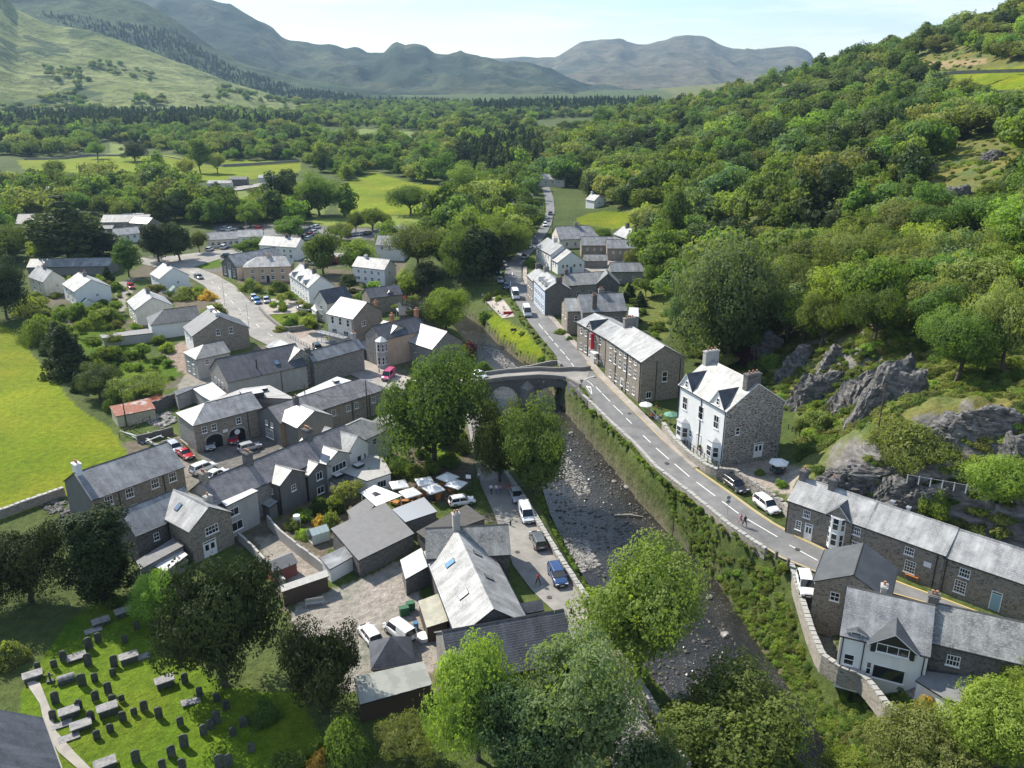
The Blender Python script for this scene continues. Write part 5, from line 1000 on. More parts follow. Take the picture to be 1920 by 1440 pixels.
flatroof('yard_building', 'white flat roof with a slatted wood lattice left of the hall', 'outbuilding', [(360, 728), (398, 716), (425, 738), (395, 752), (378, 742)], 3.0, WHITE_FLAT, W_LGREY)
flatroof('yard_building', 'dark grey flat roof beside the slatted yard', 'outbuilding', [(325, 734), (360, 724), (398, 717), (362, 729), (330, 742)], 3.0, S_DARK, W_LGREY)
flatroof('rusty_shed', 'corrugated iron shed with a rust red and silver patched roof', 'shed', [(205, 762), (217, 781), (292, 766), (279, 746)], [2.8, 2.3, 2.3, 2.8], RUST, CORR_C)
flatroof('rusty_shed', 'low rust red lean-to roof behind the patched shed', 'shed', [(270, 748), (292, 754), (310, 745), (295, 739)], 2.2, mat('rust_paint', (.42, .12, .06), .8), ST_DRK)
sp = T['b28']; h = house('gabled_house', 'white fronted house with dark slates and a brown stone gable by the street', 'house', (*sp[:5], 0, 5.0, 3.6), W_WHITE, S_DARK, gable=ST_BRN, wins=[(1, [.45, .68], 4.3, .9, 1.5, 2, 2), (0, [.3, .7], 3.0, .9, 1.3)], chim=[(.15, .5, 2.4, 1.1, .7, W_WHITE, 0), (.75, .5, 2.4, 1.1, .8, W_WHITE, 3)])
x, y = P(373, 712, 0)[:2]; house('stone_annexe', 'grey rendered annexe with hipped stone coloured slates below the gabled house', 'annexe', (x, y, 42, 7.5, 6.5, 0, 4.6, 1.8), W_LGREY, S_MOSS, hip=(1, 0), wins=[(0, [.3, .7], 3.0, .9, 1.1), (3, [.3, .7], .8, .9, 1.2), (3, [.3, .7], 3.0, .9, 1.2)])
sp = T['b29']; house('white_bungalow', 'white walled building with hipped dark slate roof and bright end', 'house', (sp[0], sp[1], sp[2], 11.5, 7.5, 0, 3.8, 2.4), W_WHITE, S_DARK, hip=(1, 0), wins=[(0, [.85], 1.2, .8, 1.1)])
flatroof('garage_row', 'long low grey garage roof beside the trimmed hedge', 'garage', [(186, 628), (192, 634), (288, 624), (276, 616)], 2.3, FELT, W_LGREY)
for k, lab, wm, rf, nm in (('b30', 'cream house with pale slate roof and a small dark stack facing the bend', W_CREAM, S_LIGHT, 'cream_house'), ('b31', 'broad white semi-detached house with a green trimmed porch', W_WHITE, S_LIGHT, 'white_house'), ('b32', 'cream gable house with sloping porch roof at the far left edge', W_CREAM, S_LIGHT, 'white_house'), ('b33', 'white gable house beside the clipped shrubs by the street', W_WHITE, S_LIGHT, 'white_house')):
    sp = T[k]; h = house(nm, lab, 'house', (*sp[:5], 0, max(4.4, sp[6]), max(2.7, sp[7])), wm, rf, wins=[(0, [.3, .7], 2.8, .9, 1.1), (0, [.3, .7], .7, 1.1, 1.2), (1, .6, 2.2, .7, .8)], chim=[(.5, .5, .7, .9, 1.1, W_GREY, 2)])
    q = MB(); 
    if k in ('b31', 'b33'): dormer(h, 0, 0, 0, .01, .01, .01, .01, wm, rf) if False else None; r_ = shelter(*( (165, 577) if k == 'b31' else (329, 553)), 0, 3.0, 2.0, 1.6, 1.1, wm, mat('green_trim', (.05, .14, .12), .6), 'pointed green trimmed porch on the %s white house' % ('broad' if k == 'b31' else 'shrub side'), 'porch', 'porch', 40)
x, y = P(35, 525, 0)[:2]; house('bungalow', 'long grey roofed bungalow behind the leftmost cream house', 'bungalow', (x, y+6, 4, 26, 7, 0, 2.8, 2.0), W_GREY, S_GREY)
sp = T['b34']; h = house('white_terrace', 'white three gabled terrace with bright slates in the middle of the left village', 'house', (*sp[:5], 0, 5.0, 2.8), W_WHITE, S_LIGHT, wins=[row(0, 6, 3.0, .8, 1.1), row(0, 6, .7, .9, 1.2)], chim=[(.3, .5, .7, 1.2, 1.2, ST_DRK, 3), (.7, .5, .7, 1.2, 1.2, ST_DRK, 3)])
for fx in (.2, .5, .8): dormer(h, sp[3]*fx, -.05, 4.4, 2.6, 3.5, .6, 1.4, W_WHITE, S_LIGHT, (.8, .8, 2, 1, .1), 'front_gable')
sp = T['b35']; house('gabled_house', 'cream gabled house with near black slate roof behind the scaffolded building', 'house', (*sp[:5], 0, 5.6, 2.7), W_CREAM, S_DARK, wins=[(3, [.5], 3.4, 1.2, 1.1), (3, [.5], 1, 1.3, 1.1), (0, [.3], 3.2, 1, 1.1), (0, [.3], .9, 1, 1.1)])
x, y = P(585, 600, 0)[:2]; flatroof('conservatory', 'small glazed conservatory beside the cream gabled house', 'conservatory', [(583, 578), (592, 585), (600, 576), (592, 568)], 2.8, WHITE_FLAT, W_WHITE)
sp = T['b36']; h = house('tall_building', 'tall three storey building with bright roof, cream front and big stone gable', 'house', (sp[0], sp[1], sp[2], 8.3, 9.6, 0, 8.9, 2.9), W_CREAM, S_LIGHT, gable=ST_BRN, wins=[(0, [.2, .5, .8], 6.8, .9, 1.7, 1, 2), (0, [.25, .7], 3.8, 1.6, 1.8, 2, 2), (0, [.2, .5, .8], .7, 1.2, 1.9, 1, 2), (1, [.35], 6.5, 1.3, 1.2)], pipes=[(0, .97)], chim=[(.95, .85, .6, .9, 1.4, CLAY, 2)])
# scaffold balcony
mb = MB(); Ls = 8.3
for x in np.linspace(-1.5, Ls-1, 7):
    for yy in (-2.4, -.5): mb.tube((x, yy, 0), (x, yy, 5.2), .05, .05, 5)
for z in (2.4, 4.6): mb.box(-1.6, -2.5, z, Ls-.9, -.45, z+.06)
for z in (3.3, 5.2, 1.6): mb.tube((-1.6, -2.4, z), (Ls-.9, -2.4, z), .04, .04, 5)
o = mb.obj('scaffold_balcony', GREYP, h)
x, y = P(695, 590, 0)[:2]; house('rear_wing', 'low dark slate wing behind the tall stone gable', 'house wing', (x, y, 30, 9.5, 6, 0, 4.6, 2.0), ST_BRN, S_DARK)
sp = T['b37']; h = house('corner_shop_house', 'dark slate house with octagonal bay tower and tan side wall', 'house', (sp[0], sp[1], sp[2], 12.2, 6.6, 0, 6.6, 2.4), W_TAN, S_DARK, gable=ST_GRY, wins=[(0, [.8], 4.6, .9, .9)], chim=[(.42, .5, .8, .8, 1.7, CLAY, 2), (.98, .5, .8, .8, 1.7, CLAY, 2)])
mb = MB(); n = 8
for k in range(n):
    a0, a1 = 2*math.pi*k/n, 2*math.pi*(k+1)/n; r = 1.25; mb.face([(r*math.cos(a0), r*math.sin(a0), -.5), (r*math.cos(a1), r*math.sin(a1), -.5), (r*math.cos(a1), r*math.sin(a1), 6.3), (r*math.cos(a0), r*math.sin(a0), 6.3)]); mb.face([(r*1.15*math.cos(a0), r*1.15*math.sin(a0), 6.3), (r*1.15*math.cos(a1), r*1.15*math.sin(a1), 6.3), (0, 0, 7.3)], m=1)
t_ = mb.obj('bay_tower', [W_LGREY, WHITE_FLAT], h, loc=(.1, .5, 0)); 
for k in (4, 5, 6):
    a = 2*math.pi*(k+.5)/n; fm, pm = win_mesh(.62, 1.7, 1, 2, PAINT)
    for z in (1.0, 4.0): f = link('window', fm, t_, (1.16*math.cos(a), 1.16*math.sin(a), z), a+math.pi/2); link('pane', pm, f)
ca, sa = math.cos(R(sp[2])), math.sin(R(sp[2])); house('corner_shop_house', 'left half of the bay tower house with bright slope and glazed veranda', 'house', (sp[0]-3.8*1+ca*1, sp[1]+4.2+sa*1, sp[2]-84, 5.0, 7.5, 0, 6.4, 2.3), W_LGREY, S_LIGHT, wins=[(0, [.3, .7], 3.8, .9, 1.5)])
flatroof('veranda', 'pale glass roofed veranda at the foot of the bay tower', 'veranda', [(669, 649), (698, 662), (701, 645), (682, 636)], [2.5, 2.5, 3.1, 3.1], METAL, PAINT, legs=True)
x, y = P(748, 632, 0)[:2]; house('rear_wing', 'plain black slate roof behind the bay tower house', 'house wing', (x, y+2.5, 8, 9.5, 7, 0, 5.0, 2.4), ST_DRK, S_DARK); 
x, y = P(762, 688, 0)[:2]; house('bright_roof_cottage', 'cottage with broad bright slate roof tucked behind the round tree', 'cottage', (x-1.5, y+6, -44, 10.5, 9, 0, 4.6, 3.0), ST_GRY, S_LIGHT, wins=[(0, [.1], 1.5, .8, 1.2)])
x, y = P(704, 590, 0)[:2]; house('outbuilding', 'small white outbuilding with pale slates near the purple leaved bush', 'outbuilding', (x-2.5, y+8, -58, 7, 6, 0, 3.6, 2.0), W_LGREY, S_LIGHT)
flatroof('terrace_canopy', 'round topped white garden canopy beside the purple bush', 'canopy', [(742, 578), (748, 586), (768, 584), (762, 576)], 2.6, WHITE_FLAT, PAINT, legs=True)
sp = T['b41']; house('white_house', 'white two storey house with bright roof and blue tinted windows near the river trees', 'house', (*sp[:5], 0, 4.8, 2.4), W_WHITE, S_LIGHT, wins=[row(0, 4, 2.9, .9, 1.0), row(0, 4, .7, 1, 1.1), (1, .4, 2.8, .8, 1)], chim=[(.25, .5, .8, .8, .8, W_WHITE, 1)])
sp = T['b42']; house('tan_house', 'tan rendered double fronted house with hipped roof beside the chapel', 'house', (sp[0], sp[1], sp[2]-16, 14.5, 8, 0, 4.9, 2.4), W_TAN, S_LIGHT, hip=(1, .5), wins=[row(0, 4, 3.0, 1, 1.1), row(0, 4, .8, 1.1, 1.3)], doors=[(0, .5, 1, 2, DARKP)], chim=[(.5, .5, .9, .8, 1.0, W_TAN, 2)])
sp = T['b43']; house('chapel', 'grey stone chapel with tall arched windows in its gable', 'chapel', (*sp[:5], 0, 4.2, 3.2), W_CREAM, S_GREY, gable=ST_DRK, wins=[(3, [.2, .8], .9, 1.0, 2.6, 2, 3), (3, [.5], 2.6, 1.6, 2.4, 3, 3)], doors=[(3, .5, 1.2, 2.2, PAINT)])
sp = T['b44']; house('white_house', 'long white house with bright roof and grey dormer near the car park', 'house', (*sp[:5], 0, 4.6, 2.6), W_WHITE, S_LIGHT, wins=[row(0, 5, 2.6, 1.0, 1.0), row(0, 5, .7, 1.1, 1.1)], chim=[(.62, .5, 1, .8, 1.0, ST_DRK, 2)])
sp = T['b45']; house('low_houses', 'low dark roofed bungalows with red doors by the car park', 'bungalow', (*sp[:5], 0, 2.9, 2.2), W_CREAM, S_GREY, wins=[row(0, 5, .8, 1.2, 1.2)])
sp = T['b47']; house('manor_house', 'tall white manor house with grey roof behind the cedar', 'house', (sp[0], sp[1], sp[2]-26, 15.5, 9, 0, 7.4, 3.0), W_CREAM, S_PURP, wins=[row(0, 4, 4.8, 1, 1.4), row(0, 4, 1.5, 1, 1.4)])
for (u, v, L_, W_, hh, rh_, ang, wm, rf, lab) in [(192, 432, 19, 8, 3.4, 2.4, 4, ST_GRY, S_GREY, 'long grey stone barn behind the round clipped trees'), (246, 436, 9, 7, 4, 2, -20, ST_GRY, S_GREY, 'small grey gabled cottage beside the long stone barn'), (168, 452, 9, 6, 4.6, .8, 8, W_DGREY, S_DARK, 'modern dark clad house with a roof window'), (218, 458, 9, 6, 3.4, 2.0, 35, W_WHITE, S_LIGHT, 'small white house with bright gable below the stone barn'),
    (448, 462, 9, 6, 3.5, 2.0, 12, W_WHITE, S_LIGHT, 'bright roofed white bungalow left of the long white house'), (706, 488, 10, 8, 5.4, 2.6, -6, W_WHITE, S_GREY, 'white house with grey hipped roof among the trees by the car park'), (66, 378, 9, 7, 5, 2.5, -30, W_WHITE, S_LIGHT, 'white gabled house deep in the trees at the far left'), (232, 425, 8, 6, 3.4, 1.6, 10, W_WHITE, S_LIGHT, 'white roofed shop behind the round clipped trees')]:
    x, y = P(u, v, 0)[:2]; house('house', lab, 'house', (x, y, ang, L_, W_, 0, hh, rh_), wm, rf, wins=[row(0, 3, hh-1.6, 1, 1)])
for (u, v, L_, W_, hh, ang, wm, rf, lab) in [(712, 447, 8, 5, 3, 2, mat('red_boards', (.35, .05, .05), .7), S_GREY, 'dark red market stall shed at the end of the car park'), (728, 446, 7, 5, 3.2, 2, mat('teal_boards', (.1, .25, .3), .7), S_GREY, 'teal and grey shed beside the red one'), (390, 354, 13, 5, 3, 5, W_CREAM, S_LIGHT, 'cream station building on the far platform'), (431, 348, 10, 5, 3.5, 5, W_DGREY, S_DARK, 'dark station hut on the far platform'), (485, 343, 9, 5, 3, 5, W_CREAM, S_LIGHT, 'small pale station shelter at the right end of the platform'), (345, 276, 16, 8, 5, 4, W_WHITE, S_LIGHT, 'far white farmhouse peeping out of the woods'), (398, 288, 18, 7, 3, 0, W_LGREY, S_LIGHT, 'far low shed with pale roof in the woods')]:
    x, y = P(u, v, 0)[:2]; house('shed', lab, 'shed', (x, y, ang, L_, W_, 0, hh, 1.2), wm, rf, ridge=False)
# -- bottom centre --------------------------------------------------
flatroof('workshop', 'large plain grey felt roofed workshop with a rubble stone wall', 'workshop', [(620, 991), (672, 1051), (777, 1000), (722, 942)], [3.2, 2.7, 2.7, 3.2], FELT, ST_DRK)
flatroof('garden_canopy', 'big white stretched canopy over the cafe garden', 'canopy', [(676, 924), (705, 949), (754, 929), (702, 909)], [2.6, 2.5, 2.6, 3.0], CANVAS, PAINT, legs=True)
flatroof('metal_roof_store', 'pale ridged metal roof beside the white garden canopy', 'store', [(735, 955), (760, 979), (820, 959), (795, 932)], 2.5, METAL, ST_DRK)
flatroof('felt_roof_store', 'dark felt flat roof beside the parked white hatchback', 'store', [(780, 997), (800, 1012), (911, 972), (875, 946)], 2.5, FELTD, ST_DRK)
flatroof('felt_roof_store', 'small grey felt roof at the back of the plain workshop', 'store', [(650, 958), (665, 985), (705, 945), (690, 932)], 2.4, FELT, W_LGREY)
flatroof('slate_lean_to', 'pale slate lean-to with white wall below the garden wall', 'lean-to', [(600, 1046), (618, 1068), (668, 1040), (650, 1022)], [2.6, 2.1, 2.1, 2.6], S_LIGHT, W_WHITE)
sp = T['b64']; h = house('old_hall', 'old stone hall with long weathered slate roof, one blue and one pale roof window', 'hall', (sp[0], sp[1], sp[2], 18.5, 8.2, 0, 3.2, 2.9), ST_DRK, S_LIGHT, ridge=False, chim=[(.02, .5, .8, .9, 2.4, W_LGREY, 2)])
skylight(h, 6.0, 2.0, 8.2, 3.2, 2.9, 1.0, 1.4, m=mat('blue_roof_glass', (.15, .3, .48), .15)); skylight(h, 13.0, 2.0, 8.2, 3.2, 2.9, 1.0, 1.4, m=WHITE_FLAT)
skylight(h, 5.5, 5.6, 8.2, 3.2, 2.9, .9, 1.2, side=1, m=S_MOSS); skylight(h, 11.0, 5.6, 8.2, 3.2, 2.9, .9, 1.2, side=1, m=S_MOSS)
sp = T['b65']; house('old_hall', 'dark mossy slate roof of the hall wing nearest the bottom trees', 'hall', (sp[0], sp[1], sp[2], 13.4, 8.6, 0, 3.2, 3.2), ST_DRK, S_DARK, gable=ST_GRY, barge=CONC, wins=[(3, .5, 1.0, 1.0, 1.8)])
sp = T['b66']; house('old_hall', 'north cross wing of the hall with weathered slates facing the viewer', 'hall', (sp[0], sp[1], sp[2], 10.6, 6.6, 0, 4.0, 2.3), ST_DRK, S_MOSS, gable=ST_GRY, barge=CONC)
flatroof('hall_porch', 'small dark slate porch roof between the hall and the lane', 'porch', [(960, 1134), (976, 1152), (1021, 1144), (1016, 1124)], [3.0, 2.3, 2.3, 3.0], S_DARK, ST_DRK)
flatroof('white_roof_shed', 'stone store with bright white roof beside the gravel yard', 'store', [(750, 1050), (760, 1086), (806, 1060), (790, 1027)], [2.8, 2.6, 2.9, 3.1], WHITE_FLAT, ST_DRK)
flatroof('lean_to', 'cream corrugated lean-to against the old hall', 'lean-to', [(784, 1127), (800, 1177), (840, 1164), (824, 1112)], [2.2, 2.2, 2.7, 2.7], CORR_C, WOODD)
flatroof('corrugated_shed', 'green grey corrugated shed at the edge of the bottom trees', 'shed', [(663, 1269), (675, 1321), (811, 1283), (794, 1240)], [2.9, 2.4, 2.4, 2.9], CORR_G, WOODD)
c = P(738, 1266, 0); house('pyramid_roof_shed', 'small square shed with dark pyramid slate roof', 'shed', (c.x-2.1, c.y-.6, 12, 4.4, 4.4, 0, 1.5, 2.0), ST_DRK, S_DARK, hip=(1, 1), ridge=False)
flatroof('open_shed', 'long low open shed with dark interior beside the gravel yard', 'shed', [(525, 1098), (528, 1110), (617, 1080), (612, 1068)], 2.3, CONC, WOODD)
sp = (P(20, 1425, 0)); 
house('church', 'dark slate church roof cut by the bottom left corner', 'church', (*P(146, 1545, 5)[:2], 128, 15, 9, 0, 5.0, 3.8), ST_DRK, S_DARK, barge=CONC)
# ---------------------------------------------------------------- vegetation
def quads_mesh(name, C, Nn, size, m, rg, aspect=.62, extra=None):
    """leaf clumps: one bent quad per centre C with normal Nn"""
    n = len(C); a = np.cross(Nn, rg.normal(size=(n, 3))); a /= np.linalg.norm(a, axis=1, keepdims=True)+1e-9; b = np.cross(Nn, a)
    s = size*rg.uniform(.6, 1.35, (n, 1)); a = a*s; b = b*s*aspect; c = Nn*s*rg.uniform(-.25, .25, (n, 1))
    V = np.stack([C-a-b*.6, C+a*.2-b+c, C+a+b*.5, C-a*.3+b+c], 1).reshape(-1, 3)
    return V
def make_mesh(name, V, m, extra=None):
    me = bpy.data.meshes.new(name); nq = len(V)//4; n0 = len(V); mats = [m]
    co = V; loops = np.arange(n0); starts = np.arange(0, n0, 4); mi = np.zeros(nq, 'i')
    me.vertices.add(len(co)); me.vertices.foreach_set('co', co.astype('f').ravel()); me.loops.add(len(loops)); me.loops.foreach_set('vertex_index', loops.astype('i')); me.polygons.add(nq); me.polygons.foreach_set('loop_start', starts.astype('i'))
    me.update(calc_edges=True); me.materials.append(m); return me
def unit(v): return v/(np.linalg.norm(v, axis=-1, keepdims=True)+1e-9)
def crown(name, seed, nl, m, nlobes=38, leaf_s=.055, shape='round', lobe=(.20, .36), fill=.12):
    rg = np.random.default_rng(seed); C = []; Nn = []
    L = unit(rg.normal(size=(nlobes, 3))); L[:, 2] = np.where((L[:, 2] < -.45) & (fill < .3), -L[:, 2]*.6, L[:, 2]); rad = rg.uniform(.42, .92, (nlobes, 1))
    cen = L*rad; lr = rg.uniform(*lobe, nlobes)
    if shape == 'oak': cen[:, 2] *= .62; cen[:, :2] *= 1.12
    if shape == 'tall': cen[:, :2] *= .62; cen[:, 2] *= 1.15; lr *= .75
    if shape == 'column': t = rg.uniform(-1, 1, nlobes); cen = np.stack([rg.uniform(-1, 1, nlobes)*.30, rg.uniform(-1, 1, nlobes)*.30, t*.9], 1); lr = rg.uniform(.14, .22, nlobes)*np.clip(1.35-np.abs(t)**3, .4, 1.2)
    if shape == 'cone': t = rg.uniform(0, 1, nlobes)**1.3; an = rg.uniform(0, 6.28, nlobes); r_ = (1-t)*.48+.03; cen = np.stack([np.cos(an)*r_, np.sin(an)*r_, t*2-1], 1); lr = .10+.14*(1-t)
    if shape == 'cedar':
        t = np.repeat(np.linspace(0, 1, 9), -(-nlobes//9))[:nlobes]; an = rg.uniform(0, 6.28, nlobes); r_ = (1-t**1.4)*.55*rg.uniform(.3, 1, nlobes)+.04; cen = np.stack([np.cos(an)*r_, np.sin(an)*r_, t*2-1], 1); lr = .20-.08*t
    if shape == 'bush': cen[:, 2] = np.abs(cen[:, 2])*.75-.15
    w = lr**2; w /= w.sum(); k = rg.choice(nlobes, nl, p=w)
    d = unit(rg.normal(size=(nl, 3))); r = lr[k][:, None]*(1-rg.random((nl, 1))**2.2*.55+np.where(rg.random((nl, 1)) < (.03 if shape in ('column', 'cone') else .1), rg.exponential(.16, (nl, 1)), 0))
    flat = np.array([1, 1, .45 if shape in ('cedar',) else .82]); P_ = cen[k]+d*r*flat
    # clear-outs: sub clumps by noise
    q = np.sin(P_[:, 0]*19+seed)*np.sin(P_[:, 1]*17-seed)*np.sin(P_[:, 2]*18+1.3*seed); keep = q > -.24
    P_ = P_[keep]; d = d[keep]
    Nr = unit(d+unit(P_)*.5+rg.normal(size=P_.shape)*.55)
    nf = int(len(P_)*min(fill, .3)); Pf = unit(rg.normal(size=(nf, 3)))*rg.random((nf, 1))**.5*.62
    if shape in ('tall', 'column', 'cone'): Pf[:, :2] *= .45
    if shape == 'oak': Pf[:, 2] *= .6
    V = quads_mesh(name, P_, Nr, leaf_s, m, rg); Vf = quads_mesh(name, Pf, unit(rg.normal(size=(nf, 3))), leaf_s*2.2, m, rg)
    return make_mesh(name, np.concatenate([V, Vf]), m)
def trunk(name, seed, h=1., r=.05, limbs=7, spread=.5, m=BARK, bare=0):
    rg = random.Random(seed); mb = MB(); p = Vector((0, 0, -.06)); d = Vector((0, 0, 1)); n = 5; pts = [p]
    for i in range(n): p = p+Vector((rg.uniform(-.03, .03), rg.uniform(-.03, .03), h*.62/n)); pts.append(p)
    for i in range(n): mb.tube(pts[i], pts[i+1], r*(1.35 if i == 0 else 1-i*.13), r*(1-(i+1)*.13), 7, cap=False)
    for k in range(limbs):
        a = 2.4*k+rg.uniform(-.4, .4); b = pts[2+k % (n-1)]; q = b+Vector((math.cos(a)*spread*.45, math.sin(a)*spread*.45, h*.22)); e = q+Vector((math.cos(a+.3)*spread*.4, math.sin(a+.3)*spread*.4, h*.2))
        mb.tube(b, q, r*.42, r*.28, 5, cap=False); mb.tube(q, e, r*.28, r*.08, 4, cap=False)
        e2 = q+Vector((math.cos(a-.7)*spread*.35, math.sin(a-.7)*spread*.35, h*.12)); mb.tube(q, e2, r*.2, r*.06, 4, cap=False)
    return mb.mesh(name, m, True)
LG = leaf('leaf_mid_green', (.065, .12, .022), (.12, .185, .035)); LB = leaf('leaf_bright_green', (.11, .19, .025), (.18, .27, .04)); LD = leaf('leaf_dark_green', (.032, .06, .02), (.06, .09, .028), .22)
LY = leaf('leaf_yew', (.018, .032, .010), (.042, .062, .016), .12); LP = leaf('leaf_purple', (.10, .02, .035), (.17, .04, .06), .25, .02); LC = leaf('leaf_blue_green', (.08, .135, .055), (.13, .20, .08)); LO = leaf('leaf_golden', (.40, .26, .03), (.52, .36, .05), .3, .02)
LS = leaf('leaf_olive', (.12, .16, .04), (.19, .225, .065)); LM = leaf('leaf_sycamore', (.075, .14, .026), (.14, .215, .045))
PR = {}
def proto(key):
    if key in PR: return PR[key]
    kind, lod, var = key; nl = {'n': 30000, 'm': 9000, 'f': 2600}[lod]; ls = {'n': .0215, 'm': .038, 'f': .068}[lod]; nb = {'n': 40, 'm': 34, 'f': 24}[lod]
    M_ = dict(oak=LG, round=LM, bright=LB, dark=LD, blue=LC, olive=LS, tall=LG, yew=LY, column=LY, cone=LD, cedar=LD, bush=LG, brightbush=LB, purple=LP, gold=LO, olivebush=LS, ash=LC)[kind]
    shp = dict(oak='oak', dark='round', bright='round', blue='round', olive='oak', round='round', tall='tall', yew='oak', column='column', cone='cone', cedar='cedar', bush='bush', brightbush='bush', purple='bush', gold='bush', olivebush='bush', ash='round')[kind]
    if kind in ('column', 'cone', 'cedar'): nb = int(nb*1.8); nl = int(nl*1.15)
    me = crown('crown', hash_(kind)*7+var*13+len(lod), nl, M_, nb, ls, shp, (.15, .40) if lod != 'f' else (.2, .4), .5 if kind in ('yew', 'column', 'dark', 'cone') else .14)
    PR[key] = me; return me
def hash_(s): return sum(ord(c)*(i+1) for i, c in enumerate(s)) % 997
TR = [trunk('trunk', 5+i) for i in range(3)]; TRN = {}
def tree(u, v, wpx, hpx, kind, label, var=0, group=None, name='tree', cat='tree', lod=None, base=None, trunk_=True):
    """u, v = foot of the trunk in the photo; wpx, hpx = crown width and whole height in photo pixels"""
    g = base if base is not None else G(u, v); dist = g.y*CP-(g.z-CAM_H)*SP; s = CAM_F/dist; dep = math.atan2(CAM_H-g.z, g.y); w = wpx/s*1.12; hh = (hpx/s)/max(.5, math.cos(dep))*1.0
    hh = max(hh-w*.25*math.sin(dep), w*.4)
    px = wpx; lod = lod or ('n' if px > 75 else 'm' if px > 34 else 'f')
    r = empty(name, g, random.uniform(0, 6.28), label, cat, group)
    ch = hh*(1.0 if kind in ('bush', 'brightbush', 'purple', 'gold', 'olivebush', 'column', 'cone', 'yew') else .93); rz = {'cone': 1., 'column': 1., 'cedar': 1.}.get(kind)
    c = link('crown', proto((kind, lod, var % 3)), r); asp = dict(oak=1.22, olive=1.22, yew=1.2, tall=.82, column=.56, cone=.56, cedar=.62).get(kind, 1.02)
    vz = dict(oak=.80, olive=.80, yew=.8, tall=1.3, column=1.08, cone=1.05, cedar=1.05, bush=.85, brightbush=.85, purple=.85, gold=.85, olivebush=.85).get(kind, 1.0)
    sx = w/2/asp; sz = ch/2/vz
    if 'bush' in kind or kind in ('purple', 'gold'): c.scale = (sx, sx, hh/1.05); c.location = (0, 0, hh*.12)
    elif rz: c.scale = (sx, sx, sz); c.location = (0, 0, hh-sz*vz)
    else:
        top = dict(oak=.86, olive=.86, yew=.86, tall=1.3).get(kind, 1.08); cf = .5 if kind in ('oak', 'olive', 'yew', 'dark') else .44; sz = hh*(1-cf)/top; c.scale = (sx, sx, sz); c.location = (0, 0, hh*cf)
    if trunk_ and not ('bush' in kind or kind in ('purple', 'gold')): t = link('trunk', TR[var % 3], r); t.scale = (w*.55, w*.55, hh*.78)
    return r
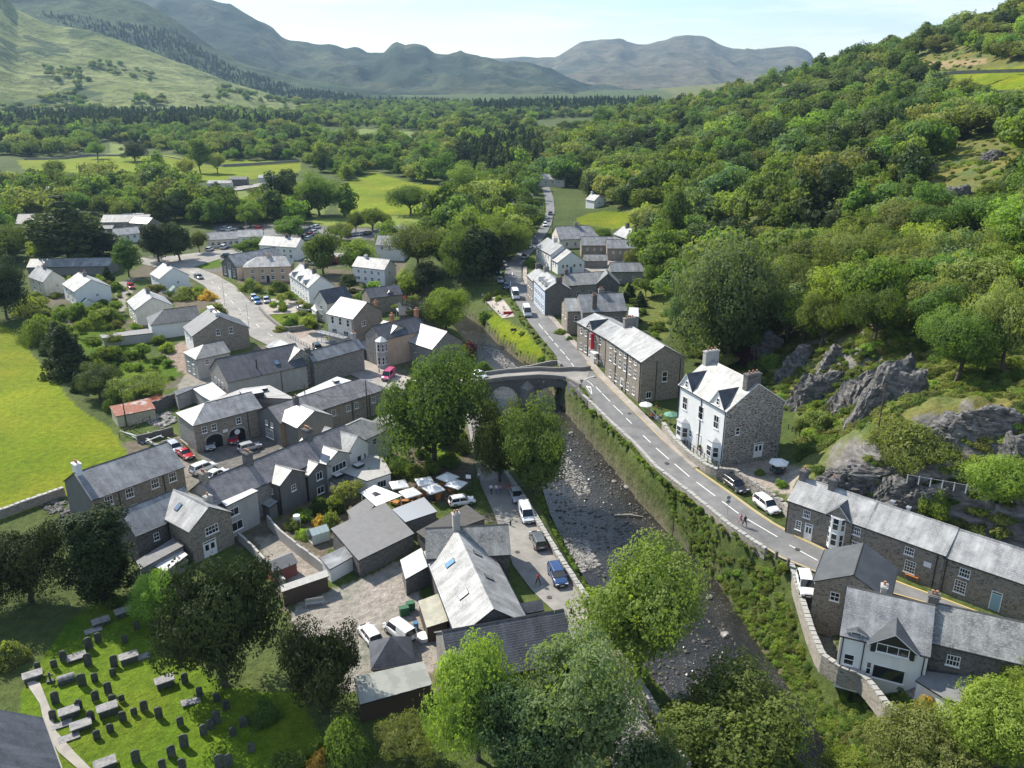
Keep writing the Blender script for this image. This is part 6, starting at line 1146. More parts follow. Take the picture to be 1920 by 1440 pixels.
# named trees: foot u, v, crown width, height, kind, label
NT = [
 (814, 872, 194, 244, 'round', 'huge round green tree standing between the cafe garden and the bridge', 0),
 (938, 905, 105, 168, 'round', 'left darker crown of the pair of riverside trees below the bridge', 1),
 (1003, 930, 136, 188, 'round', 'taller bright sycamore leaning over the river below the bridge', 2),
 (1195, 1255, 222, 252, 'round', 'large light green tree growing on the river bank beside the lane', 0),
 (895, 1425, 175, 250, 'bright', 'leafy light green tree in front of the old hall roof', 1), (1080, 1450, 250, 250, 'ash', 'wide blue green tree at bottom centre beside the lane', 0), (980, 1470, 190, 200, 'ash', 'grey green tree between the two larger bottom centre trees', 2), (1215, 1500, 120, 130, 'ash', 'dark leafy tree at the bottom of the lane by the river wall', 1),
 (1020, 1480, 110, 110, 'brightbush', 'low bright lime green bush at the bottom edge', 0), (1385, 1460, 290, 190, 'round', 'broad dense tree filling the river bed at the bottom', 1),
 (612, 1335, 165, 190, 'yew', 'craggy dark yew at the edge of the churchyard nearest the corrugated shed', 0), (425, 1290, 230, 270, 'yew', 'massive spreading yew in the middle of the churchyard edge', 1),
 (300, 1170, 90, 110, 'bright', 'fresh green tree squeezed behind the massive yew', 2), (200, 1125, 128, 190, 'column', 'tall columnar Irish yew beside the slate back house', 0), (60, 1130, 170, 175, 'yew', 'very dark yew at the left edge above the gravestones', 2), (-20, 1150, 120, 150, 'yew', 'shadowy yew cut by the left edge', 0),
 (15, 1245, 75, 60, 'olivebush', 'grey green shrub touching the left edge beside the church', 0), (545, 1440, 75, 45, 'bush', 'dark clipped shrub at the bottom of the churchyard', 0), (598, 1450, 50, 45, 'gold', 'golden yellow shrub at the bottom of the churchyard', 0), (645, 1425, 110, 110, 'bush', 'climbing green thicket behind the golden shrub', 1), (765, 1425, 120, 80, 'olive', 'pale leaved bushy tree below the corrugated shed', 0), (500, 1350, 60, 60, 'bush', 'small dark bush under the massive yew', 2),
 (1720, 1475, 230, 150, 'olive', 'grey green willow at bottom right', 1), (1860, 1440, 190, 170, 'bright', 'bright leafy tree at the bottom right corner', 2), (1600, 1470, 120, 60, 'brightbush', 'bright shrub at the bottom edge right of the river', 1), (1910, 1320, 90, 90, 'bright', 'tree top rising in front of the pale mottled slates', 0), (1735, 1330, 36, 34, 'gold', 'yellow shrub in front of the porch roof', 1), (1690, 1290, 32, 24, 'bush', 'rounded shrub against the white riverside house', 1),
 (130, 705, 72, 100, 'cone', 'dark green conifer at the corner of the bright field', 0), (188, 748, 82, 80, 'ash', 'silvery green tree beside the bright field', 1), (262, 755, 100, 66, 'olive', 'spreading garden tree in front of the lawn', 0), (206, 680, 66, 48, 'bush', 'dark domed evergreen behind the garden lawn', 2), (180, 616, 40, 32, 'brightbush', 'bright round clipped bush in the left gardens', 0), (207, 603, 50, 40, 'bush', 'mid green bush behind the bright clipped one', 1), (83, 640, 80, 75, 'bush', 'mixed shrubbery beside the field corner', 0), (60, 590, 60, 50, 'olivebush', 'grey green shrubbery below the cream houses', 1), (150, 600, 50, 50, 'bush', 'shrub mass left of the bright clipped bush', 2), (110, 660, 50, 60, 'cone', 'small conifer beside the dark field corner conifer', 1), (315, 660, 26, 26, 'brightbush', 'little round green tree by the white walled building', 2), (248, 672, 20, 14, 'bush', 'left clipped ball bush on the garden lawn', 0), (265, 673, 24, 16, 'bush', 'middle clipped ball bush on the garden lawn', 1), (305, 676, 24, 15, 'bush', 'right clipped ball bush on the garden lawn', 2), (148, 735, 22, 38, 'cone', 'tiny upright conifer beside the silvery tree', 2), (215, 770, 50, 40, 'bush', 'shrub overhanging the rusty shed', 2), (250, 760, 40, 24, 'bush', 'shrub behind the rusty shed roof', 1), (275, 750, 30, 14, 'brightbush', 'low green mound beside the low rust roof', 1),
 (15, 600, 90, 125, 'dark', 'dark tree filling the left edge above the bright field', 1), (18, 490, 90, 80, 'round', 'rounded tree at the left edge beside the manor house', 0), (132, 498, 120, 135, 'cedar', 'tall layered cedar in front of the manor house', 0), (185, 492, 80, 75, 'cedar', 'lower spreading cedar right of the tall one', 1), (243, 520, 62, 80, 'tall', 'tall feathery tree between the white houses', 1), (205, 540, 26, 42, 'cone', 'thin dark conifer beside the broad white house', 0), (80, 500, 56, 60, 'bright', 'bright green tree beneath the manor house', 1), (218, 545, 30, 26, 'bush', 'bush behind the red parked car', 0),
 (298, 492, 66, 82, 'dark', 'left half of the big dark clipped tree group by the green', 2), (338, 490, 66, 82, 'dark', 'right half of the big dark clipped tree group by the green', 0), (375, 475, 36, 48, 'olive', 'smaller pale tree behind the dark clipped group', 2),
 (350, 560, 52, 34, 'olivebush', 'olive shrubs behind the shrub side white house', 2), (392, 562, 32, 24, 'gold', 'golden bush at the outer side of the street bend', 2), (407, 590, 34, 28, 'olivebush', 'pale willow bush beside the street bend', 0), (370, 552, 34, 22, 'brightbush', 'bright bush next to the golden one', 2),
 (835, 625, 90, 100, 'bright', 'light green tree overhanging the river above the bridge', 2), (790, 620, 74, 70, 'dark', 'dark tree behind the purple bush', 2), (757, 572, 34, 26, 'purple', 'purple leaved bush behind the tall building', 0), (881, 665, 30, 38, 'purple', 'purple leaved shrub on the river bank above the bridge', 1), (895, 535, 56, 118, 'column', 'tall brown green cypress on the river bank', 1), (925, 528, 44, 100, 'column', 'second dark cypress right of the tall one', 2),
 (788, 510, 118, 100, 'olive', 'wide grey green tree in the riverside wood', 2), (860, 530, 80, 120, 'round', 'dark leafy tree in the riverside wood left of the cypress', 1), (885, 480, 95, 95, 'bright', 'bright crown in the riverside wood behind the cypress', 0), (950, 490, 90, 90, 'round', 'crown leaning to the road in the riverside wood', 2), (980, 440, 70, 60, 'round', 'roadside crown at the top of the riverside wood', 0), (830, 460, 80, 60, 'round', 'crown at the near edge of the sports field', 1), (925, 430, 85, 60, 'bright', 'bright crown at the back of the riverside wood', 1), (770, 560, 60, 60, 'bright', 'bright lower crown beside the white two storey house', 2), (970, 470, 60, 50, 'olive', 'pale crown by the parked cars on the road', 0), (800, 545, 50, 60, 'dark', 'dark understorey tree left of the light green one', 0),
 (607, 515, 70, 98, 'round', 'full round tree in front of the car park', 1), (672, 512, 70, 68, 'round', 'lower round tree right of the full one by the car park', 0), (600, 404, 78, 86, 'round', 'tall full tree standing alone at the edge of the far pasture', 2), (770, 402, 82, 62, 'oak', 'wide oak standing in the middle far pasture', 1), (698, 432, 66, 50, 'oak', 'spreading tree at the fence of the sports field', 2), (668, 440, 36, 50, 'olive', 'thin tree beside the spreading fence tree', 1), (542, 366, 44, 54, 'dark', 'dark round tree beside the railway station', 0), (254, 303, 46, 40, 'dark', 'dark lone tree on the bright far field', 1), (183, 298, 42, 36, 'oak', 'brownish lone tree at the back of the bright far field', 0), (376, 325, 46, 74, 'tall', 'tall tree on the bright far field', 0), (352, 338, 40, 48, 'olive', 'sparse pale tree left of the tall field tree', 2), (408, 326, 36, 46, 'olive', 'sparse pale tree right of the tall field tree', 0), (103, 340, 40, 46, 'olive', 'sparse tree at the left end of the bright far field', 1),
 (835, 345, 72, 60, 'round', 'rounded crown at the left end of the big clump by the pasture', 0), (880, 372, 80, 70, 'round', 'big crown in the middle of the clump by the pasture', 2), (925, 385, 70, 66, 'round', 'right crown of the clump by the pasture', 1), (865, 400, 40, 60, 'olive', 'slim tree at the front of the clump by the pasture', 0),
 (1258, 480, 66, 150, 'tall', 'tall slender grey green tree at the foot of the hill', 2), (1350, 690, 190, 280, 'blue', 'massive grey green tree at the foot of the wooded hill', 0), (1290, 660, 90, 150, 'blue', 'lower green tree left of the massive one', 1), (1190, 520, 50, 60, 'olive', 'pale bushy tree behind the small car park', 1), (1225, 560, 40, 70, 'bright', 'yellow green tree behind the lawn', 2), (1130, 445, 36, 26, 'bush', 'round dark bush beside the long low cottage', 0), (1180, 565, 22, 38, 'cone', 'narrow cypress at the end of the back lawn', 1), (1200, 575, 20, 30, 'cone', 'second narrow cypress at the back lawn', 2), (1040, 500, 40, 24, 'bush', 'palm like shrub in front of the white inn', 1), (996, 500, 24, 24, 'brightbush', 'yellow green shrub by the road in front of the inn', 2),
 (1600, 560, 150, 160, 'olive', 'wide olive green tree above the cliffs', 0), (1480, 620, 150, 150, 'olive', 'pale tree on the hillside above the white gabled house', 1), (1540, 650, 120, 120, 'oak', 'dark green tree crowning the cliff', 0), (1640, 640, 120, 120, 'oak', 'tree on top of the main cliff', 1), (1790, 720, 170, 170, 'oak', 'broad oak right of the cliff', 2), (1880, 700, 150, 190, 'olive', 'twisted bare limbed oak at the right edge', 2), (1700, 850, 150, 90, 'olivebush', 'spreading hawthorn on the rock mound', 0), (1860, 960, 130, 130, 'bright', 'light green tree at right above the terrace roof', 1), (1790, 560, 150, 150, 'olive', 'pale birch on the slope at right', 0), (1690, 560, 110, 130, 'olive', 'grey birch beside the pale one on the slope', 1), (1380, 620, 120, 130, 'round', 'leafy tree above the massive grey green one', 2), (1618, 770, 30, 26, 'bush', 'dark round clipped bush in the rock garden', 0), (1590, 775, 30, 16, 'brightbush', 'bright low clipped hedge in the rock garden', 1), (1560, 780, 40, 40, 'olivebush', 'grey shrub in the rock garden', 2), (1450, 690, 50, 40, 'brightbush', 'bright green bush among the rocks behind the chimney', 0), (1360, 690, 50, 50, 'bush', 'bush behind the left stack of the white gabled house', 1), (1400, 680, 40, 40, 'purple', 'pinkish flowering bush behind the white gabled house', 2), (1750, 960, 60, 60, 'brightbush', 'bright bush behind the terrace chimneys', 2),
 (620, 990, 34, 40, 'olivebush', 'pale shrub in the walled gardens', 0), (600, 960, 40, 44, 'bush', 'dark shrub by the second rear wing', 1), (600, 985, 30, 26, 'gold', 'yellow bushy shrub in the walled gardens', 0), (570, 1008, 36, 22, 'brightbush', 'leafy vegetable patch shrub in the garden', 1), (632, 960, 36, 40, 'bush', 'shrub left of the white canopy', 2), (562, 975, 30, 36, 'olivebush', 'garden shrub beside the white tank', 1), (655, 1010, 24, 20, 'gold', 'orange green plants beside the greenhouse', 1),
 (840, 870, 50, 30, 'brightbush', 'low bush on the lawn under the huge round tree', 0), (745, 890, 60, 40, 'bush', 'dark hedge beside the white extension', 0), (775, 895, 50, 40, 'bush', 'dark bushes left of the cafe umbrellas', 1), (870, 850, 26, 60, 'bush', 'hedge along the riverside lane', 2), (865, 935, 30, 24, 'bush', 'plants beside the cafe entrance', 0),
 (546, 615, 36, 28, 'bush', 'dark shrub on the street side lawn', 2), (525, 622, 24, 16, 'olivebush', 'grey rounded shrub by the curved garden wall', 0), (580, 612, 36, 22, 'bush', 'shrub near the parked silver car', 1), (522, 545, 36, 28, 'bush', 'clipped dark bush in front of the tan house', 1), (470, 545, 40, 34, 'olivebush', 'bushes in front of the tan house', 2), (508, 552, 12, 14, 'brightbush', 'small square clipped bush by the tan house', 0), (655, 545, 40, 36, 'dark', 'dark hedge tree beside the white two storey house', 0), (690, 565, 50, 30, 'brightbush', 'bright shrubs behind the tall building', 1), (620, 495, 44, 22, 'purple', 'reddish shrub under the full round tree', 2), (545, 446, 60, 46, 'round', 'dense tree in the middle of the car park', 1), (640, 452, 60, 42, 'olive', 'pale tree at the right of the car park', 2), (470, 425, 50, 46, 'round', 'tree at the back of the car park', 0), (400, 428, 46, 56, 'tall', 'upright tree behind the low bungalows', 1), (150, 400, 50, 50, 'round', 'tree behind the long stone barn', 1), (330, 415, 50, 56, 'dark', 'dark tree right of the long stone barn', 0), (60, 465, 50, 60, 'tall', 'tall tree in front of the manor house', 2), (230, 420, 44, 50, 'olive', 'pale tree in front of the railway carriage', 1), (730, 470, 50, 60, 'round', 'tree in front of the hipped white house', 0), (470, 480, 60, 40, 'round', 'leafy tree in front of the long white house', 1),
 (908, 602, 30, 26, 'bush', 'dark shrub at the top of the riverside lawn', 0), (1019, 682, 22, 16, 'bush', 'dark round bush at the end of the riverside lawn', 1), (980, 628, 16, 8, 'bush', 'low dark bush on the riverside lawn', 2), (931, 555, 16, 16, 'brightbush', 'upper round clipped bush in the paved garden', 0), (934, 565, 16, 14, 'brightbush', 'lower round clipped bush in the paved garden', 1), (915, 565, 20, 20, 'bush', 'shrub beside the paved garden', 1), (905, 700, 40, 34, 'bush', 'green bush at the left end of the bridge', 2), (425, 655, 8, 12, 'cone', 'tiny pointed conifer by the street', 0),
 (1050, 628, 24, 16, 'brightbush', 'clipped hedge in front of the stone house garden', 0), (1068, 640, 16, 12, 'bush', 'hedge end beside the old stone hotel', 1), (1340, 852, 18, 18, 'brightbush', 'spiky plant beside the white house steps', 2), (1424, 890, 18, 16, 'brightbush', 'left spiky yucca on the terrace wall', 0), (1465, 915, 22, 20, 'brightbush', 'right spiky yucca on the terrace wall', 1), (1760, 1098, 22, 18, 'gold', 'orange flowering bush outside the stone terrace', 0), (1736, 1094, 10, 10, 'brightbush', 'small green bush next to the orange flowering one', 2),
]
for (u, v, w, h_, k, lab, var) in NT:
    b = None
    tree(u, v, w, h_, k, lab, var, name='shrub' if ('bush' in k or k in ('purple', 'gold')) else 'tree', cat='shrub' if ('bush' in k or k in ('purple', 'gold')) else 'tree')
print('named trees', len(NT))
# ---- scattered individuals and masses ----------------------------------
def sample(polys, spacing, Yr, seed, jitter=.45, onfar=None, excl=()):
    """points on the ground whose picture position falls in one of the polygons"""
    rg = np.random.default_rng(seed); out = []; y = Yr[0]
    while y < Yr[1]:
        s = spacing(y) if callable(spacing) else spacing; K = 1.15*(y+40)
        xs = np.arange(-K, K, s)+rg.uniform(-jitter, jitter, len(np.arange(-K, K, s)))*s; ys = y+rg.uniform(-jitter, jitter, len(xs))*s
        zs = gz(xs, ys) if y < 750 else ground(xs[None], ys[None])[0]
        u, v = proj(xs, ys, zs); m = np.zeros(len(xs), bool)
        for p in polys: m |= inpoly(u, v, p)
        for p in excl: m &= ~inpoly(u, v, p)
        m &= (np.abs(u-960) < 1500)
        out.append(np.stack([xs, ys, zs], 1)[m]); y += s
    return np.concatenate(out) if out else np.zeros((0, 3))
WOODHILL = [(1000, 262), (1100, 248), (1200, 215), (1300, 196), (1400, 182), (1530, 142), (1600, 118), (1700, 90), (1760, 70), (1920, 30), (2150, -60), (2400, -160), (2500, 900), (2100, 950), (1960, 940), (1930, 880), (1830, 740), (1750, 700), (1600, 655), (1480, 668), (1400, 690), (1330, 640), (1290, 600), (1250, 590), (1200, 520), (1195, 430), (1150, 385), (1130, 372), (1090, 352), (1060, 350), (1040, 330), (1000, 290)]
CLEAR = [[(1735, 165), (1780, 130), (1920, 118), (2200, 114), (2200, 225), (1920, 222), (1860, 212), (1790, 190)], [(1600, 130), (1760, 102), (1850, 105), (1840, 132), (1700, 142)], [(1500, 120), (1640, 92), (1600, 122)], [(1300, 340), (1345, 312), (1372, 328), (1330, 352)], [(1080, 405), (1130, 395), (1210, 398), (1195, 430), (1085, 425)], [(1720, 330), (1800, 268), (1890, 262), (1900, 330), (1850, 420), (1740, 420), (1715, 380)], [(1560, 645), (1700, 600), (1740, 700), (1600, 700)]]
hp = sample([WOODHILL], lambda y: 6.8+y*.0095, (135, 960), 5, excl=CLEAR)
rr = np.random.default_rng(3)
d_ = hp[:, 1]; order = np.argsort(d_); hp = hp[order]
def gn_scatter(name, pts, scales, meshes, label, seed=1, zs=1., rot=True):
    """one object that instances crown meshes on points (stuff)"""
    cname = name+'_sources'; c = bpy.data.collections.new(cname)
    for i, m in enumerate(meshes): o = bpy.data.objects.new('%s_source_%02d' % (name, i), m); c.objects.link(o)
    me = bpy.data.meshes.new(name); me.from_pydata([tuple(p) for p in pts], [], [])
    rg = np.random.default_rng(seed); n = len(pts)
    a = me.attributes.new('sc', 'FLOAT_VECTOR', 'POINT'); a.data.foreach_set('vector', np.asarray(scales, 'f').reshape(n, 3).ravel())
    a = me.attributes.new('rz', 'FLOAT', 'POINT'); a.data.foreach_set('value', rg.uniform(0, 6.28, n).astype('f'))
    a = me.attributes.new('ix', 'INT', 'POINT'); a.data.foreach_set('value', rg.integers(0, len(meshes), n).astype('i'))
    ob = link(name, me); ng = bpy.data.node_groups.new(name, 'GeometryNodeTree'); ng.interface.new_socket('Geometry', in_out='INPUT', socket_type='NodeSocketGeometry'); ng.interface.new_socket('Geometry', in_out='OUTPUT', socket_type='NodeSocketGeometry')
    nn = ng.nodes; l = ng.links; gi = nn.new('NodeGroupInput'); go = nn.new('NodeGroupOutput'); ip = nn.new('GeometryNodeInstanceOnPoints'); ci = nn.new('GeometryNodeCollectionInfo'); ci.inputs['Collection'].default_value = c; ci.inputs['Separate Children'].default_value = True; ci.inputs['Reset Children'].default_value = True
    def attr(nm, t):
        k = nn.new('GeometryNodeInputNamedAttribute'); k.data_type = t; k.inputs['Name'].default_value = nm; return [s for s in k.outputs if s.enabled][0]
    cx = nn.new('ShaderNodeCombineXYZ'); l.new(attr('rz', 'FLOAT'), cx.inputs[2]); l.new(gi.outputs[0], ip.inputs['Points']); l.new(ci.outputs[0], ip.inputs['Instance']); ip.inputs['Pick Instance'].default_value = True
    l.new(attr('ix', 'INT'), ip.inputs['Instance Index']); l.new(cx.outputs[0], ip.inputs['Rotation']); l.new(attr('sc', 'FLOAT_VECTOR'), ip.inputs['Scale']); l.new(ip.outputs[0], go.inputs[0])
    md = ob.modifiers.new('scatter', 'NODES'); md.node_group = ng
    return tag(ob, label, kind='stuff')
MIX = [proto((k, 'f', v)) for k in ('oak', 'round', 'olive', 'bright', 'round', 'olive', 'oak', 'blue', 'tall', 'dark') for v in (0, 1)]; MIXM = [(k, v) for k in ('oak', 'round', 'olive', 'bright', 'blue', 'olive') for v in (0, 1, 2)]
# drop hillside trees that would sit on the named ones, then the nearest become individuals
NI = 110
near = hp[:NI]; rest = hp[NI:]
for i, p in enumerate(near):
    k, v = MIXM[rr.integers(len(MIXM))]; r = empty('tree', Vector(p)-Vector((0, 0, .3)), rr.uniform(0, 6.28), 'woodland tree crowding the steep wooded hillside', 'tree', 'trees on the wooded hillside')
    s = rr.uniform(4.6, 7.0); c = link('crown', proto((k, 'm', v)), r, (0, 0, s*1.15)); c.scale = (s, s, s*rr.uniform(.85, 1.15)); t = link('trunk', TR[i % 3], r); t.scale = (s*.9, s*.9, s*1.5)
s = rr.uniform(3.8, 7.2, len(rest))*np.where(rr.random(len(rest)) < .2, 1.35, 1.)*(1+rest[:, 1]*.0003); P2 = rest.copy(); P2[:, 2] += s*.85
gn_scatter('hillside_wood', P2, np.stack([s, s, s*rr.uniform(.8, 1.1, len(s))], 1), MIX, 'dense broadleaved wood covering the right hand hillside', 4)
# undergrowth on hill and rocks
bp = sample([[(1380, 700), (1500, 640), (1700, 600), (1920, 560), (2150, 560), (2150, 1060), (1920, 1020), (1700, 965), (1560, 940), (1500, 860), (1480, 760)]], 1.3, (92, 180), 9)
m = (fbm(bp[:, 0], bp[:, 1], 9, 3) > -.13); bp = bp[m]; s = rr.uniform(.5, 1.5, len(bp)); BUSH = [proto((k, 'f', v)) for k in ('bush', 'brightbush', 'olivebush', 'olivebush') for v in (0, 1)]
gn_scatter('hillside_bushes', bp, np.stack([s*1.1, s*1.1, s*.8], 1), BUSH, 'low bracken and bushes on the rocky hillside', 6)
bq = sample([[(1700, 330), (1800, 255), (1930, 250), (1930, 420), (1850, 440), (1740, 430)], [(1500, 118), (1760, 90), (1850, 100), (1840, 135), (1700, 142), (1600, 130)], [(1740, 195), (1920, 195), (1920, 230), (1800, 225)]], lambda y: 3.0+y*.006, (190, 900), 10); s = rr.uniform(.8, 2.3, len(bq)); gn_scatter('heath_bushes', bq, np.stack([s, s, s*.7], 1), BUSH, 'heather and scrub on the high shoulder of the hill', 16)
# river bank growth
def band(L, Rr, n, seed, a, b, zl, sr):
    rg = np.random.default_rng(seed); t = rg.random(n); w = rg.uniform(a, b, n); L = resample(L, 200); Rr = resample(Rr, 200); i = (t*199).astype(int); q = L[i]*(1-w[:, None])+Rr[i]*w[:, None]
    return q
rb0 = [tuple(P(u, v, -2.3)) for u, v in [(1086, 760), (1115, 806), (1145, 846), (1186, 890), (1232, 950), (1282, 1006), (1337, 1066), (1386, 1135), (1434, 1214), (1490, 1294), (1535, 1370), (1560, 1450)]]
rb1 = [tuple(P(u, v, 3.)) for u, v in [(1090, 742), (1115, 768), (1150, 802), (1188, 836), (1228, 880), (1298, 936), (1366, 990), (1436, 1040), (1478, 1075), (1508, 1160), (1545, 1255), (1660, 1360)]]
q = np.stack([rr.uniform(8, 46, 26000), rr.uniform(58, 158, 26000), np.zeros(26000)], 1); sd_ = q[:, 0]-np.interp(q[:, 1], RCA[::-1, 1], RCA[::-1, 0]); dr_ = polydist(q[:, 0], q[:, 1], RIVER); dd_ = polydist(q[:, 0], q[:, 1], [tuple(p[:2]) for p in RM[::2]], False); q = q[(sd_ > 0) & ~inpoly(q[:, 0], q[:, 1], RIVER) & (dd_ > 4.6) & (dr_ < 10) & (q[:, 0] < 33.5+(q[:, 1] < 72)*6) & (q[:, 0] < np.interp(q[:, 1], RM[::-1, 1], RM[::-1, 0]))]; q[:, 2] = ground(q[:, 0], q[:, 1])-.08; print('bank', len(q)); q = q[rr.permutation(len(q))[:5200]]; s = rr.uniform(.25, .8, len(q)); ii = rr.integers(200, 2200, 520); RL9 = resample(RL, 2400); RR9 = resample(RR, 2400); q2 = RL9[ii]; t2 = offset(RL9, 1.)[ii]-q2; q2 = q2+t2*(np.where((t2[:, :1]*(RR9[ii]-RL9[ii])[:, :1]+t2[:, 1:2]*(RR9[ii]-RL9[ii])[:, 1:2]) > 0, -1, 1)*rr.uniform(.55, 1.4, (520, 1)))+rr.normal(0, .5, (520, 3))*np.array([1, 1, 0]); q2[:, 2] -= rr.uniform(.0, .5, 520); q3 = band([tuple(P(u, v, -2.4)) for u, v in [(1086, 762), (1109, 802), (1138, 842), (1178, 886), (1222, 945), (1268, 1000), (1322, 1060)]], [tuple(P(u, v, zroad(v)-.1)) for u, v in [(1093, 748), (1118, 771), (1150, 803), (1188, 838), (1230, 884), (1300, 938), (1368, 994)]], 1900, 31, 0, .55, 0, 1); q3 = q3+rr.normal(0, .15, q3.shape); q3[:, 2] = ground(q3[:, 0], q3[:, 1])+rr.uniform(-.1, .15, len(q3)); q = np.concatenate([q, q2, q3]); s = np.concatenate([s, rr.uniform(.25, .62, 520), rr.uniform(.2, .55, 1900)])
gn_scatter('bank_vegetation', q, np.stack([s, s, s*.9], 1), [proto((k, 'f', v)) for k in ('brightbush', 'brightbush', 'olivebush', 'bush') for v in (0, 1)], 'bright weeds and bushes covering the right river bank', 7)
lb0 = [tuple(P(u, v, 0)) for u, v in [(925, 800), (960, 870), (1000, 940), (1035, 990), (1065, 1040), (1100, 1100), (1150, 1180), (1200, 1260), (1260, 1350)]]; lb1 = [tuple(P(u, v, -2.3)) for u, v in [(950, 800), (1000, 870), (1020, 930), (1042, 985), (1078, 1040), (1112, 1095), (1160, 1170), (1215, 1250), (1275, 1340)]]
q = band(lb0, lb1, 700, 5, .1, .9, 0, 1); q[:, 2] = gz(q[:, 0], q[:, 1])-.05; s = rr.uniform(.2, .5, len(q)); gn_scatter('bank_grass', q, np.stack([s, s, s*.6], 1), [proto((k, 'f', v)) for k in ('brightbush',) for v in (0, 1)], 'long grass on the left river bank below the wall', 8)
ub = sample([[(870, 590), (905, 600), (985, 692), (1050, 690), (1010, 640), (930, 580)]], 1.6, (150, 240), 12); ub = ub[(polydist(ub[:, 0], ub[:, 1], RIVER) < 1.6)]; s = rr.uniform(.2, .5, len(ub)); gn_scatter('bank_weeds', ub, np.stack([s, s, s*.7], 1), BUSH, 'weeds along the upper river bank', 9)
# valley woods
VW = [[(0, 345), (90, 350), (240, 345), (330, 350), (330, 372), (400, 380), (440, 400), (420, 425), (300, 425), (200, 405), (120, 395), (60, 420), (0, 420), (-300, 430), (-300, 340)],
      [(420, 395), (480, 375), (560, 378), (580, 400), (570, 420), (470, 418), (430, 418)], [(-300, 300), (0, 290), (60, 298), (180, 285), (235, 268), (330, 290), (440, 300), (560, 302), (640, 340), (820, 345), (800, 318), (1000, 290), (1010, 330), (990, 380), (980, 400), (960, 390), (900, 330), (1010, 262), (1000, 250), (900, 262), (760, 268), (690, 270), (600, 268), (590, 245), (560, 232), (0, 235), (-300, 235)],
      [(620, 240), (800, 236), (820, 232), (990, 232), (1000, 262), (920, 262), (790, 262)], [(1020, 290), (1060, 300), (1100, 355), (1040, 352), (1010, 345)], [(640, 395), (680, 400), (670, 412), (640, 410)], [(930, 395), (1005, 398), (1000, 440), (960, 470), (930, 500), (880, 530), (820, 520), (800, 440), (850, 405)],
      [(0, 425), (60, 430), (50, 470), (0, 490), (-200, 480), (-200, 425)], [(-300, 500), (-10, 500), (-20, 600), (-300, 610)], [(1090, 352), (1160, 365), (1195, 420), (1160, 395), (1120, 380)], [(1215, 470), (1245, 520), (1300, 620), (1250, 600), (1200, 545)]]
VX = [[(40, 300), (240, 292), (300, 290), (420, 300), (560, 302), (566, 318), (540, 336), (330, 344), (90, 346), (50, 325)], [(632, 345), (700, 320), (780, 342), (850, 350), (866, 397), (780, 405), (640, 406)], [(300, 372), (300, 350), (540, 330), (530, 348), (330, 374)], [(600, 246), (680, 240), (790, 246), (790, 258), (610, 264)], [(200, 266), (240, 270), (235, 292), (175, 300)], [(600, 330), (630, 340), (620, 408), (585, 408)], [(0, 438), (400, 425), (400, 450), (0, 450)]]
wp = sample(VW, lambda y: 8.5+max(0, y-300)*.006, (230, 1150), 15, excl=VX); s = rr.uniform(3.2, 6.2, len(wp))*np.where(rr.random(len(wp)) < .22, 1.55, 1.); 
wn_ = wp[:, 1] < 460; o_ = np.argsort(wp[:, 1]); wp = wp[o_]; s = s[o_]; k0 = 130
for i in range(min(k0, len(wp))):
    k, v = MIXM[rr.integers(len(MIXM))]; r = empty('tree', Vector(wp[i])-Vector((0, 0, .2)), rr.uniform(0, 6.28), 'broadleaved tree in the belts between the village and the far fields', 'tree', 'trees of the valley belts')
    c = link('crown', proto((k, 'f', v)), r, (0, 0, s[i]*1.1)); c.scale = (s[i], s[i], s[i]*1.05); t = link('trunk', TR[i % 3], r); t.scale = (s[i]*.9, s[i]*.9, s[i]*1.5)
P2 = wp[k0:].copy(); s2 = s[k0:]*1.12; P2[:, 2] += s2*.8; gn_scatter('valley_wood', P2, np.stack([s2, s2, s2*1.0], 1), MIX, 'belts of woodland across the valley floor', 10)
fw = sample([[(560, 240), (900, 228), (1250, 215), (1300, 196), (1150, 192), (600, 196), (560, 205)], [(-300, 238), (620, 236), (600, 215), (-300, 222)]], lambda y: 13+(y-1100)*.012, (1050, 3000), 17, excl=[[(600, 240), (700, 236), (790, 244), (700, 256)], [(1050, 195), (1120, 194), (1120, 200), (1050, 202)]]); s = rr.uniform(5, 8.5, len(fw)); P2 = fw.copy(); P2[:, 2] += s*.7; gn_scatter('far_wood', P2, np.stack([s, s, s*.9], 1), MIX, 'far woodland filling the head of the valley', 11)
# conifer belts
CON = [proto(('cone', 'f', v)) for v in (0, 1, 2)]
cp = sample([[(-200, 238), (0, 232), (160, 225), (380, 222), (460, 232), (580, 236), (570, 248), (420, 246), (150, 250), (0, 252), (-200, 255)], [(885, 205), (1000, 198), (1230, 196), (1240, 208), (1000, 212), (900, 216)], [(870, 300), (915, 275), (990, 270), (1020, 300), (1000, 330), (960, 345), (900, 330)]], lambda y: 6.5+max(0, y-500)*.008, (400, 2600), 19); s = rr.uniform(7, 11, len(cp))*(.8+cp[:, 1]*.0001); P2 = cp.copy(); P2[:, 2] += s*.95
gn_scatter('conifer_belt', P2, np.stack([s*.75, s*.75, s], 1), CON, 'dark conifer belts across the valley', 12)
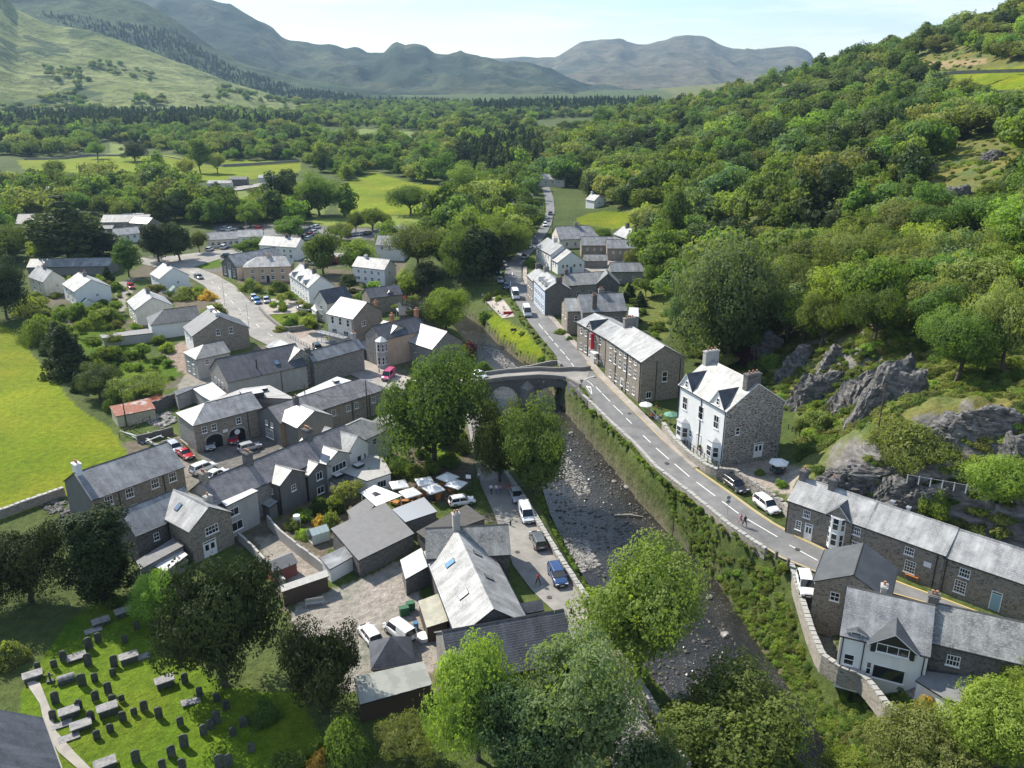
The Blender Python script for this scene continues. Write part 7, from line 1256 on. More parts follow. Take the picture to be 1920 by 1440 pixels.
# trees dotted over the far hill sheets
def onsheet(name, S, polys, n, sz, meshes, label, seed, zf=1.):
    _, X, Y, Z = S; rg = np.random.default_rng(seed); i = rg.integers(0, 78, n*14); j = rg.integers(0, X.shape[1]-1, n*14); X = X[i, j]+rg.normal(0, 4, len(i)); Y = Y[i, j]+rg.normal(0, 4, len(i)); Z = Z[i, j]
    u, v = proj(X, Y, Z); m = np.zeros(len(u), bool)
    for p in polys: m |= inpoly(u, v, p)
    k = np.where(m)[0][:n]; s = rg.uniform(*sz, len(k)); gn_scatter(name, np.stack([X[k], Y[k], Z[k]+s*.6], 1), np.stack([s*zf, s*zf, s*.9], 1), meshes, label, seed)
onsheet('hill_conifers', _f, [[(330, 60), (430, 125), (560, 168), (700, 185), (900, 192), (900, 204), (600, 204), (500, 190), (380, 150), (260, 95), (150, 60), (60, 20)]], 3200, (4, 7.5), CON, 'conifer plantation on the left hand mountain side', 21, .6)
onsheet('hill_bushes', _m, [[(60, 190), (150, 165), (200, 180), (150, 200)], [(330, 178), (420, 185), (360, 190)], [(80, 120), (180, 135), (160, 160), (90, 150)], [(420, 160), (620, 196), (600, 206), (400, 180)], [(-100, 200), (600, 206), (600, 214), (-100, 212)], [(180, 110), (300, 140), (280, 155), (170, 130)], [(230, 175), (330, 190), (320, 200), (230, 190)]], 300, (3, 8), MIX[:6], 'scattered thorn trees on the open hillside', 22)
gp = sample([[(60, 560), (130, 590), (240, 600), (330, 640), (330, 700), (300, 770), (210, 770), (130, 700), (60, 640)], [(40, 500), (290, 490), (360, 545), (250, 600), (60, 580)], [(440, 530), (560, 530), (600, 620), (520, 640), (470, 570)], [(620, 500), (800, 470), (800, 600), (700, 580), (640, 560)], [(490, 920), (720, 900), (690, 960), (560, 1000), (500, 960)], [(730, 850), (880, 840), (880, 900), (740, 900)], [(1180, 560), (1250, 600), (1340, 660), (1400, 740), (1290, 680), (1190, 610)], [(380, 470), (560, 470), (560, 500), (450, 495)], [(150, 1110), (300, 1090), (330, 1150), (220, 1150)], [(540, 1330), (680, 1330), (700, 1450), (560, 1450)], [(1480, 770), (1560, 760), (1600, 830), (1560, 860), (1500, 820)]], 4.6, (70, 330), 44)
gp = gp[polydist(gp[:, 0], gp[:, 1], [tuple(p[:2]) for p in (LL+LR)/2], False) > 5.5]; gp = gp[polydist(gp[:, 0], gp[:, 1], [tuple(p[:2]) for p in RM[::4]], False) > 6]
hs_ = [(o.matrix_basis.inverted(), o['rc']) for o in bpy.data.objects if 'rc' in o]; kk = 0
for p in gp:
    if any(-1.2 < (q := M_ @ Vector(p)).x < rc_[0]+1.2 and -1.2 < q.y < rc_[1]+1.2 for M_, rc_ in hs_) or kk > 200: continue
    k = ['bush', 'brightbush', 'olivebush', 'bush', 'olive', 'bright'][rr.integers(6)]; s = rr.uniform(.8, 1.9)*(1.4 if 'bush' not in k else 1); r = empty('shrub', p, rr.uniform(0, 6.28), 'garden shrub growing between the village houses', 'shrub', 'garden shrubs between the houses'); c = link('crown', proto((k, 'f', kk % 2)), r, (0, 0, s*.5 if 'bush' in k else s*1.2)); c.scale = (s, s, s*.95); kk += 1
for o in bpy.data.objects:
    if 'rc' in o: del o['rc']
print('scatter', kk, len(hp), len(wp), len(fw), len(cp), len(bp))
# ---------------------------------------------------------------- rock outcrops
ROCKM = mat('bare_rock', (.2, .19, .18), .9, build=lambda nt, b: (nt.links.new(ramp(nt, noise(nt, vscale(nt, pos(nt), (1, 1, 2.6)), .8, 9, .68), [(.3, (.035, .034, .032)), (.46, (.11, .105, .10)), (.6, (.22, .21, .2)), (.75, (.13, .14, .05))]), b.inputs['Base Color']), bump(nt, b, noise(nt, vscale(nt, pos(nt), (1, 1, 2)), 1.6, 8, .7), 1., .35)))
def rock(u, v, w, h, d, label, seed, rz=0., tilt=.0, name='rock_outcrop'):
    g = G(u, v); bm = bmesh.new(); bmesh.ops.create_icosphere(bm, subdivisions=5, radius=1); V = np.array([q.co for q in bm.verts]); rg = np.random.default_rng(seed)
    V = np.sign(V)*np.abs(V)**.72
    for k in range(16):
        n = unit(rg.normal(size=(1, 3)))[0]; n[2] = abs(n[2])*.6; t = V @ n; cut = rg.uniform(.45, .9); V = V-np.clip(t-cut, 0, None)[:, None]*n*.9
    st = V[:, 0]*1.2+V[:, 2]*3.1
    V = V*(1+.05*np.sin(st*5+seed)[:, None]+(np.abs(fbm(V[:, 0]*4+V[:, 2]*3, V[:, 1]*4+V[:, 2]*2, .55, seed, 5))*-.75+.1)[:, None])
    V *= np.array([w/2, d/2, h]); V[:, 0] += V[:, 2]*tilt
    for q, c in zip(bm.verts, V): q.co = c
    me = bpy.data.meshes.new(name); bm.to_mesh(me); bm.free(); me.materials.append(ROCKM); o = link(name, me, loc=g-Vector((0, 0, h*.42)), rz=rz); tag(o, label, 'rock')
for i, (u, v, w, h, d, rz, ti, lab) in enumerate([(1655, 760, 20, 10.5, 9, .5, .3, 'tall grey cliff face beneath the oak on the right hillside'), (1585, 768, 14, 9, 8, .3, .35, 'lower buttress left of the tall grey cliff'), (1525, 745, 11, 7.5, 7, .2, .3, 'rocky knoll behind the rock garden'), (1480, 700, 11, 8, 7, .1, .3, 'upright slabs above the stacks of the white gabled house'), (1425, 665, 12, 8, 7, 0, .2, 'dark rounded crag nearest the massive grey green tree'), (1560, 680, 8, 4.5, 6, .1, .2, 'crag under the cliff top trees'), (1700, 745, 10, 6, 7, .3, .2, 'pale boulder slope right of the tall grey cliff'),
    (1600, 900, 12, 4.2, 7, -.5, .5, 'sloping rock slab behind the terrace end stack'), (1655, 925, 8, 4.5, 6, -.5, .4, 'big rounded rock behind the terrace middle stack'), (1720, 945, 8, 4.2, 6, -.5, .4, 'pale rounded rock behind the terrace roof'), (1560, 925, 7, 3, 5, -.4, .4, 'low rock beside the terrace end stack'), (1850, 790, 11, 3.4, 7, .1, .2, 'pale whale backed rock on the slope at right'), (1905, 860, 9, 5, 6, .1, .1, 'grey rock face at the right edge'), (1790, 800, 8, 2.6, 6, 0, .2, 'flat pale rock below the spreading oak'), (1740, 330, 10, 5, 7, 0, .1, 'grey outcrop high on the heathery shoulder'), (1800, 370, 12, 5, 8, 0, .1, 'second grey outcrop on the heathery shoulder'), (1860, 300, 9, 4, 7, 0, .1, 'upper outcrop among heather at right')]):
    rock(u, v, w, h, d, lab, 40+i, rz, ti)
# ---------------------------------------------------------------- vehicles
TYRE = mat('tyre', (.02, .02, .02), .8); RIM = mat('alloy_rim', (.45, .46, .47), .3, .8); CARGL = mat('car_glass', (.015, .018, .022), .04, spec=.9); LAMPR = mat('tail_lamp', (.35, .01, .01), .3); LAMPW = mat('headlamp', (.7, .72, .75), .15); PLATE = mat('number_plate', (.7, .7, .65), .5); BLK = mat('black_trim', (.02, .02, .02), .6)
def paint(name, c): return mat('car_'+name, c, .22, 0, .7, lambda nt, b: setattr(b.inputs['Coat Weight'], 'default_value', .6))
CP_ = {k: paint(k, c) for k, c in dict(white=(.78, .78, .77), silver=(.42, .44, .46), grey=(.12, .13, .145), black=(.02, .022, .027), blue=(.025, .06, .17), bright_blue=(.04, .2, .5), red=(.45, .015, .02), pink=(.55, .09, .2), dark_red=(.2, .02, .03), navy=(.02, .03, .07)).items()}
STY = dict(hatch=(4.1, 1.76, 1.5, .92, .26, .40, .90, .97), suv=(4.5, 1.86, 1.68, 1.05, .25, .38, .93, .99), saloon=(4.6, 1.8, 1.44, .90, .27, .42, .74, .87), estate=(4.7, 1.82, 1.5, .92, .26, .40, .93, .99), van=(4.6, 1.85, 1.9, 1.1, .16, .30, .985, .995), bigvan=(5.6, 2.05, 2.5, 1.35, .10, .22, .985, .995), sport=(4.2, 1.8, 1.25, .82, .36, .52, .76, .92))
CM = {}
def car_meshes(st):
    if st in CM: return CM[st]
    L, W, Hh, belt, w0, w1, r0, r1 = STY[st]; van = 'van' in st
    # hull: cross sections from nose (x=+L/2) to tail
    xs = [0, .02, .07, w0, .4, .6, .8, .93, .98, 1]; top = [.52, .62, .70, belt*.94/1, belt, belt, belt, belt, belt*.96, belt*.82]
    if not van: top[1:3] = [belt*.66, belt*.78]
    wd = [.78, .88, .96, 1, 1, 1, 1, .98, .93, .86]; secs = []
    for x, t, w in zip(xs, top, wd):
        X = L/2-x*L; hw = W/2*w; zb = .26 if 0 < x < 1 else .36; secs.append([(X, -hw*.92, zb), (X, -hw, zb+.18), (X, -hw, t-.16), (X, -hw*.9, t-.03), (X, -hw*.5, t+.0), (X, hw*.5, t), (X, hw*.9, t-.03), (X, hw, t-.16), (X, hw, zb+.18), (X, hw*.92, zb)])
    bm = bmesh.new(); R_ = [[bm.verts.new(p) for p in s] for s in secs]
    for a, b in zip(R_[:-1], R_[1:]):
        for i in range(9): bm.faces.new((a[i], a[i+1], b[i+1], b[i]))
        bm.faces.new((a[9], a[0], b[0], b[9]))
    bm.faces.new(R_[0][::-1]); bm.faces.new(R_[-1])
    # roof cap
    g = []
    for x, z, w in ((w0, belt-.02, .92), (w1, Hh-.05, .80), ((w1+r0)/2, Hh, .80), (r0 if not van else r0, Hh-.05 if not van else Hh-.02, .78), (r1, belt-.02, .88)):
        X = L/2-x*L; g.append((X, z, W/2*w))
    rf = [[bm.verts.new((X, s*hw, z+dz)) for s, dz in ((-1, -.03), (-.7, 0.02), (.7, .02), (1, -.03))] for X, z, hw in g[1:4]]
    lo = [[bm.verts.new((X, s*hw, z+dz-.06)) for s, dz in ((-1, -.03), (1, -.03))] for X, z, hw in g[1:4]]
    for a, b in zip(rf[:-1], rf[1:]):
        for i in range(3): bm.faces.new((a[i], a[i+1], b[i+1], b[i]))
    for a, b, c, d in zip(rf[:-1], rf[1:], lo[:-1], lo[1:]):
        bm.faces.new((a[0], b[0], d[0], c[0])); bm.faces.new((a[3], c[1], d[1], b[3]))
    # pillars
    def pil(p, q, t=.05):
        p = Vector(p); q = Vector(q); d = Vector((t, 0, 0)); e = Vector((0, t*.6, 0)); vs = [bm.verts.new(x) for x in (p-d-e, p+d-e, p+d+e, p-d+e, q-d-e, q+d-e, q+d+e, q-d+e)]
        for f in ((0, 1, 5, 4), (1, 2, 6, 5), (2, 3, 7, 6), (3, 0, 4, 7)): bm.faces.new([vs[i] for i in f])
    for s in (-1, 1):
        pil((g[0][0], s*g[0][2], g[0][1]), (g[1][0], s*g[1][2], g[1][1]-.04)); pil((g[4][0]+.05, s*g[4][2], g[4][1]), (g[3][0], s*g[3][2], g[3][1]-.04), .07 if not van else .12)
        xm = (g[1][0]+g[3][0])/2+.1; pil((xm, s*W/2*.93, belt-.03), (xm, s*W/2*.80, Hh-.06), .045)
        if van:   # panelled sides
            a = [(xm, s*W/2*.97, belt-.04), (g[4][0]+.05, s*W/2*.95, belt-.04), (g[3][0], s*W/2*.82, Hh-.05), (xm, s*W/2*.83, Hh-.05)]; bm.faces.new([bm.verts.new(p) for p in a])
    bmesh.ops.recalc_face_normals(bm, faces=bm.faces); body = bpy.data.meshes.new('body'); bm.to_mesh(body); bm.free(); body.materials.append(CP_['white'])
    body.polygons.foreach_set('use_smooth', [len(p.vertices) == 4 and p.area < .5 and abs(p.center.z-.3) > .1 for p in body.polygons])
    # glass house just inside
    q = MB(); k = .985
    def V(i, s, dz=0): X, z, hw = g[i]; return (X, s*hw*k, z+dz)
    q.face([V(0, -1), V(0, 1), V(1, 1, -.05), V(1, -1, -.05)]); q.face([V(4, 1), V(4, -1), V(3, -1, -.05), V(3, 1, -.05)] ) 
    for s in (-1, 1):
        a = [V(0, s), V(1, s, -.06), V(3, s, -.07), V(4, s)]; q.face(a if s < 0 else a[::-1])
    glass = q.mesh('windows', CARGL)
    w = MB(); n = 14; r = .33 if not van else .35
    for i in range(n):
        a0, a1 = 2*math.pi*i/n, 2*math.pi*(i+1)/n; c0, s0, c1, s1 = math.cos(a0)*r, math.sin(a0)*r, math.cos(a1)*r, math.sin(a1)*r
        w.face([(c0, -.11, s0), (c1, -.11, s1), (c1, .11, s1), (c0, .11, s0)]); w.face([(c0, -.11, s0), (c0*.62, -.115, s0*.62), (c1*.62, -.115, s1*.62), (c1, -.11, s1)]); w.face([(c0, .11, s0), (c1, .11, s1), (c1*.62, .115, s1*.62), (c0*.62, .115, s0*.62)])
    tyre = w.mesh('wheel', TYRE); w = MB(); w.tube((0, -.12, 0), (0, .12, 0), r*.62, r*.62, 10); rim = w.mesh('rim', RIM)
    h = MB(); h.box(-.1, -.2, -.08, .06, .2, .08); hl = h.mesh('headlight', LAMPW); h = MB(); h.box(-.05, -.12, -.12, .08, .12, .14); tl = h.mesh('tail_light', LAMPR)
    h = MB(); h.box(-.02, -.26, -.06, .02, .26, .06); pl = h.mesh('number_plate', PLATE); h = MB(); h.box(-.08, -.09, -.06, .08, .09, .07); mi = h.mesh('mirror', CP_['white']); h = MB(); h.box(-.06, -W*.40, -.10, .05, W*.40, .10); bp_ = h.mesh('bumper', BLK)
    h = MB(); h.box(-.03, -W*.22, -.08, .03, W*.22, .08); gr = h.mesh('grille', BLK)
    CM[st] = (body, glass, tyre, rim, hl, tl, pl, mi, bp_, gr); return CM[st]
def car(ur, vr, uf, vf, st, col, label, z=None, name='parked_car', cat='car', group=None, sc_=1., detail=True):
    a = P(ur, vr, z) if z is not None else G(ur, vr); b = P(uf, vf, z) if z is not None else G(uf, vf); c = (a+b)/2; ang = math.atan2(b.y-a.y, b.x-a.x); L, W, Hh, belt = STY[st][:4]
    r = empty(name, c, ang, label, cat, group); r.scale = (sc_,)*3; body, glass, tyre, rim, hl, tl, pl, mi, bp_, gr = car_meshes(st); bo = link('body', body, r); bo.material_slots[0].link = 'OBJECT'; bo.material_slots[0].material = CP_[col]
    link('windows', glass, r)
    for sx in (L*.31, -L*.30):
        for sy in (-1, 1): w = link('wheel', tyre, r, (sx, sy*(W/2-.1), .33)); link('rim', rim, w)
    if detail:
        for sy in (-1, 1):
            link('headlight', hl, bo, (L/2-.1, sy*W*.33, .62 if 'van' not in st else .75)); link('tail_light', tl, bo, (-L/2+.03, sy*W*.38, .8)); m = link('mirror', mi, bo, (L*.5-L*STY[st][4]-.25, sy*(W/2+.07), belt+.03)); m.material_slots[0].link = 'OBJECT'; m.material_slots[0].material = CP_[col]
        link('number_plate', pl, bo, (L/2+.02, 0, .45)); link('number_plate', pl, bo, (-L/2-.02, 0, .7)); link('bumper', bp_, bo, (L/2-.03, 0, .36)); link('bumper', bp_, bo, (-L/2+.04, 0, .38)); link('grille', gr, bo, (L/2-.01, 0, .6))
    return r
RZ = lambda v: zroad(v)+.0
for a in [(1362, 903, 1394, 926, 'estate', 'black', 'dark grey estate car parked facing down beside the rubble retaining wall', 4.45), (1420, 941, 1454, 967, 'suv', 'white', 'white compact car parked in front of the dark grey estate', 4.7), (1503, 1078, 1517, 1132, 'suv', 'white', 'white saloon parked on the spur beside the stone end cottage', 4.75),
    (962, 916, 976, 952, 'saloon', 'silver', 'silver saloon at the head of the riverside row', .13), (979, 950, 995, 992, 'van', 'white', 'small white van parked behind the silver saloon', .13), (1016, 1036, 1001, 1002, 'estate', 'grey', 'grey estate seen from behind in the riverside row', .13), (1035, 1065, 1056, 1108, 'suv', 'blue', 'dark blue car at the near end of the riverside row', .13),
    (848, 948, 884, 942, 'hatch', 'white', 'white hatchback in the shade beside the cafe garden', .13), (707, 1214, 681, 1180, 'hatch', 'white', 'white hatchback in the gravel yard', .1), (769, 1206, 730, 1176, 'van', 'white', 'white van with tall box body in the gravel yard', .1),
    (450, 848, 486, 838, 'hatch', 'silver', 'silver hatchback in front of the coach house arches', .1), (333, 846, 364, 866, 'sport', 'red', 'shiny red sports car beside the coach house', .1), (365, 890, 400, 876, 'suv', 'white', 'white car in the yard behind the long terrace', .1), (385, 906, 425, 884, 'saloon', 'white', 'second white car half hidden by the terrace ridge', .1), (322, 838, 336, 850, 'hatch', 'silver', 'pale car parked behind the red sports car', .1), (388, 832, 396, 846, 'hatch', 'silver', 'pale car inside the left garage arch', .05), (430, 822, 440, 834, 'hatch', 'red', 'red car inside the right garage arch', .05),
    (604, 660, 618, 676, 'estate', 'grey', 'grey car parked on the street nearest the tall building', .14), (590, 650, 602, 662, 'hatch', 'black', 'dark car parked behind the grey one on the street', .14), (735, 703, 722, 715, 'van', 'pink', 'pink van on the street beside the huge round tree', .14),
    (473, 556, 480, 567, 'hatch', 'silver', 'pale blue car at the back of the parking bay', .13), (479, 562, 486, 574, 'hatch', 'bright_blue', 'bright blue car in the parking bay', .13), (497, 560, 503, 573, 'hatch', 'silver', 'silver car at the right of the parking bay', .13), (562, 581, 580, 584, 'saloon', 'silver', 'silver car under the hedge behind the curved garden wall', .1),
    (364, 518, 382, 526, 'saloon', 'grey', 'dark silver car driving round the street bend', .12), (242, 536, 250, 544, 'hatch', 'red', 'red car parked between the white houses', .1), (388, 472, 398, 468, 'hatch', 'white', 'white car left of the long low bungalows', .1), (412, 470, 428, 462, 'suv', 'white', 'white car in front of the low dark roofed bungalows', .1), (416, 482, 436, 481, 'saloon', 'black', 'dark car on the lane past the green', .12), (573, 495, 592, 497, 'suv', 'white', 'white car on the side lane by the full round tree', .12),
    (962, 547, 971, 571, 'bigvan', 'white', 'farther of two big white vans parked on the right hand road', 3.0), (983, 578, 993, 604, 'bigvan', 'white', 'nearer of two big white vans parked on the right hand road', 3.0), (946, 533, 951, 547, 'hatch', 'navy', 'dark blue car parked behind the farther big white van', 3.0), (935, 524, 940, 534, 'hatch', 'silver', 'silver car at the paved garden', 3.0), (932, 508, 936, 518, 'suv', 'white', 'white car parked under the dark cypress', 3.0), (936, 500, 940, 508, 'hatch', 'red', 'dark red car parked under the dark cypress', 3.0), (943, 496, 947, 502, 'hatch', 'silver', 'silver car at the top of the shaded parked row', 3.0), (986, 480, 980, 488, 'saloon', 'black', 'black car on the road below the white inn', 3.0), (998, 461, 988, 469, 'saloon', 'silver', 'silver car coming down the far road', 3.0), (1006, 452, 1001, 459, 'hatch', 'black', 'dark car behind the silver one on the far road', 3.0), (1021, 420, 1023, 428, 'suv', 'white', 'white car parked at the top of the far road', 3.0), (1024, 411, 1025, 418, 'hatch', 'grey', 'grey car above the white one on the far road', 3.0), (1033, 399, 1030, 406, 'hatch', 'black', 'small dark car on the far road bend', 3.0),
    (888, 704, 910, 712, 'hatch', 'white', 'white car driving onto the bridge', 2.0), (1172, 499, 1184, 495, 'suv', 'white', 'left white car in the small car park on the right', 3.2), (1176, 505, 1190, 501, 'suv', 'white', 'front white car in the small car park on the right', 3.2), (1190, 510, 1200, 505, 'hatch', 'silver', 'silver car at the edge of the small car park on the right', 3.2)]:
    car(*a[:7], z=a[7])
random.seed(5); k = 0
for (u, v) in [(423, 431), (432, 432), (450, 431), (486, 431), (484, 443), (566, 442), (572, 437), (578, 433), (586, 430), (594, 428), (574, 446), (582, 442), (590, 438), (580, 449), (588, 446), (652, 444), (664, 442), (676, 441), (690, 440), (300, 364), (352, 361)]:
    c = ['silver', 'white', 'black', 'red', 'white', 'silver', 'blue', 'grey'][k % 8]; k += 1
    if (u, v) == (486, 431): c = 'red'
    car(u-5, v+1.5, u+5, v-1.5, ['hatch', 'suv', 'estate'][k % 3], c, 'car in the packed rows of the far car park' if v > 370 else ('left vehicle at the railway platform' if u < 320 else 'right vehicle at the railway platform'), z=.14, group='cars in the far car park' if v > 370 else None, detail=False)
def box_thing(name, label, cat, u, v, z, dims, m, rz=0., parts=()):
    p = P(u, v, z); r = empty(name, p, rz, label, cat); q = MB(); q.box(-dims[0]/2, -dims[1]/2, 0, dims[0]/2, dims[1]/2, dims[2]); q.obj('body', m, r); return r
mb = MB(); 
r = empty('red_railway_carriage', P(305, 362, .3), R(4), 'red railway carriage with cream upper band standing at the far platform', 'train'); q = MB(); q.box(-7, -1.3, .8, 7, 1.3, 2.2); q.obj('body', CP_['red'], r); q = MB(); q.box(-7, -1.3, 2.2, 7, 1.3, 3.4); q.obj('window_band', W_CREAM, r); q = MB(); q.box(-7.1, -1.4, 3.4, 7.1, 1.4, 3.6); q.obj('roof', FELT, r)
for x in (-5, 5): q = MB(); q.box(x-1.2, -1.1, 0, x+1.2, 1.1, .8); q.obj('bogie', BLK, r)
# ---------------------------------------------------------------- people
SKIN = mat('skin', (.5, .3, .22), .6); HAIR = mat('hair', (.04, .025, .015), .7)
CL = {k: mat('cloth_'+k, c, .85) for k, c in dict(black=(.015, .015, .018), red=(.6, .05, .02), white=(.7, .7, .7), navy=(.03, .04, .1), pink=(.65, .25, .28), denim=(.08, .12, .22), grey=(.2, .2, .21), beige=(.45, .38, .28), green=(.08, .2, .1)).items()}
PM = {}
def body_mesh(pose):
    if pose in PM: return PM[pose]
    s = pose == 'sit'; st = .0 if s or pose == 'stand' else .22
    V = {}; E = []; Rd = {}
    def a(n, p, r, par=None):
        V[n] = len(V); pts.append(p); rad.append(r)
        if par: E.append((V[par], V[n]))
    pts = []; rad = []
    hz = .50 if s else .95
    a('pel', (0, 0, hz), .15); a('bel', (0, 0, hz+.16), .135, 'pel'); a('che', (0, 0, hz+.36), .165, 'bel'); a('nb', (0, 0, hz+.50), .07, 'che'); a('nk', (0, .01, hz+.56), .055, 'nb'); a('hd', (0, .02, hz+.66), .10, 'nk'); a('ht', (0, .015, hz+.76), .085, 'hd')
    a('nose', (0, .125, hz+.66), .018, 'hd')
    for sd, q in ((-1, 1), (1, -1)):
        n = 'l' if sd < 0 else 'r'; f = st*q
        a(n+'h', (sd*.10, 0, hz-.04), .10, 'pel')
        if s: a(n+'k', (sd*.12, .42, hz), .07, n+'h'); a(n+'a', (sd*.12, .44, .08), .045, n+'k')
        else: a(n+'k', (sd*.10, f*.9+.03, .50), .07, n+'h'); a(n+'a', (sd*.10, f*1.5-(.06 if f < 0 else 0), .08), .045, n+'k')
        ap = pts[V[n+'a']]; a(n+'t', (ap[0], ap[1]+.16, .045), .04, n+'a')
        a(n+'s', (sd*.19, 0, hz+.46), .065, 'che'); g = -f*.8
        if s: a(n+'e', (sd*.25, .10, hz+.22), .045, n+'s'); a(n+'w', (sd*.16, .34, hz+.24), .03, n+'e')
        else: a(n+'e', (sd*.25, g*.5-.02, hz+.20), .045, n+'s'); a(n+'w', (sd*.24, g+.06, hz-.02), .03, n+'e')
        w = Vector(pts[V[n+'w']]); e = Vector(pts[V[n+'e']]); d = (w-e).normalized(); a(n+'p', tuple(w+d*.07), .032, n+'w')
        for i in range(4): o = Vector((0, (i-1.5)*.022, 0)) if not s else Vector(((i-1.5)*.022, 0, 0)); a(n+'f%d' % i, tuple(w+d*(.15-.01*abs(i-1.5))+o), .009, n+'p')
        a(n+'th', tuple(w+d*.08+Vector((-sd*.03, .045, 0))), .011, n+'p')
    me = bpy.data.meshes.new('person_skeleton'); me.from_pydata(pts, E, []); o = bpy.data.objects.new('tmp', me); COL.objects.link(o); sk = o.modifiers.new('s', 'SKIN'); sub = o.modifiers.new('u', 'SUBSURF'); sub.levels = 1
    for i, r in enumerate(rad): me.skin_vertices[0].data[i].radius = (r, r*(.75 if i in (1, 2) else 1)); 
    me.skin_vertices[0].data[0].use_root = True
    dg = bpy.context.evaluated_depsgraph_get(); m2 = bpy.data.meshes.new_from_object(o.evaluated_get(dg)); bpy.data.objects.remove(o); m2.name = 'person'; m2.materials.clear()
    for m in (SKIN, CL['navy'], CL['black'], BLK): m2.materials.append(m)
    for p in m2.polygons:
        c = p.center; z = c.z; k = 0
        if s: arm = abs(c.x) > .0 and c.y > .25 and z > hz+.12
        else: arm = abs(c.x) > .2 and z < hz+.12
        if z < .1: k = 3
        elif arm: k = 0
        elif z < hz+.06: k = 2
        elif z < hz+.53: k = 1
        elif z > hz+.68 or (c.y < -.0 and z > hz+.58): k = 3
        p.material_index = k; p.use_smooth = True
    PM[pose] = m2; return m2
def person(u, v, top, leg, pose, ang, label, z=.13, hair=HAIR, group=None, sc_=1.):
    p = P(u, v, z); me = body_mesh(pose).copy(); me.materials[1] = CL[top]; me.materials[2] = CL[leg]; me.materials[3] = hair
    o = link('person', me, None, p, R(ang)); o.scale = (sc_,)*3; return tag(o, label, 'person', group)
person(1092, 1201, 'black', 'black', 'walk', 60, 'person in dark clothes walking alone up the riverside lane')
person(1009, 1096, 'red', 'black', 'walk', 40, 'person in an orange red top walking beside the dark blue car')
person(921, 926, 'white', 'navy', 'walk', 170, 'person in a white top walking left of a similar companion on the lane'); person(931, 926, 'white', 'denim', 'walk', 175, 'person in a white top and pale trousers walking right of the companion'); person(938, 925, 'pink', 'denim', 'walk', 170, 'person with pinkish bag at the right of the white topped walkers', sc_=.9)
person(906, 864, 'grey', 'navy', 'walk', 0, 'left person of the shaded pair on the lane beneath the trees'); person(913, 866, 'navy', 'navy', 'walk', 10, 'right person of the shaded pair on the lane beneath the trees'); person(898, 902, 'white', 'denim', 'walk', 200, 'person in shorts stepping out by the cafe sign')
person(1388, 984, 'pink', 'pink', 'walk', 20, 'person in pink crossing at the verge beside the right hand road', z=5); person(1396, 987, 'black', 'black', 'walk', 20, 'person in black beside the one in pink', z=5)
# ---------------------------------------------------------------- umbrellas, tables
UM = {}
def umbrella(u, v, z, w, h, m, label, n=4, ang=0, group=None):
    k = (w, h, m.name, n)
    if k not in UM:
        q = MB(); r = w/2*(1.414 if n == 4 else 1.05)
        for i in range(n):
            a0, a1 = 2*math.pi*i/n+math.pi/4, 2*math.pi*(i+1)/n+math.pi/4; A = (r*math.cos(a0), r*math.sin(a0), h-.55); B = (r*math.cos(a1), r*math.sin(a1), h-.55); T_ = (.06*math.cos(a0), .06*math.sin(a0), h); T2 = (.06*math.cos(a1), .06*math.sin(a1), h); q.face([A, B, T2, T_]); q.face([(A[0], A[1], h-.72), (B[0], B[1], h-.72), B, A])
        c = q.mesh('canopy', m); q = MB(); q.tube((0, 0, 0), (0, 0, h+.1), .03, .03, 6); UM[k] = (c, q.mesh('pole', WOODD))
    r_ = empty('parasol', P(u, v, z), R(ang), label, 'parasol', group); link('canopy', UM[k][0], r_); link('pole', UM[k][1], r_); q = MB(); q.box(-.3, -.3, 0, .3, .3, .08); q.obj('base', BLK, r_); return r_
for (u, v, lab, an) in [(749, 930, 'white parasol nearest the big cafe canopy', 20), (770, 946, 'front white parasol beside the metal roof', 35), (797, 924, 'white parasol in the middle of the cafe garden', 20), (814, 938, 'flat looking white parasol in front of the middle one', 35), (840, 916, 'far right white parasol of the cafe group', 50), (856, 929, 'nearest right white parasol of the cafe group', 60)]: umbrella(u, v, 0, 2.6, 2.6, CANVAS, lab, ang=an)
umbrella(1210, 776, 3.3, 2.3, 2.4, CANVAS, 'small white parasol on the hotel beer terrace', 8); umbrella(1257, 795, 3.5, 2.5, 2.4, mat('green_canvas', (.12, .28, .2), .8), 'green parasol on the hotel beer terrace', 8); umbrella(1458, 888, 4.9, 2.9, 2.5, CANVAS, 'large white parasol over the dark garden chairs', 6, 15)
def table(u, v, z, label, m=WOODO, round_=False, ang=0):
    r = empty('garden_table', P(u, v, z), R(ang), label, 'table'); q = MB(); q.box(-.6, -.45, .68, .6, .45, .74); q.obj('table_top', m, r)
    for x in (-.5, .5):
        for y in (-.35, .35): q = MB(); q.box(x-.04, y-.04, 0, x+.04, y+.04, .68); q.obj('leg', m, r)
def chair(u, v, z, label, m, ang=0, off=(0, 0), group=None):
    p = P(u, v, z)+Vector((off[0], off[1], 0)); r = empty('garden_chair', p, R(ang), label, 'chair', group); q = MB(); q.box(-.24, -.24, .42, .24, .24, .47); q.obj('seat', m, r); q = MB(); q.box(-.24, .2, .47, .24, .25, .95); q.obj('backrest', m, r)
    for x in (-.2, .2):
        for y in (-.2, .2): q = MB(); q.box(x-.025, y-.025, 0, x+.025, y+.025, .42); q.obj('leg', m, r)
DK = mat('dark_chair', (.03, .05, .055), .5); table(1457, 886, 4.9, 'dark garden table under the large white parasol', DK)
for i, (dx, dy, an) in enumerate([(-.9, 0, 90), (.9, 0, -90), (-.35, -.8, 180), (.35, -.8, 180), (-.35, .8, 0), (.35, .8, 0)]): chair(1457, 886, 4.9, 'dark garden chair round the table under the large white parasol', DK, an, (dx, dy), 'dark garden chairs')
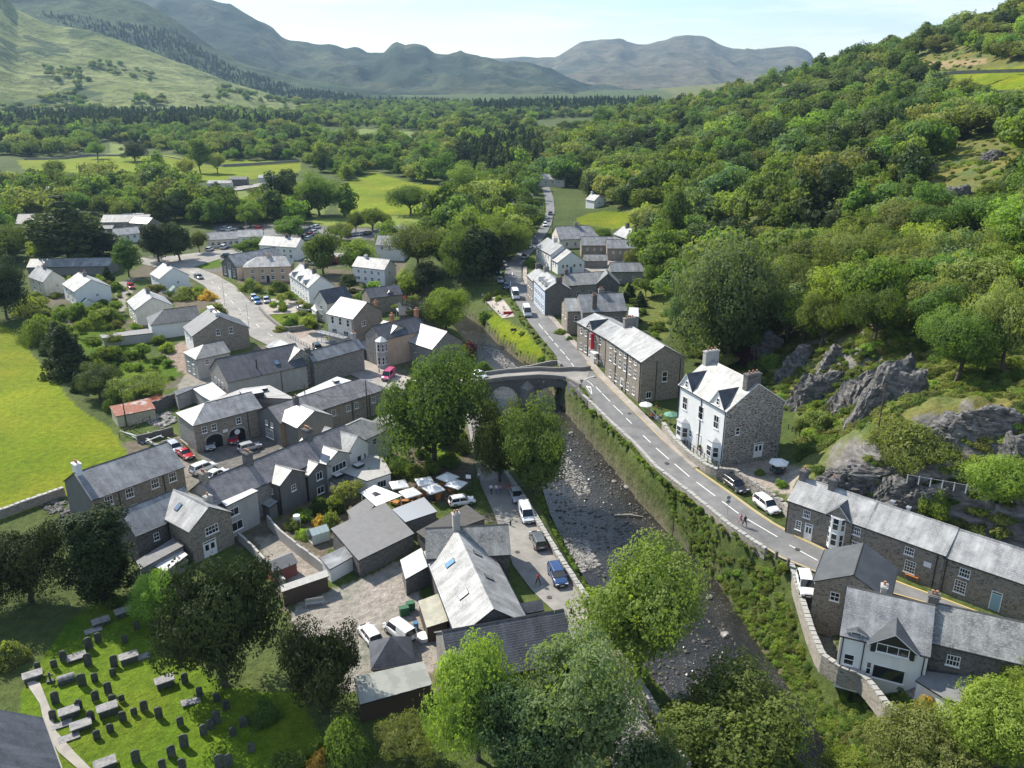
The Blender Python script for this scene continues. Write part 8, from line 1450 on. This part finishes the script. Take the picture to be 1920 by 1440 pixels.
for i, (u, v) in enumerate([(760, 945), (785, 935), (800, 930), (822, 935), (845, 925), (742, 948), (830, 915)]):
    table(u, v, 0, 'timber table of the shaded cafe garden', WOODO, ang=30*i); 
    for k in (0, 1): chair(u, v, 0, 'timber chair of the shaded cafe garden', WOODO, 90+180*k+30*i, (math.cos(R(30*i))*(.95 if k == 0 else -.95), math.sin(R(30*i))*(.95 if k == 0 else -.95)), 'cafe garden chairs')
    tag([o for o in bpy.data.objects if o.name.startswith('garden_table')][-1]) 
for o in bpy.data.objects:
    if o.name.startswith('garden_table') and o.get('label', '').startswith('timber'): o['group'] = 'cafe garden tables'
for i, (u, v) in enumerate([(1222, 786), (1232, 790), (1240, 786), (1228, 780), (765, 942), (803, 934)]): person(u, v, ['red', 'white', 'beige', 'navy', 'beige', 'white'][i], 'denim', 'sit', 40*i, ['diner in red at the hotel terrace nearest the white parasol', 'diner in white on the hotel terrace', 'diner in beige beside the green parasol', 'diner in dark blue at the back of the hotel terrace', 'diner in beige under the big cafe canopy edge', 'diner in white under the middle cafe parasol'][i], z=3.4 if u > 1000 else .05)
# ---------------------------------------------------------------- churchyard
STN = mat('headstone_slate', (.045, .05, .048), .75, build=lambda nt, b: nt.links.new(ramp(nt, noise(nt, pos(nt), 3, 5), [(.35, (.035, .04, .038)), (.7, (.10, .105, .09))]), b.inputs['Base Color']))
TOMB = mat('tomb_stone', (.26, .25, .25), .85, build=lambda nt, b: nt.links.new(ramp(nt, noise(nt, pos(nt), 2.4, 6), [(.35, (.17, .165, .165)), (.7, (.34, .33, .32))]), b.inputs['Base Color']))
def headmesh(w, h, kind):
    q = MB(); t = .07; pts = [(-w/2, 0), (w/2, 0)]
    if kind == 0: pts += [(w/2*math.cos(a), h-w/2*.7+w/2*.7*math.sin(a)) for a in (math.pi*i/8 for i in range(9))]
    elif kind == 1: pts += [(w/2, h*.82), (w*.3, h*.86), (w*.2, h), (-w*.2, h), (-w*.3, h*.86), (-w/2, h*.82)]
    else: pts += [(w/2, h*.75), (0, h), (-w/2, h*.75)]
    f = [(x, -t, z) for x, z in pts]; b = [(x, t, z) for x, z in pts]; q.face(f); q.face(b[::-1])
    for i in range(len(pts)): j = (i+1) % len(pts); q.face([f[i], b[i], b[j], f[j]][::-1])
    return q.mesh('headstone', STN)
HS = [headmesh(.8, 1.5, 0), headmesh(.7, 1.2, 0), headmesh(.75, 1.35, 1), headmesh(.6, .9, 0), headmesh(.7, 1.2, 2)]
GS = [(740, 495, 1), (670, 550, 0), (480, 635, 1), (410, 690, 1), (665, 670, 0), (860, 680, 0), (620, 820, 0), (715, 790, 1), (815, 880, 0), (420, 955, 0), (595, 1000, 2), (720, 935, 1), (850, 960, 1), (915, 940, 3), (400, 1075, 1), (685, 1080, 4), (925, 1085, 1), (1008, 1040, 3), (1085, 1010, 1), (1195, 1060, 0), (1355, 1120, 1), (1530, 1190, 1), (1580, 1150, 1), (1630, 1110, 0), (1750, 1200, 1), (1830, 1130, 1), (830, 1165, 3), (730, 1220, 3), (1385, 1285, 0), (1290, 1355, 1), (1025, 1400, 0), (1890, 1320, 4), (1220, 1440, 1), (1370, 1440, 1), (1650, 1440, 0), (1720, 1430, 0), (940, 500, 1), (1030, 400, 1), (1170, 400, 1), (1390, 800, 1), (1630, 940, 1), (850, 745, 3), (1884, 1305, 3), (1828, 1112, 3), (285, 700, 3), (1700, 1000, 1), (1500, 900, 1)]
WHERE = ['in the shade near the columnar yew', 'at the top of the sunny lawn', 'left of the dark broken tomb', 'near the white topped tomb', 'beside the dark flat slab']
for i, (X, Y, k) in enumerate(GS):
    u, v = X/4, 1080+Y/4; p = P(u, v, .05)
    d = min(((X-a)**2+(Y-b)**2, n) for n, (a, b) in dict([('small cross', (380, 800)), ('coped tomb', (500, 750)), ('square table tomb', (970, 610)), ('right hand table tomb', (1240, 790)), ('row of three tombs', (620, 1020)), ('leaning slab', (1430, 945)), ('gravel path', (300, 1000)), ('massive yew', (1700, 700)), ('shaded tombs', (820, 330)), ('clustered trio', (1580, 1150)), ('bottom edge of the photo', (1100, 1440))]).items())[1]
    rel = 'left' if X < 620 else 'centre' if X < 1200 else 'right'; nm = ['tall rounded slate headstone', 'rounded slate headstone', 'shouldered slate headstone', 'small low slate headstone', 'pointed slate headstone'][k]
    o = link('headstone', HS[k], None, p, R(24+random.uniform(-9, 9))); o.rotation_euler[0] = R(random.uniform(-6, 4)); s_ = random.uniform(.92, 1.12); o.scale = (s_, 1, s_)
    tag(o, '%s, %s of the churchyard, closest to the %s, column %d' % (nm, rel, d, i) if 0 else '%s nearest the %s at the %s of the churchyard' % (nm, d, rel), 'gravestone', 'headstones in the churchyard')
for i, (X, Y, hh, lab, rz) in enumerate([(970, 640, .75, 'square table tomb with a thick grey lid on open grass', 32), (1240, 820, .75, 'table tomb at the right beside the massive yew shade', 32), (525, 1050, .7, 'left tomb of the row beside the gravel path', 32), (610, 1140, .45, 'lower pale tomb in front of the path side row', 32), (812, 1030, .8, 'big lidded tomb in the middle of the headstones', 32), (250, 770, .55, 'white topped tomb by the church corner', 32), (760, 360, .5, 'long tomb with a pale edge in the shade', 35), (930, 290, .6, 'dark tomb under the trees', 35), (792, 1430, .5, 'tomb cut by the bottom edge', 32), (575, 620, .25, 'dark broken low tomb', 32), (500, 790, .45, 'coped tomb with a rounded pale top', 32)]):
    p = P(X/4, 1080+Y/4, .05); r = empty('table_tomb', p, R(rz), lab, 'tomb'); q = MB(); q.box(-.85, -.5, 0, .85, .5, hh); q.obj('chest', STN, r); q = MB()
    if i == 10: q.tube((-.85, 0, hh), (.85, 0, hh), .42, .42, 12)
    else: q.box(-1.0, -.62, hh, 1.0, .62, hh+.12)
    q.obj('lid', TOMB, r)
for i, (X, Y, lab) in enumerate([(520, 1215, 'pale flat ledger stone beside the gravel path'), (1430, 945, 'mottled slab leaning in the grass at right'), (465, 1115, 'small flat grave slab behind the left headstone'), (1060, 610, 'pale slab next to the square table tomb'), (700, 410, 'little pale slab in the shade')]):
    q = MB(); q.box(-.95, -.5, 0, .95, .5, .1); o = q.obj('grave_slab', TOMB, None, loc=P(X/4, 1080+Y/4, .06), rz=R(32)); o.rotation_euler[1] = R(8 if i == 1 else 0); tag(o, lab, 'gravestone')
q = MB(); q.box(-.09, -.07, 0, .09, .07, 1.2); q.box(-.34, -.07, .75, -.09, .07, .93); q.box(.09, -.07, .75, .34, .07, .93); q.box(-.35, -.25, -.1, .35, .25, .2); r = empty('stone_cross', P(95, 1278, .05), R(20), 'small dark stone cross on a stepped base', 'cross'); q.obj('cross', STN, r)
# ---------------------------------------------------------------- posts, poles, lamps
def pole(u, v, h, label, z=None, name='utility_pole', r=.13, m=WOODD, top=None):
    p = G(u, v) if z is None else P(u, v, z); e = empty(name, p, 0, label, 'pole'); q = MB(); q.tube((0, 0, -.3), (0, 0, h), r, r*.7, 7); q.obj('shaft', m, e)
    if top == 'lamp': q = MB(); q.box(-.08, -.08, 0, 1.1, .08, .08); q.box(.7, -.14, -.08, 1.3, .14, .1); q.obj('lamp_head', METAL, e, loc=(0, 0, h-.05))
    elif top: q = MB(); q.box(-.7, -.05, 0, .7, .05, .12); q.obj('crossarm', WOODD, e, loc=(0, 0, h-.5))
    return e
pole(1642, 835, 8.5, 'tall timber pole leaning on the rock garden slope', top=True); pole(1222, 560, 9, 'timber pole behind the back lawn at left', top=True); pole(1244, 572, 8, 'second timber pole behind the back lawn'); pole(1410, 705, 6, 'short pole behind the stacks of the white gabled house'); pole(238, 800, 7.5, 'timber pole in front of the rusty shed')
pole(577, 795, 8, 'timber pole rising in front of the ochre wall', top=True); pole(690, 787, 8, 'dark pole against the end of the stone range', top='lamp'); pole(422, 575, 7, 'street lamp at the outer side of the street bend', top='lamp', r=.07, m=METAL); pole(467, 617, 7, 'street lamp beside the gabled stone house', top='lamp', r=.07, m=METAL); pole(1036, 438, 8, 'tall pole in front of the long low cottage', r=.1); pole(929, 506, 7, 'street lamp under the riverside wood', top='lamp', r=.07, m=METAL); pole(1151, 510, 6, 'thin pole in the small car park', r=.07, m=METAL); pole(70, 395, 9, 'white flag pole beside the manor house', r=.07, m=PAINT); pole(657, 405, 9, 'thin pole at the edge of the far pasture', r=.08); pole(463, 440, 6, 'lamp post in the far car park', r=.07, m=METAL)
def wire(a, b, za, zb, label):
    q = MB(); p0 = P(*a, za); p1 = P(*b, zb); n = 10; pt = [p0.lerp(p1, i/n)-Vector((0, 0, 1.2*(1-(2*i/n-1)**2))) for i in range(n+1)]
    for i in range(n): q.tube(pt[i], pt[i+1], .022, .022, 3, cap=False)
    tag(q.obj('overhead_wire', DARKP), label, 'wire')
wire((577, 735), (238, 742), 7, 7, 'overhead wire crossing above the coach house yard'); wire((1222, 505), (1410, 672), 10, 9, 'overhead wire behind the stone hotels'); wire((1410, 672), (1642, 770), 9, 14, 'overhead wire rising over the rock garden'); wire((690, 730), (577, 735), 7, 7, 'overhead wire along the long stone range')
def sign(u, v, z, shape, label, ang=0, h=2.1, back=False):
    e = empty('road_sign', P(u, v, z), R(ang), label, 'sign'); q = MB(); q.tube((0, 0, 0), (0, 0, h), .04, .04, 6); q.obj('post', METAL, e); q = MB()
    if shape == 'tri': q.face([(-.45, -.05, h), (0, -.05, h-.75), (.45, -.05, h)]); q.face([(-.45, -.02, h), (.45, -.02, h), (0, -.02, h-.75)])
    elif shape == 'round2':
        q.tube((0, -.03, h), (0, .01, h), .3, .3, 14); q.tube((0, -.03, h-.62), (0, .01, h-.62), .3, .3, 14)
    else: q.box(-.5, -.04, h-.9, .5, .02, h)
    q.obj('sign_plate', GREYP, e)
sign(1090, 735, 3.1, 'tri', 'back of a give way sign at the bridge end', h=2.6); sign(1363, 968, 4.6, 'round2', 'grey backs of two round road signs on a post', h=2.9)
mb = MB(); e = empty('cafe_sign', P(887, 925, .13), R(-10), 'tall black cafe sign board with a white panel by the lane', 'sign'); q = MB(); q.box(-.05, -.05, 0, .05, .05, 3.4); q.obj('post', BLK, e); q = MB(); q.box(-1.3, -.06, 2.2, 0, .06, 3.5); q.obj('board', BLK, e); q = MB(); q.box(-1.1, -.08, 2.55, -.3, -.06, 3.2); q.obj('panel', PAINT, e)
def bollard(u, v, z, m, label, h=.8, r=.12, cone=False):
    q = MB()
    if cone: q.tube((0, 0, 0), (0, 0, .75), .2, .03, 8); q.box(-.25, -.25, 0, .25, .25, .05)
    else: q.tube((0, 0, 0), (0, 0, h), r, r*.8, 8)
    tag(q.obj('traffic_cone' if cone else 'bollard', m, None, loc=P(u, v, z)), label, 'traffic cone' if cone else 'bollard')
for (u, v, z, c, lab) in [(957, 985, .13, False, 'dark lantern bollard by the hall cross wing'), (1071, 1150, .13, False, 'dark lantern bollard near the hall porch'), (954, 915, .13, True, 'orange cone at the head of the parked row'), (666, 682, .16, True, 'orange cone on the street forecourt'), (711, 698, .16, False, 'dark bollard before the pink van'), (667, 690, .16, False, 'small bollard on the forecourt edge')]: bollard(u, v, z, mat('cone_orange', (.7, .15, .04), .6) if c else BLK, lab, cone=c)
for i, (u, v) in enumerate([(1455, 1048), (1477, 1062), (1462, 1050)][:2]): q = MB(); q.box(-.16, -.16, 0, .16, .16, 1.1); tag(q.obj('gate_post', ST_DRK, None, loc=P(u, v, 4.9)), ['left dark stone gate post by the road', 'right dark stone gate post beside the spur'][i], 'gate post')
def fence(px, z, h, n, m, label, rails=2, name='fence'):
    pts = resample([tuple(P(u, v, z)) for u, v in px], n); r = empty(name, pts[0], 0, label, 'fence'); o = Vector(pts[0]); q = MB(); q.box(-.05, -.05, 0, .05, .05, h); pm = q.mesh('post', m)
    for p in pts: link('post', pm, r, Vector(p)-o)
    for k in range(rails):
        for i in range(n-1): q = MB(); q.tube(Vector(pts[i])-o+Vector((0, 0, h*(k+1)/rails-.08)), Vector(pts[i+1])-o+Vector((0, 0, h*(k+1)/rails-.08)), .03, .03, 4, cap=False); q.obj('rail', m, r)
fence([(1268, 818), (1290, 838), (1312, 855), (1330, 868), (1352, 880)], 4.9, 1.0, 14, BLK, 'black railing in front of the white gabled house'); fence([(1203, 760), (1222, 782), (1240, 800)], 3.6, 1.2, 8, GREYP, 'grey railing round the hotel terrace'); fence([(1478, 805), (1510, 830), (1528, 843)], 6, 1.0, 8, BLK, 'black garden railing right of the white gabled house'); fence([(540, 632), (575, 650), (600, 660)], .15, .9, 12, GREYP, 'thin rail along the street forecourt'); fence([(1085, 1000), (1150, 1090)][::1], .1, .01, 2, GREYP, 'x') if 0 else None
fence([(1700, 905), (1740, 912), (1775, 918), (1810, 925)], 13, 1.2, 6, METAL, 'thin wire fence on top of the rock mound', 1); fence([(282, 790), (260, 800), (238, 812), (225, 822)], 0.1, 1.1, 6, WOODD, 'broken timber fence beside the rusty shed')
# benches, bins, barrels, tanks, clutter
def bench(u, v, z, ang, m, label, w=1.5):
    r = empty('bench', P(u, v, z), R(ang), label, 'bench'); q = MB(); q.box(-w/2, -.25, .42, w/2, .2, .47); q.obj('seat', m, r); q = MB(); q.box(-w/2, .17, .47, w/2, .22, .95); q.obj('backrest', m, r)
    for x in (-w/2+.08, w/2-.08): q = MB(); q.box(x-.04, -.22, 0, x+.04, .2, .42); q.obj('leg', m, r)
bench(1709, 1085, 5.05, -44, mat('orange_bench', (.65, .2, .03), .6), 'bright orange bench outside the stone terrace'); bench(963, 623, G(963, 623).z, 10, WOODD, 'dark wooden bench on the riverside lawn'); bench(590, 1135, .1, 15, CONC, 'pale picnic bench in front of the open shed', 2.2)
def bin_(u, v, z, m, label, w=.6): 
    r = empty('wheelie_bin', P(u, v, z), R(20), label, 'bin'); q = MB(); q.box(-w/2, -.35, 0, w/2, .35, 1.0); q.obj('body', m, r); q = MB(); q.box(-w/2-.03, -.38, 1.0, w/2+.03, .38, 1.08); q.obj('lid', m, r)
GB = mat('green_bin', (.03, .12, .05), .5); bin_(758, 1152, .1, GB, 'left green wheelie bin beside the cream corrugated lean-to', 1.1); bin_(770, 1143, .1, GB, 'right green wheelie bin beside the cream corrugated lean-to', 1.0)
q = MB(); q.tube((0, 0, 0), (0, 0, 1.9), .5, .5, 14); tag(q.obj('water_tank', PAINT, None, loc=P(558, 988, .1)), 'upright white tank in the walled garden', 'tank'); q = MB(); q.tube((0, 0, 0), (0, 0, .8), .32, .3, 12); tag(q.obj('barrel', mat('blue_plastic', (.03, .15, .3), .5), None, loc=P(780, 1178, .1)), 'blue barrel beside the white van', 'barrel'); q = MB(); q.tube((0, 0, 0), (0, 0, .5), .75, .8, 16); tag(q.obj('bath_tub', PAINT, None, loc=P(794, 1198, .1)), 'pale round tub beside the white van', 'tub')
r = empty('greenhouse', P(598, 1012, .1), R(35), 'small glass greenhouse in the walled garden', 'greenhouse'); q = MB(); q.box(-1.3, -1, 0, 1.3, 1, .1); q.obj('base', CONC, r); q = MB()
for x in (-1.3, -.65, 0, .65, 1.3):
    for y in (-1, 1): q.box(x-.03, y-.03, 0, x+.03, y+.03, 1.5)
    for s in (-1, 1): q.tube((x, s, 1.5), (x, 0, 2.1), .03, .03, 4)
tag(q.obj('frame', METAL, r), kind='stuff'); gm = mat('greenhouse_glass', (.5, .58, .55), .1, spec=.8); q = MB()
for s in (-1, 1): q.face([(-1.3, s, 1.5), (1.3, s, 1.5), (1.3, 0, 2.1), (-1.3, 0, 2.1)]); q.face([(-1.3, s, .1), (1.3, s, .1), (1.3, s, 1.5), (-1.3, s, 1.5)])
tag(q.obj('glass', gm, r), kind='stuff')
# heaps of timber and stone by the coach house
stones('stone_heap', [[(270, 790), (300, 775), (322, 770), (330, 790), (300, 805)]], 260, .1, .15, .6, PEB, 'heap of rubble stone beside the coach house', 33); stones('rubble_heap', [[(70, 945), (110, 930), (140, 950), (150, 985), (110, 975)]], 220, .1, .15, .5, ROCKM, 'garden rubble against the grey rendered gable', 34)
random.seed(9)
for i in range(16):
    u, v = random.uniform(235, 350), 0; v = 812+(u-235)*.22+random.uniform(-8, 10); q = MB(); L = random.uniform(2.5, 5); q.box(-L/2, -.09, 0, L/2, .09, .12); o = q.obj('timber_baulk', CONC if i % 3 else METAL, None, loc=P(u, v, .15+random.uniform(0, .9)), rz=R(random.uniform(-55, -25) if i % 4 else 40)); o.rotation_euler[1] = R(random.uniform(-8, 8)); tag(o, 'weathered timber in the heap between the shed and the coach house', 'timber', 'weathered timbers heaped in the yard')
for i, (u, v) in enumerate([(905, 557), (912, 571), (925, 577), (918, 583), (935, 588), (944, 580), (930, 572), (940, 590)]):
    chair(u, v, G(u, v).z+.1, 'seat of the paved riverside garden', METAL, 40*i, group='seats in the paved riverside garden')
pg = [G(u, v)+Vector((0, 0, .12)) for u, v in [(925, 582), (942, 598), (965, 596), (955, 578), (938, 556), (908, 562)]]; q = MB(); q.face(pg[:3]+pg[3:]); tag(q.obj('paved_garden', PAVE), 'paved riverside garden', kind='structure'); q = MB(); q.box(-1.3, -.1, .2, 1.3, .1, 1.0); tag(q.obj('red_banner', mat('red_cloth', (.45, .03, .05), .8), None, loc=G(953, 592), rz=R(5)), 'dark red banner at the end of the paved riverside garden', 'banner')
for i, (u, v, w) in enumerate([(1210, 745, .5), (1196, 735, .4), (1180, 715, .4), (1165, 700, .4), (1232, 764, .4), (1151, 690, .4), (1295, 830, .35), (1312, 845, .35)]):
    r = empty('potted_plant', P(u, v, zroad(v)+.15 if u < 1250 else 4.9), 0, 'potted plant standing in front of the hotels' if u < 1250 else 'potted plant by the white house steps', 'plant', 'potted plants along the hotel fronts' if u < 1250 else 'potted plants by the steps'); q = MB(); q.tube((0, 0, 0), (0, 0, .4), .2, .28, 8); q.obj('pot', CLAY, r); c = link('crown', proto(('brightbush' if i % 2 else 'bush', 'f', i % 2)), r, (0, 0, .75)); c.scale = (w, w, w*1.5)
# haze ---------------------------------------------------------------
hz = MB(); hz.box(-9000, -300, -30, 9000, 9500, 1400); hm = bpy.data.materials.new('haze'); hm.use_nodes = True; nt = hm.node_tree; nt.nodes.clear(); o_ = nt.nodes.new('ShaderNodeOutputMaterial'); pv = nt.nodes.new('ShaderNodeVolumePrincipled'); pv.inputs['Color'].default_value = (.48, .72, 1, 1); pv.inputs['Density'].default_value = 6.8e-5; pv.inputs['Anisotropy'].default_value = .3; nt.links.new(pv.outputs[0], o_.inputs['Volume'])
tag(hz.obj('haze', hm), 'thin blue haze filling the valley air', kind='stuff')
for o in bpy.data.objects:
    l = o.get('label')
    if l and len(l.replace('-', ' ').split()) > 16: print('LONG', o.name, l)
# give every repeated thing a label of its own: nearest landmark and its order from the left there
LMK = {'the coach house': (415, 800), 'the village hall': (480, 690), 'the gabled house by the street': (410, 640), 'the white walled bungalow': (320, 620), 'the broad white house': (165, 560), 'the leftmost cream house': (85, 530), 'the cream bend house': (285, 580), 'the chapel': (440, 510), 'the white three gabled terrace': (585, 540), 'the tall stone gable': (660, 620), 'the white two storey house': (700, 520), 'the purple leaved bush': (757, 565), 'the cafe parasols': (800, 920), 'the huge round tree': (820, 840), 'the walled gardens': (600, 975), 'the plain workshop': (700, 1020), 'the columnar yew': (200, 1100), 'the massive yew': (425, 1250), 'the corrugated shed': (740, 1290), 'the bay tower': (735, 660), 'the rusty shed': (250, 770), 'the stone hotel': (1230, 700), 'the white gabled house': (1370, 800), 'the rock garden': (1560, 800), 'the back lawn': (1210, 560), 'the tan house': (500, 520), 'the curved garden wall': (530, 600),
       'the massive grey green tree': (1350, 600), 'the cliff': (1640, 700), 'the oak at the right edge': (1880, 680), 'the pale birch': (1790, 520), 'the lone white cottage': (1100, 380), 'the manor house': (60, 440), 'the railway platform': (400, 350), 'the far car park': (580, 440), 'the stone barn': (190, 430), 'the far pasture': (740, 380), 'the riverside wood': (880, 450), 'the tall slender tree': (1258, 430), 'the far left trees': (10, 400), 'the head of the road': (1000, 330), 'the small cross': (95, 1280), 'the coped tomb': (125, 1267), 'the square table tomb': (242, 1232), 'the right hand table tomb': (310, 1277), 'the three path side tombs': (155, 1335), 'the leaning slab': (357, 1316), 'the clustered trio': (395, 1367), 'the shaded tombs': (205, 1160), 'the gravel path': (90, 1330), 'the bottom edge': (275, 1440), 'the big middle tomb': (203, 1330)}
def nth(i): return ['first', 'second', 'third', 'fourth', 'fifth', 'sixth', 'seventh', 'eighth', 'ninth', 'tenth'][i] if i < 10 else '%dth' % (i+1)
by = {}
for o in list(bpy.data.objects):
    if o.parent is None and o.get('label') and o.get('group') and o.get('kind') is None: by.setdefault(o['group'], []).append(o)
for g_, L_ in by.items():
    cnt = {}
    for o in L_: cnt.setdefault(o['label'], []).append(o)
    if all(len(v) == 1 for v in cnt.values()): continue
    if len(L_) <= 24 and g_ != 'headstones in the churchyard':
        for lab, v in cnt.items():
            if len(v) < 2: continue
            v.sort(key=lambda o: float(proj(o.location.x, o.location.y, o.location.z)[0]))
            for i, o in enumerate(v): o['label'] = '%s, %s from the left' % (lab, nth(i))
        continue
    base = {'headstones in the churchyard': None, 'garden shrubs between the houses': 'garden shrub', 'trees on the wooded hillside': 'woodland tree', 'trees of the valley belts': 'broadleaved tree'}.get(g_, 'thing')
    cl = {}
    for o in L_:
        u, v = proj(o.location.x, o.location.y, o.location.z); b_ = base or o['label'].split(' nearest')[0]
        k = min(LMK, key=lambda k: (LMK[k][0]-u)**2+(LMK[k][1]-v)**2*2.2); cl.setdefault((b_, k), []).append((float(u), o))
    for (b_, k), v in cl.items():
        v.sort(key=lambda t: t[0])
        for i, (_, o) in enumerate(v): o['label'] = '%s near %s%s' % (b_, k, '' if len(v) == 1 else ', %s from the left there' % nth(i))
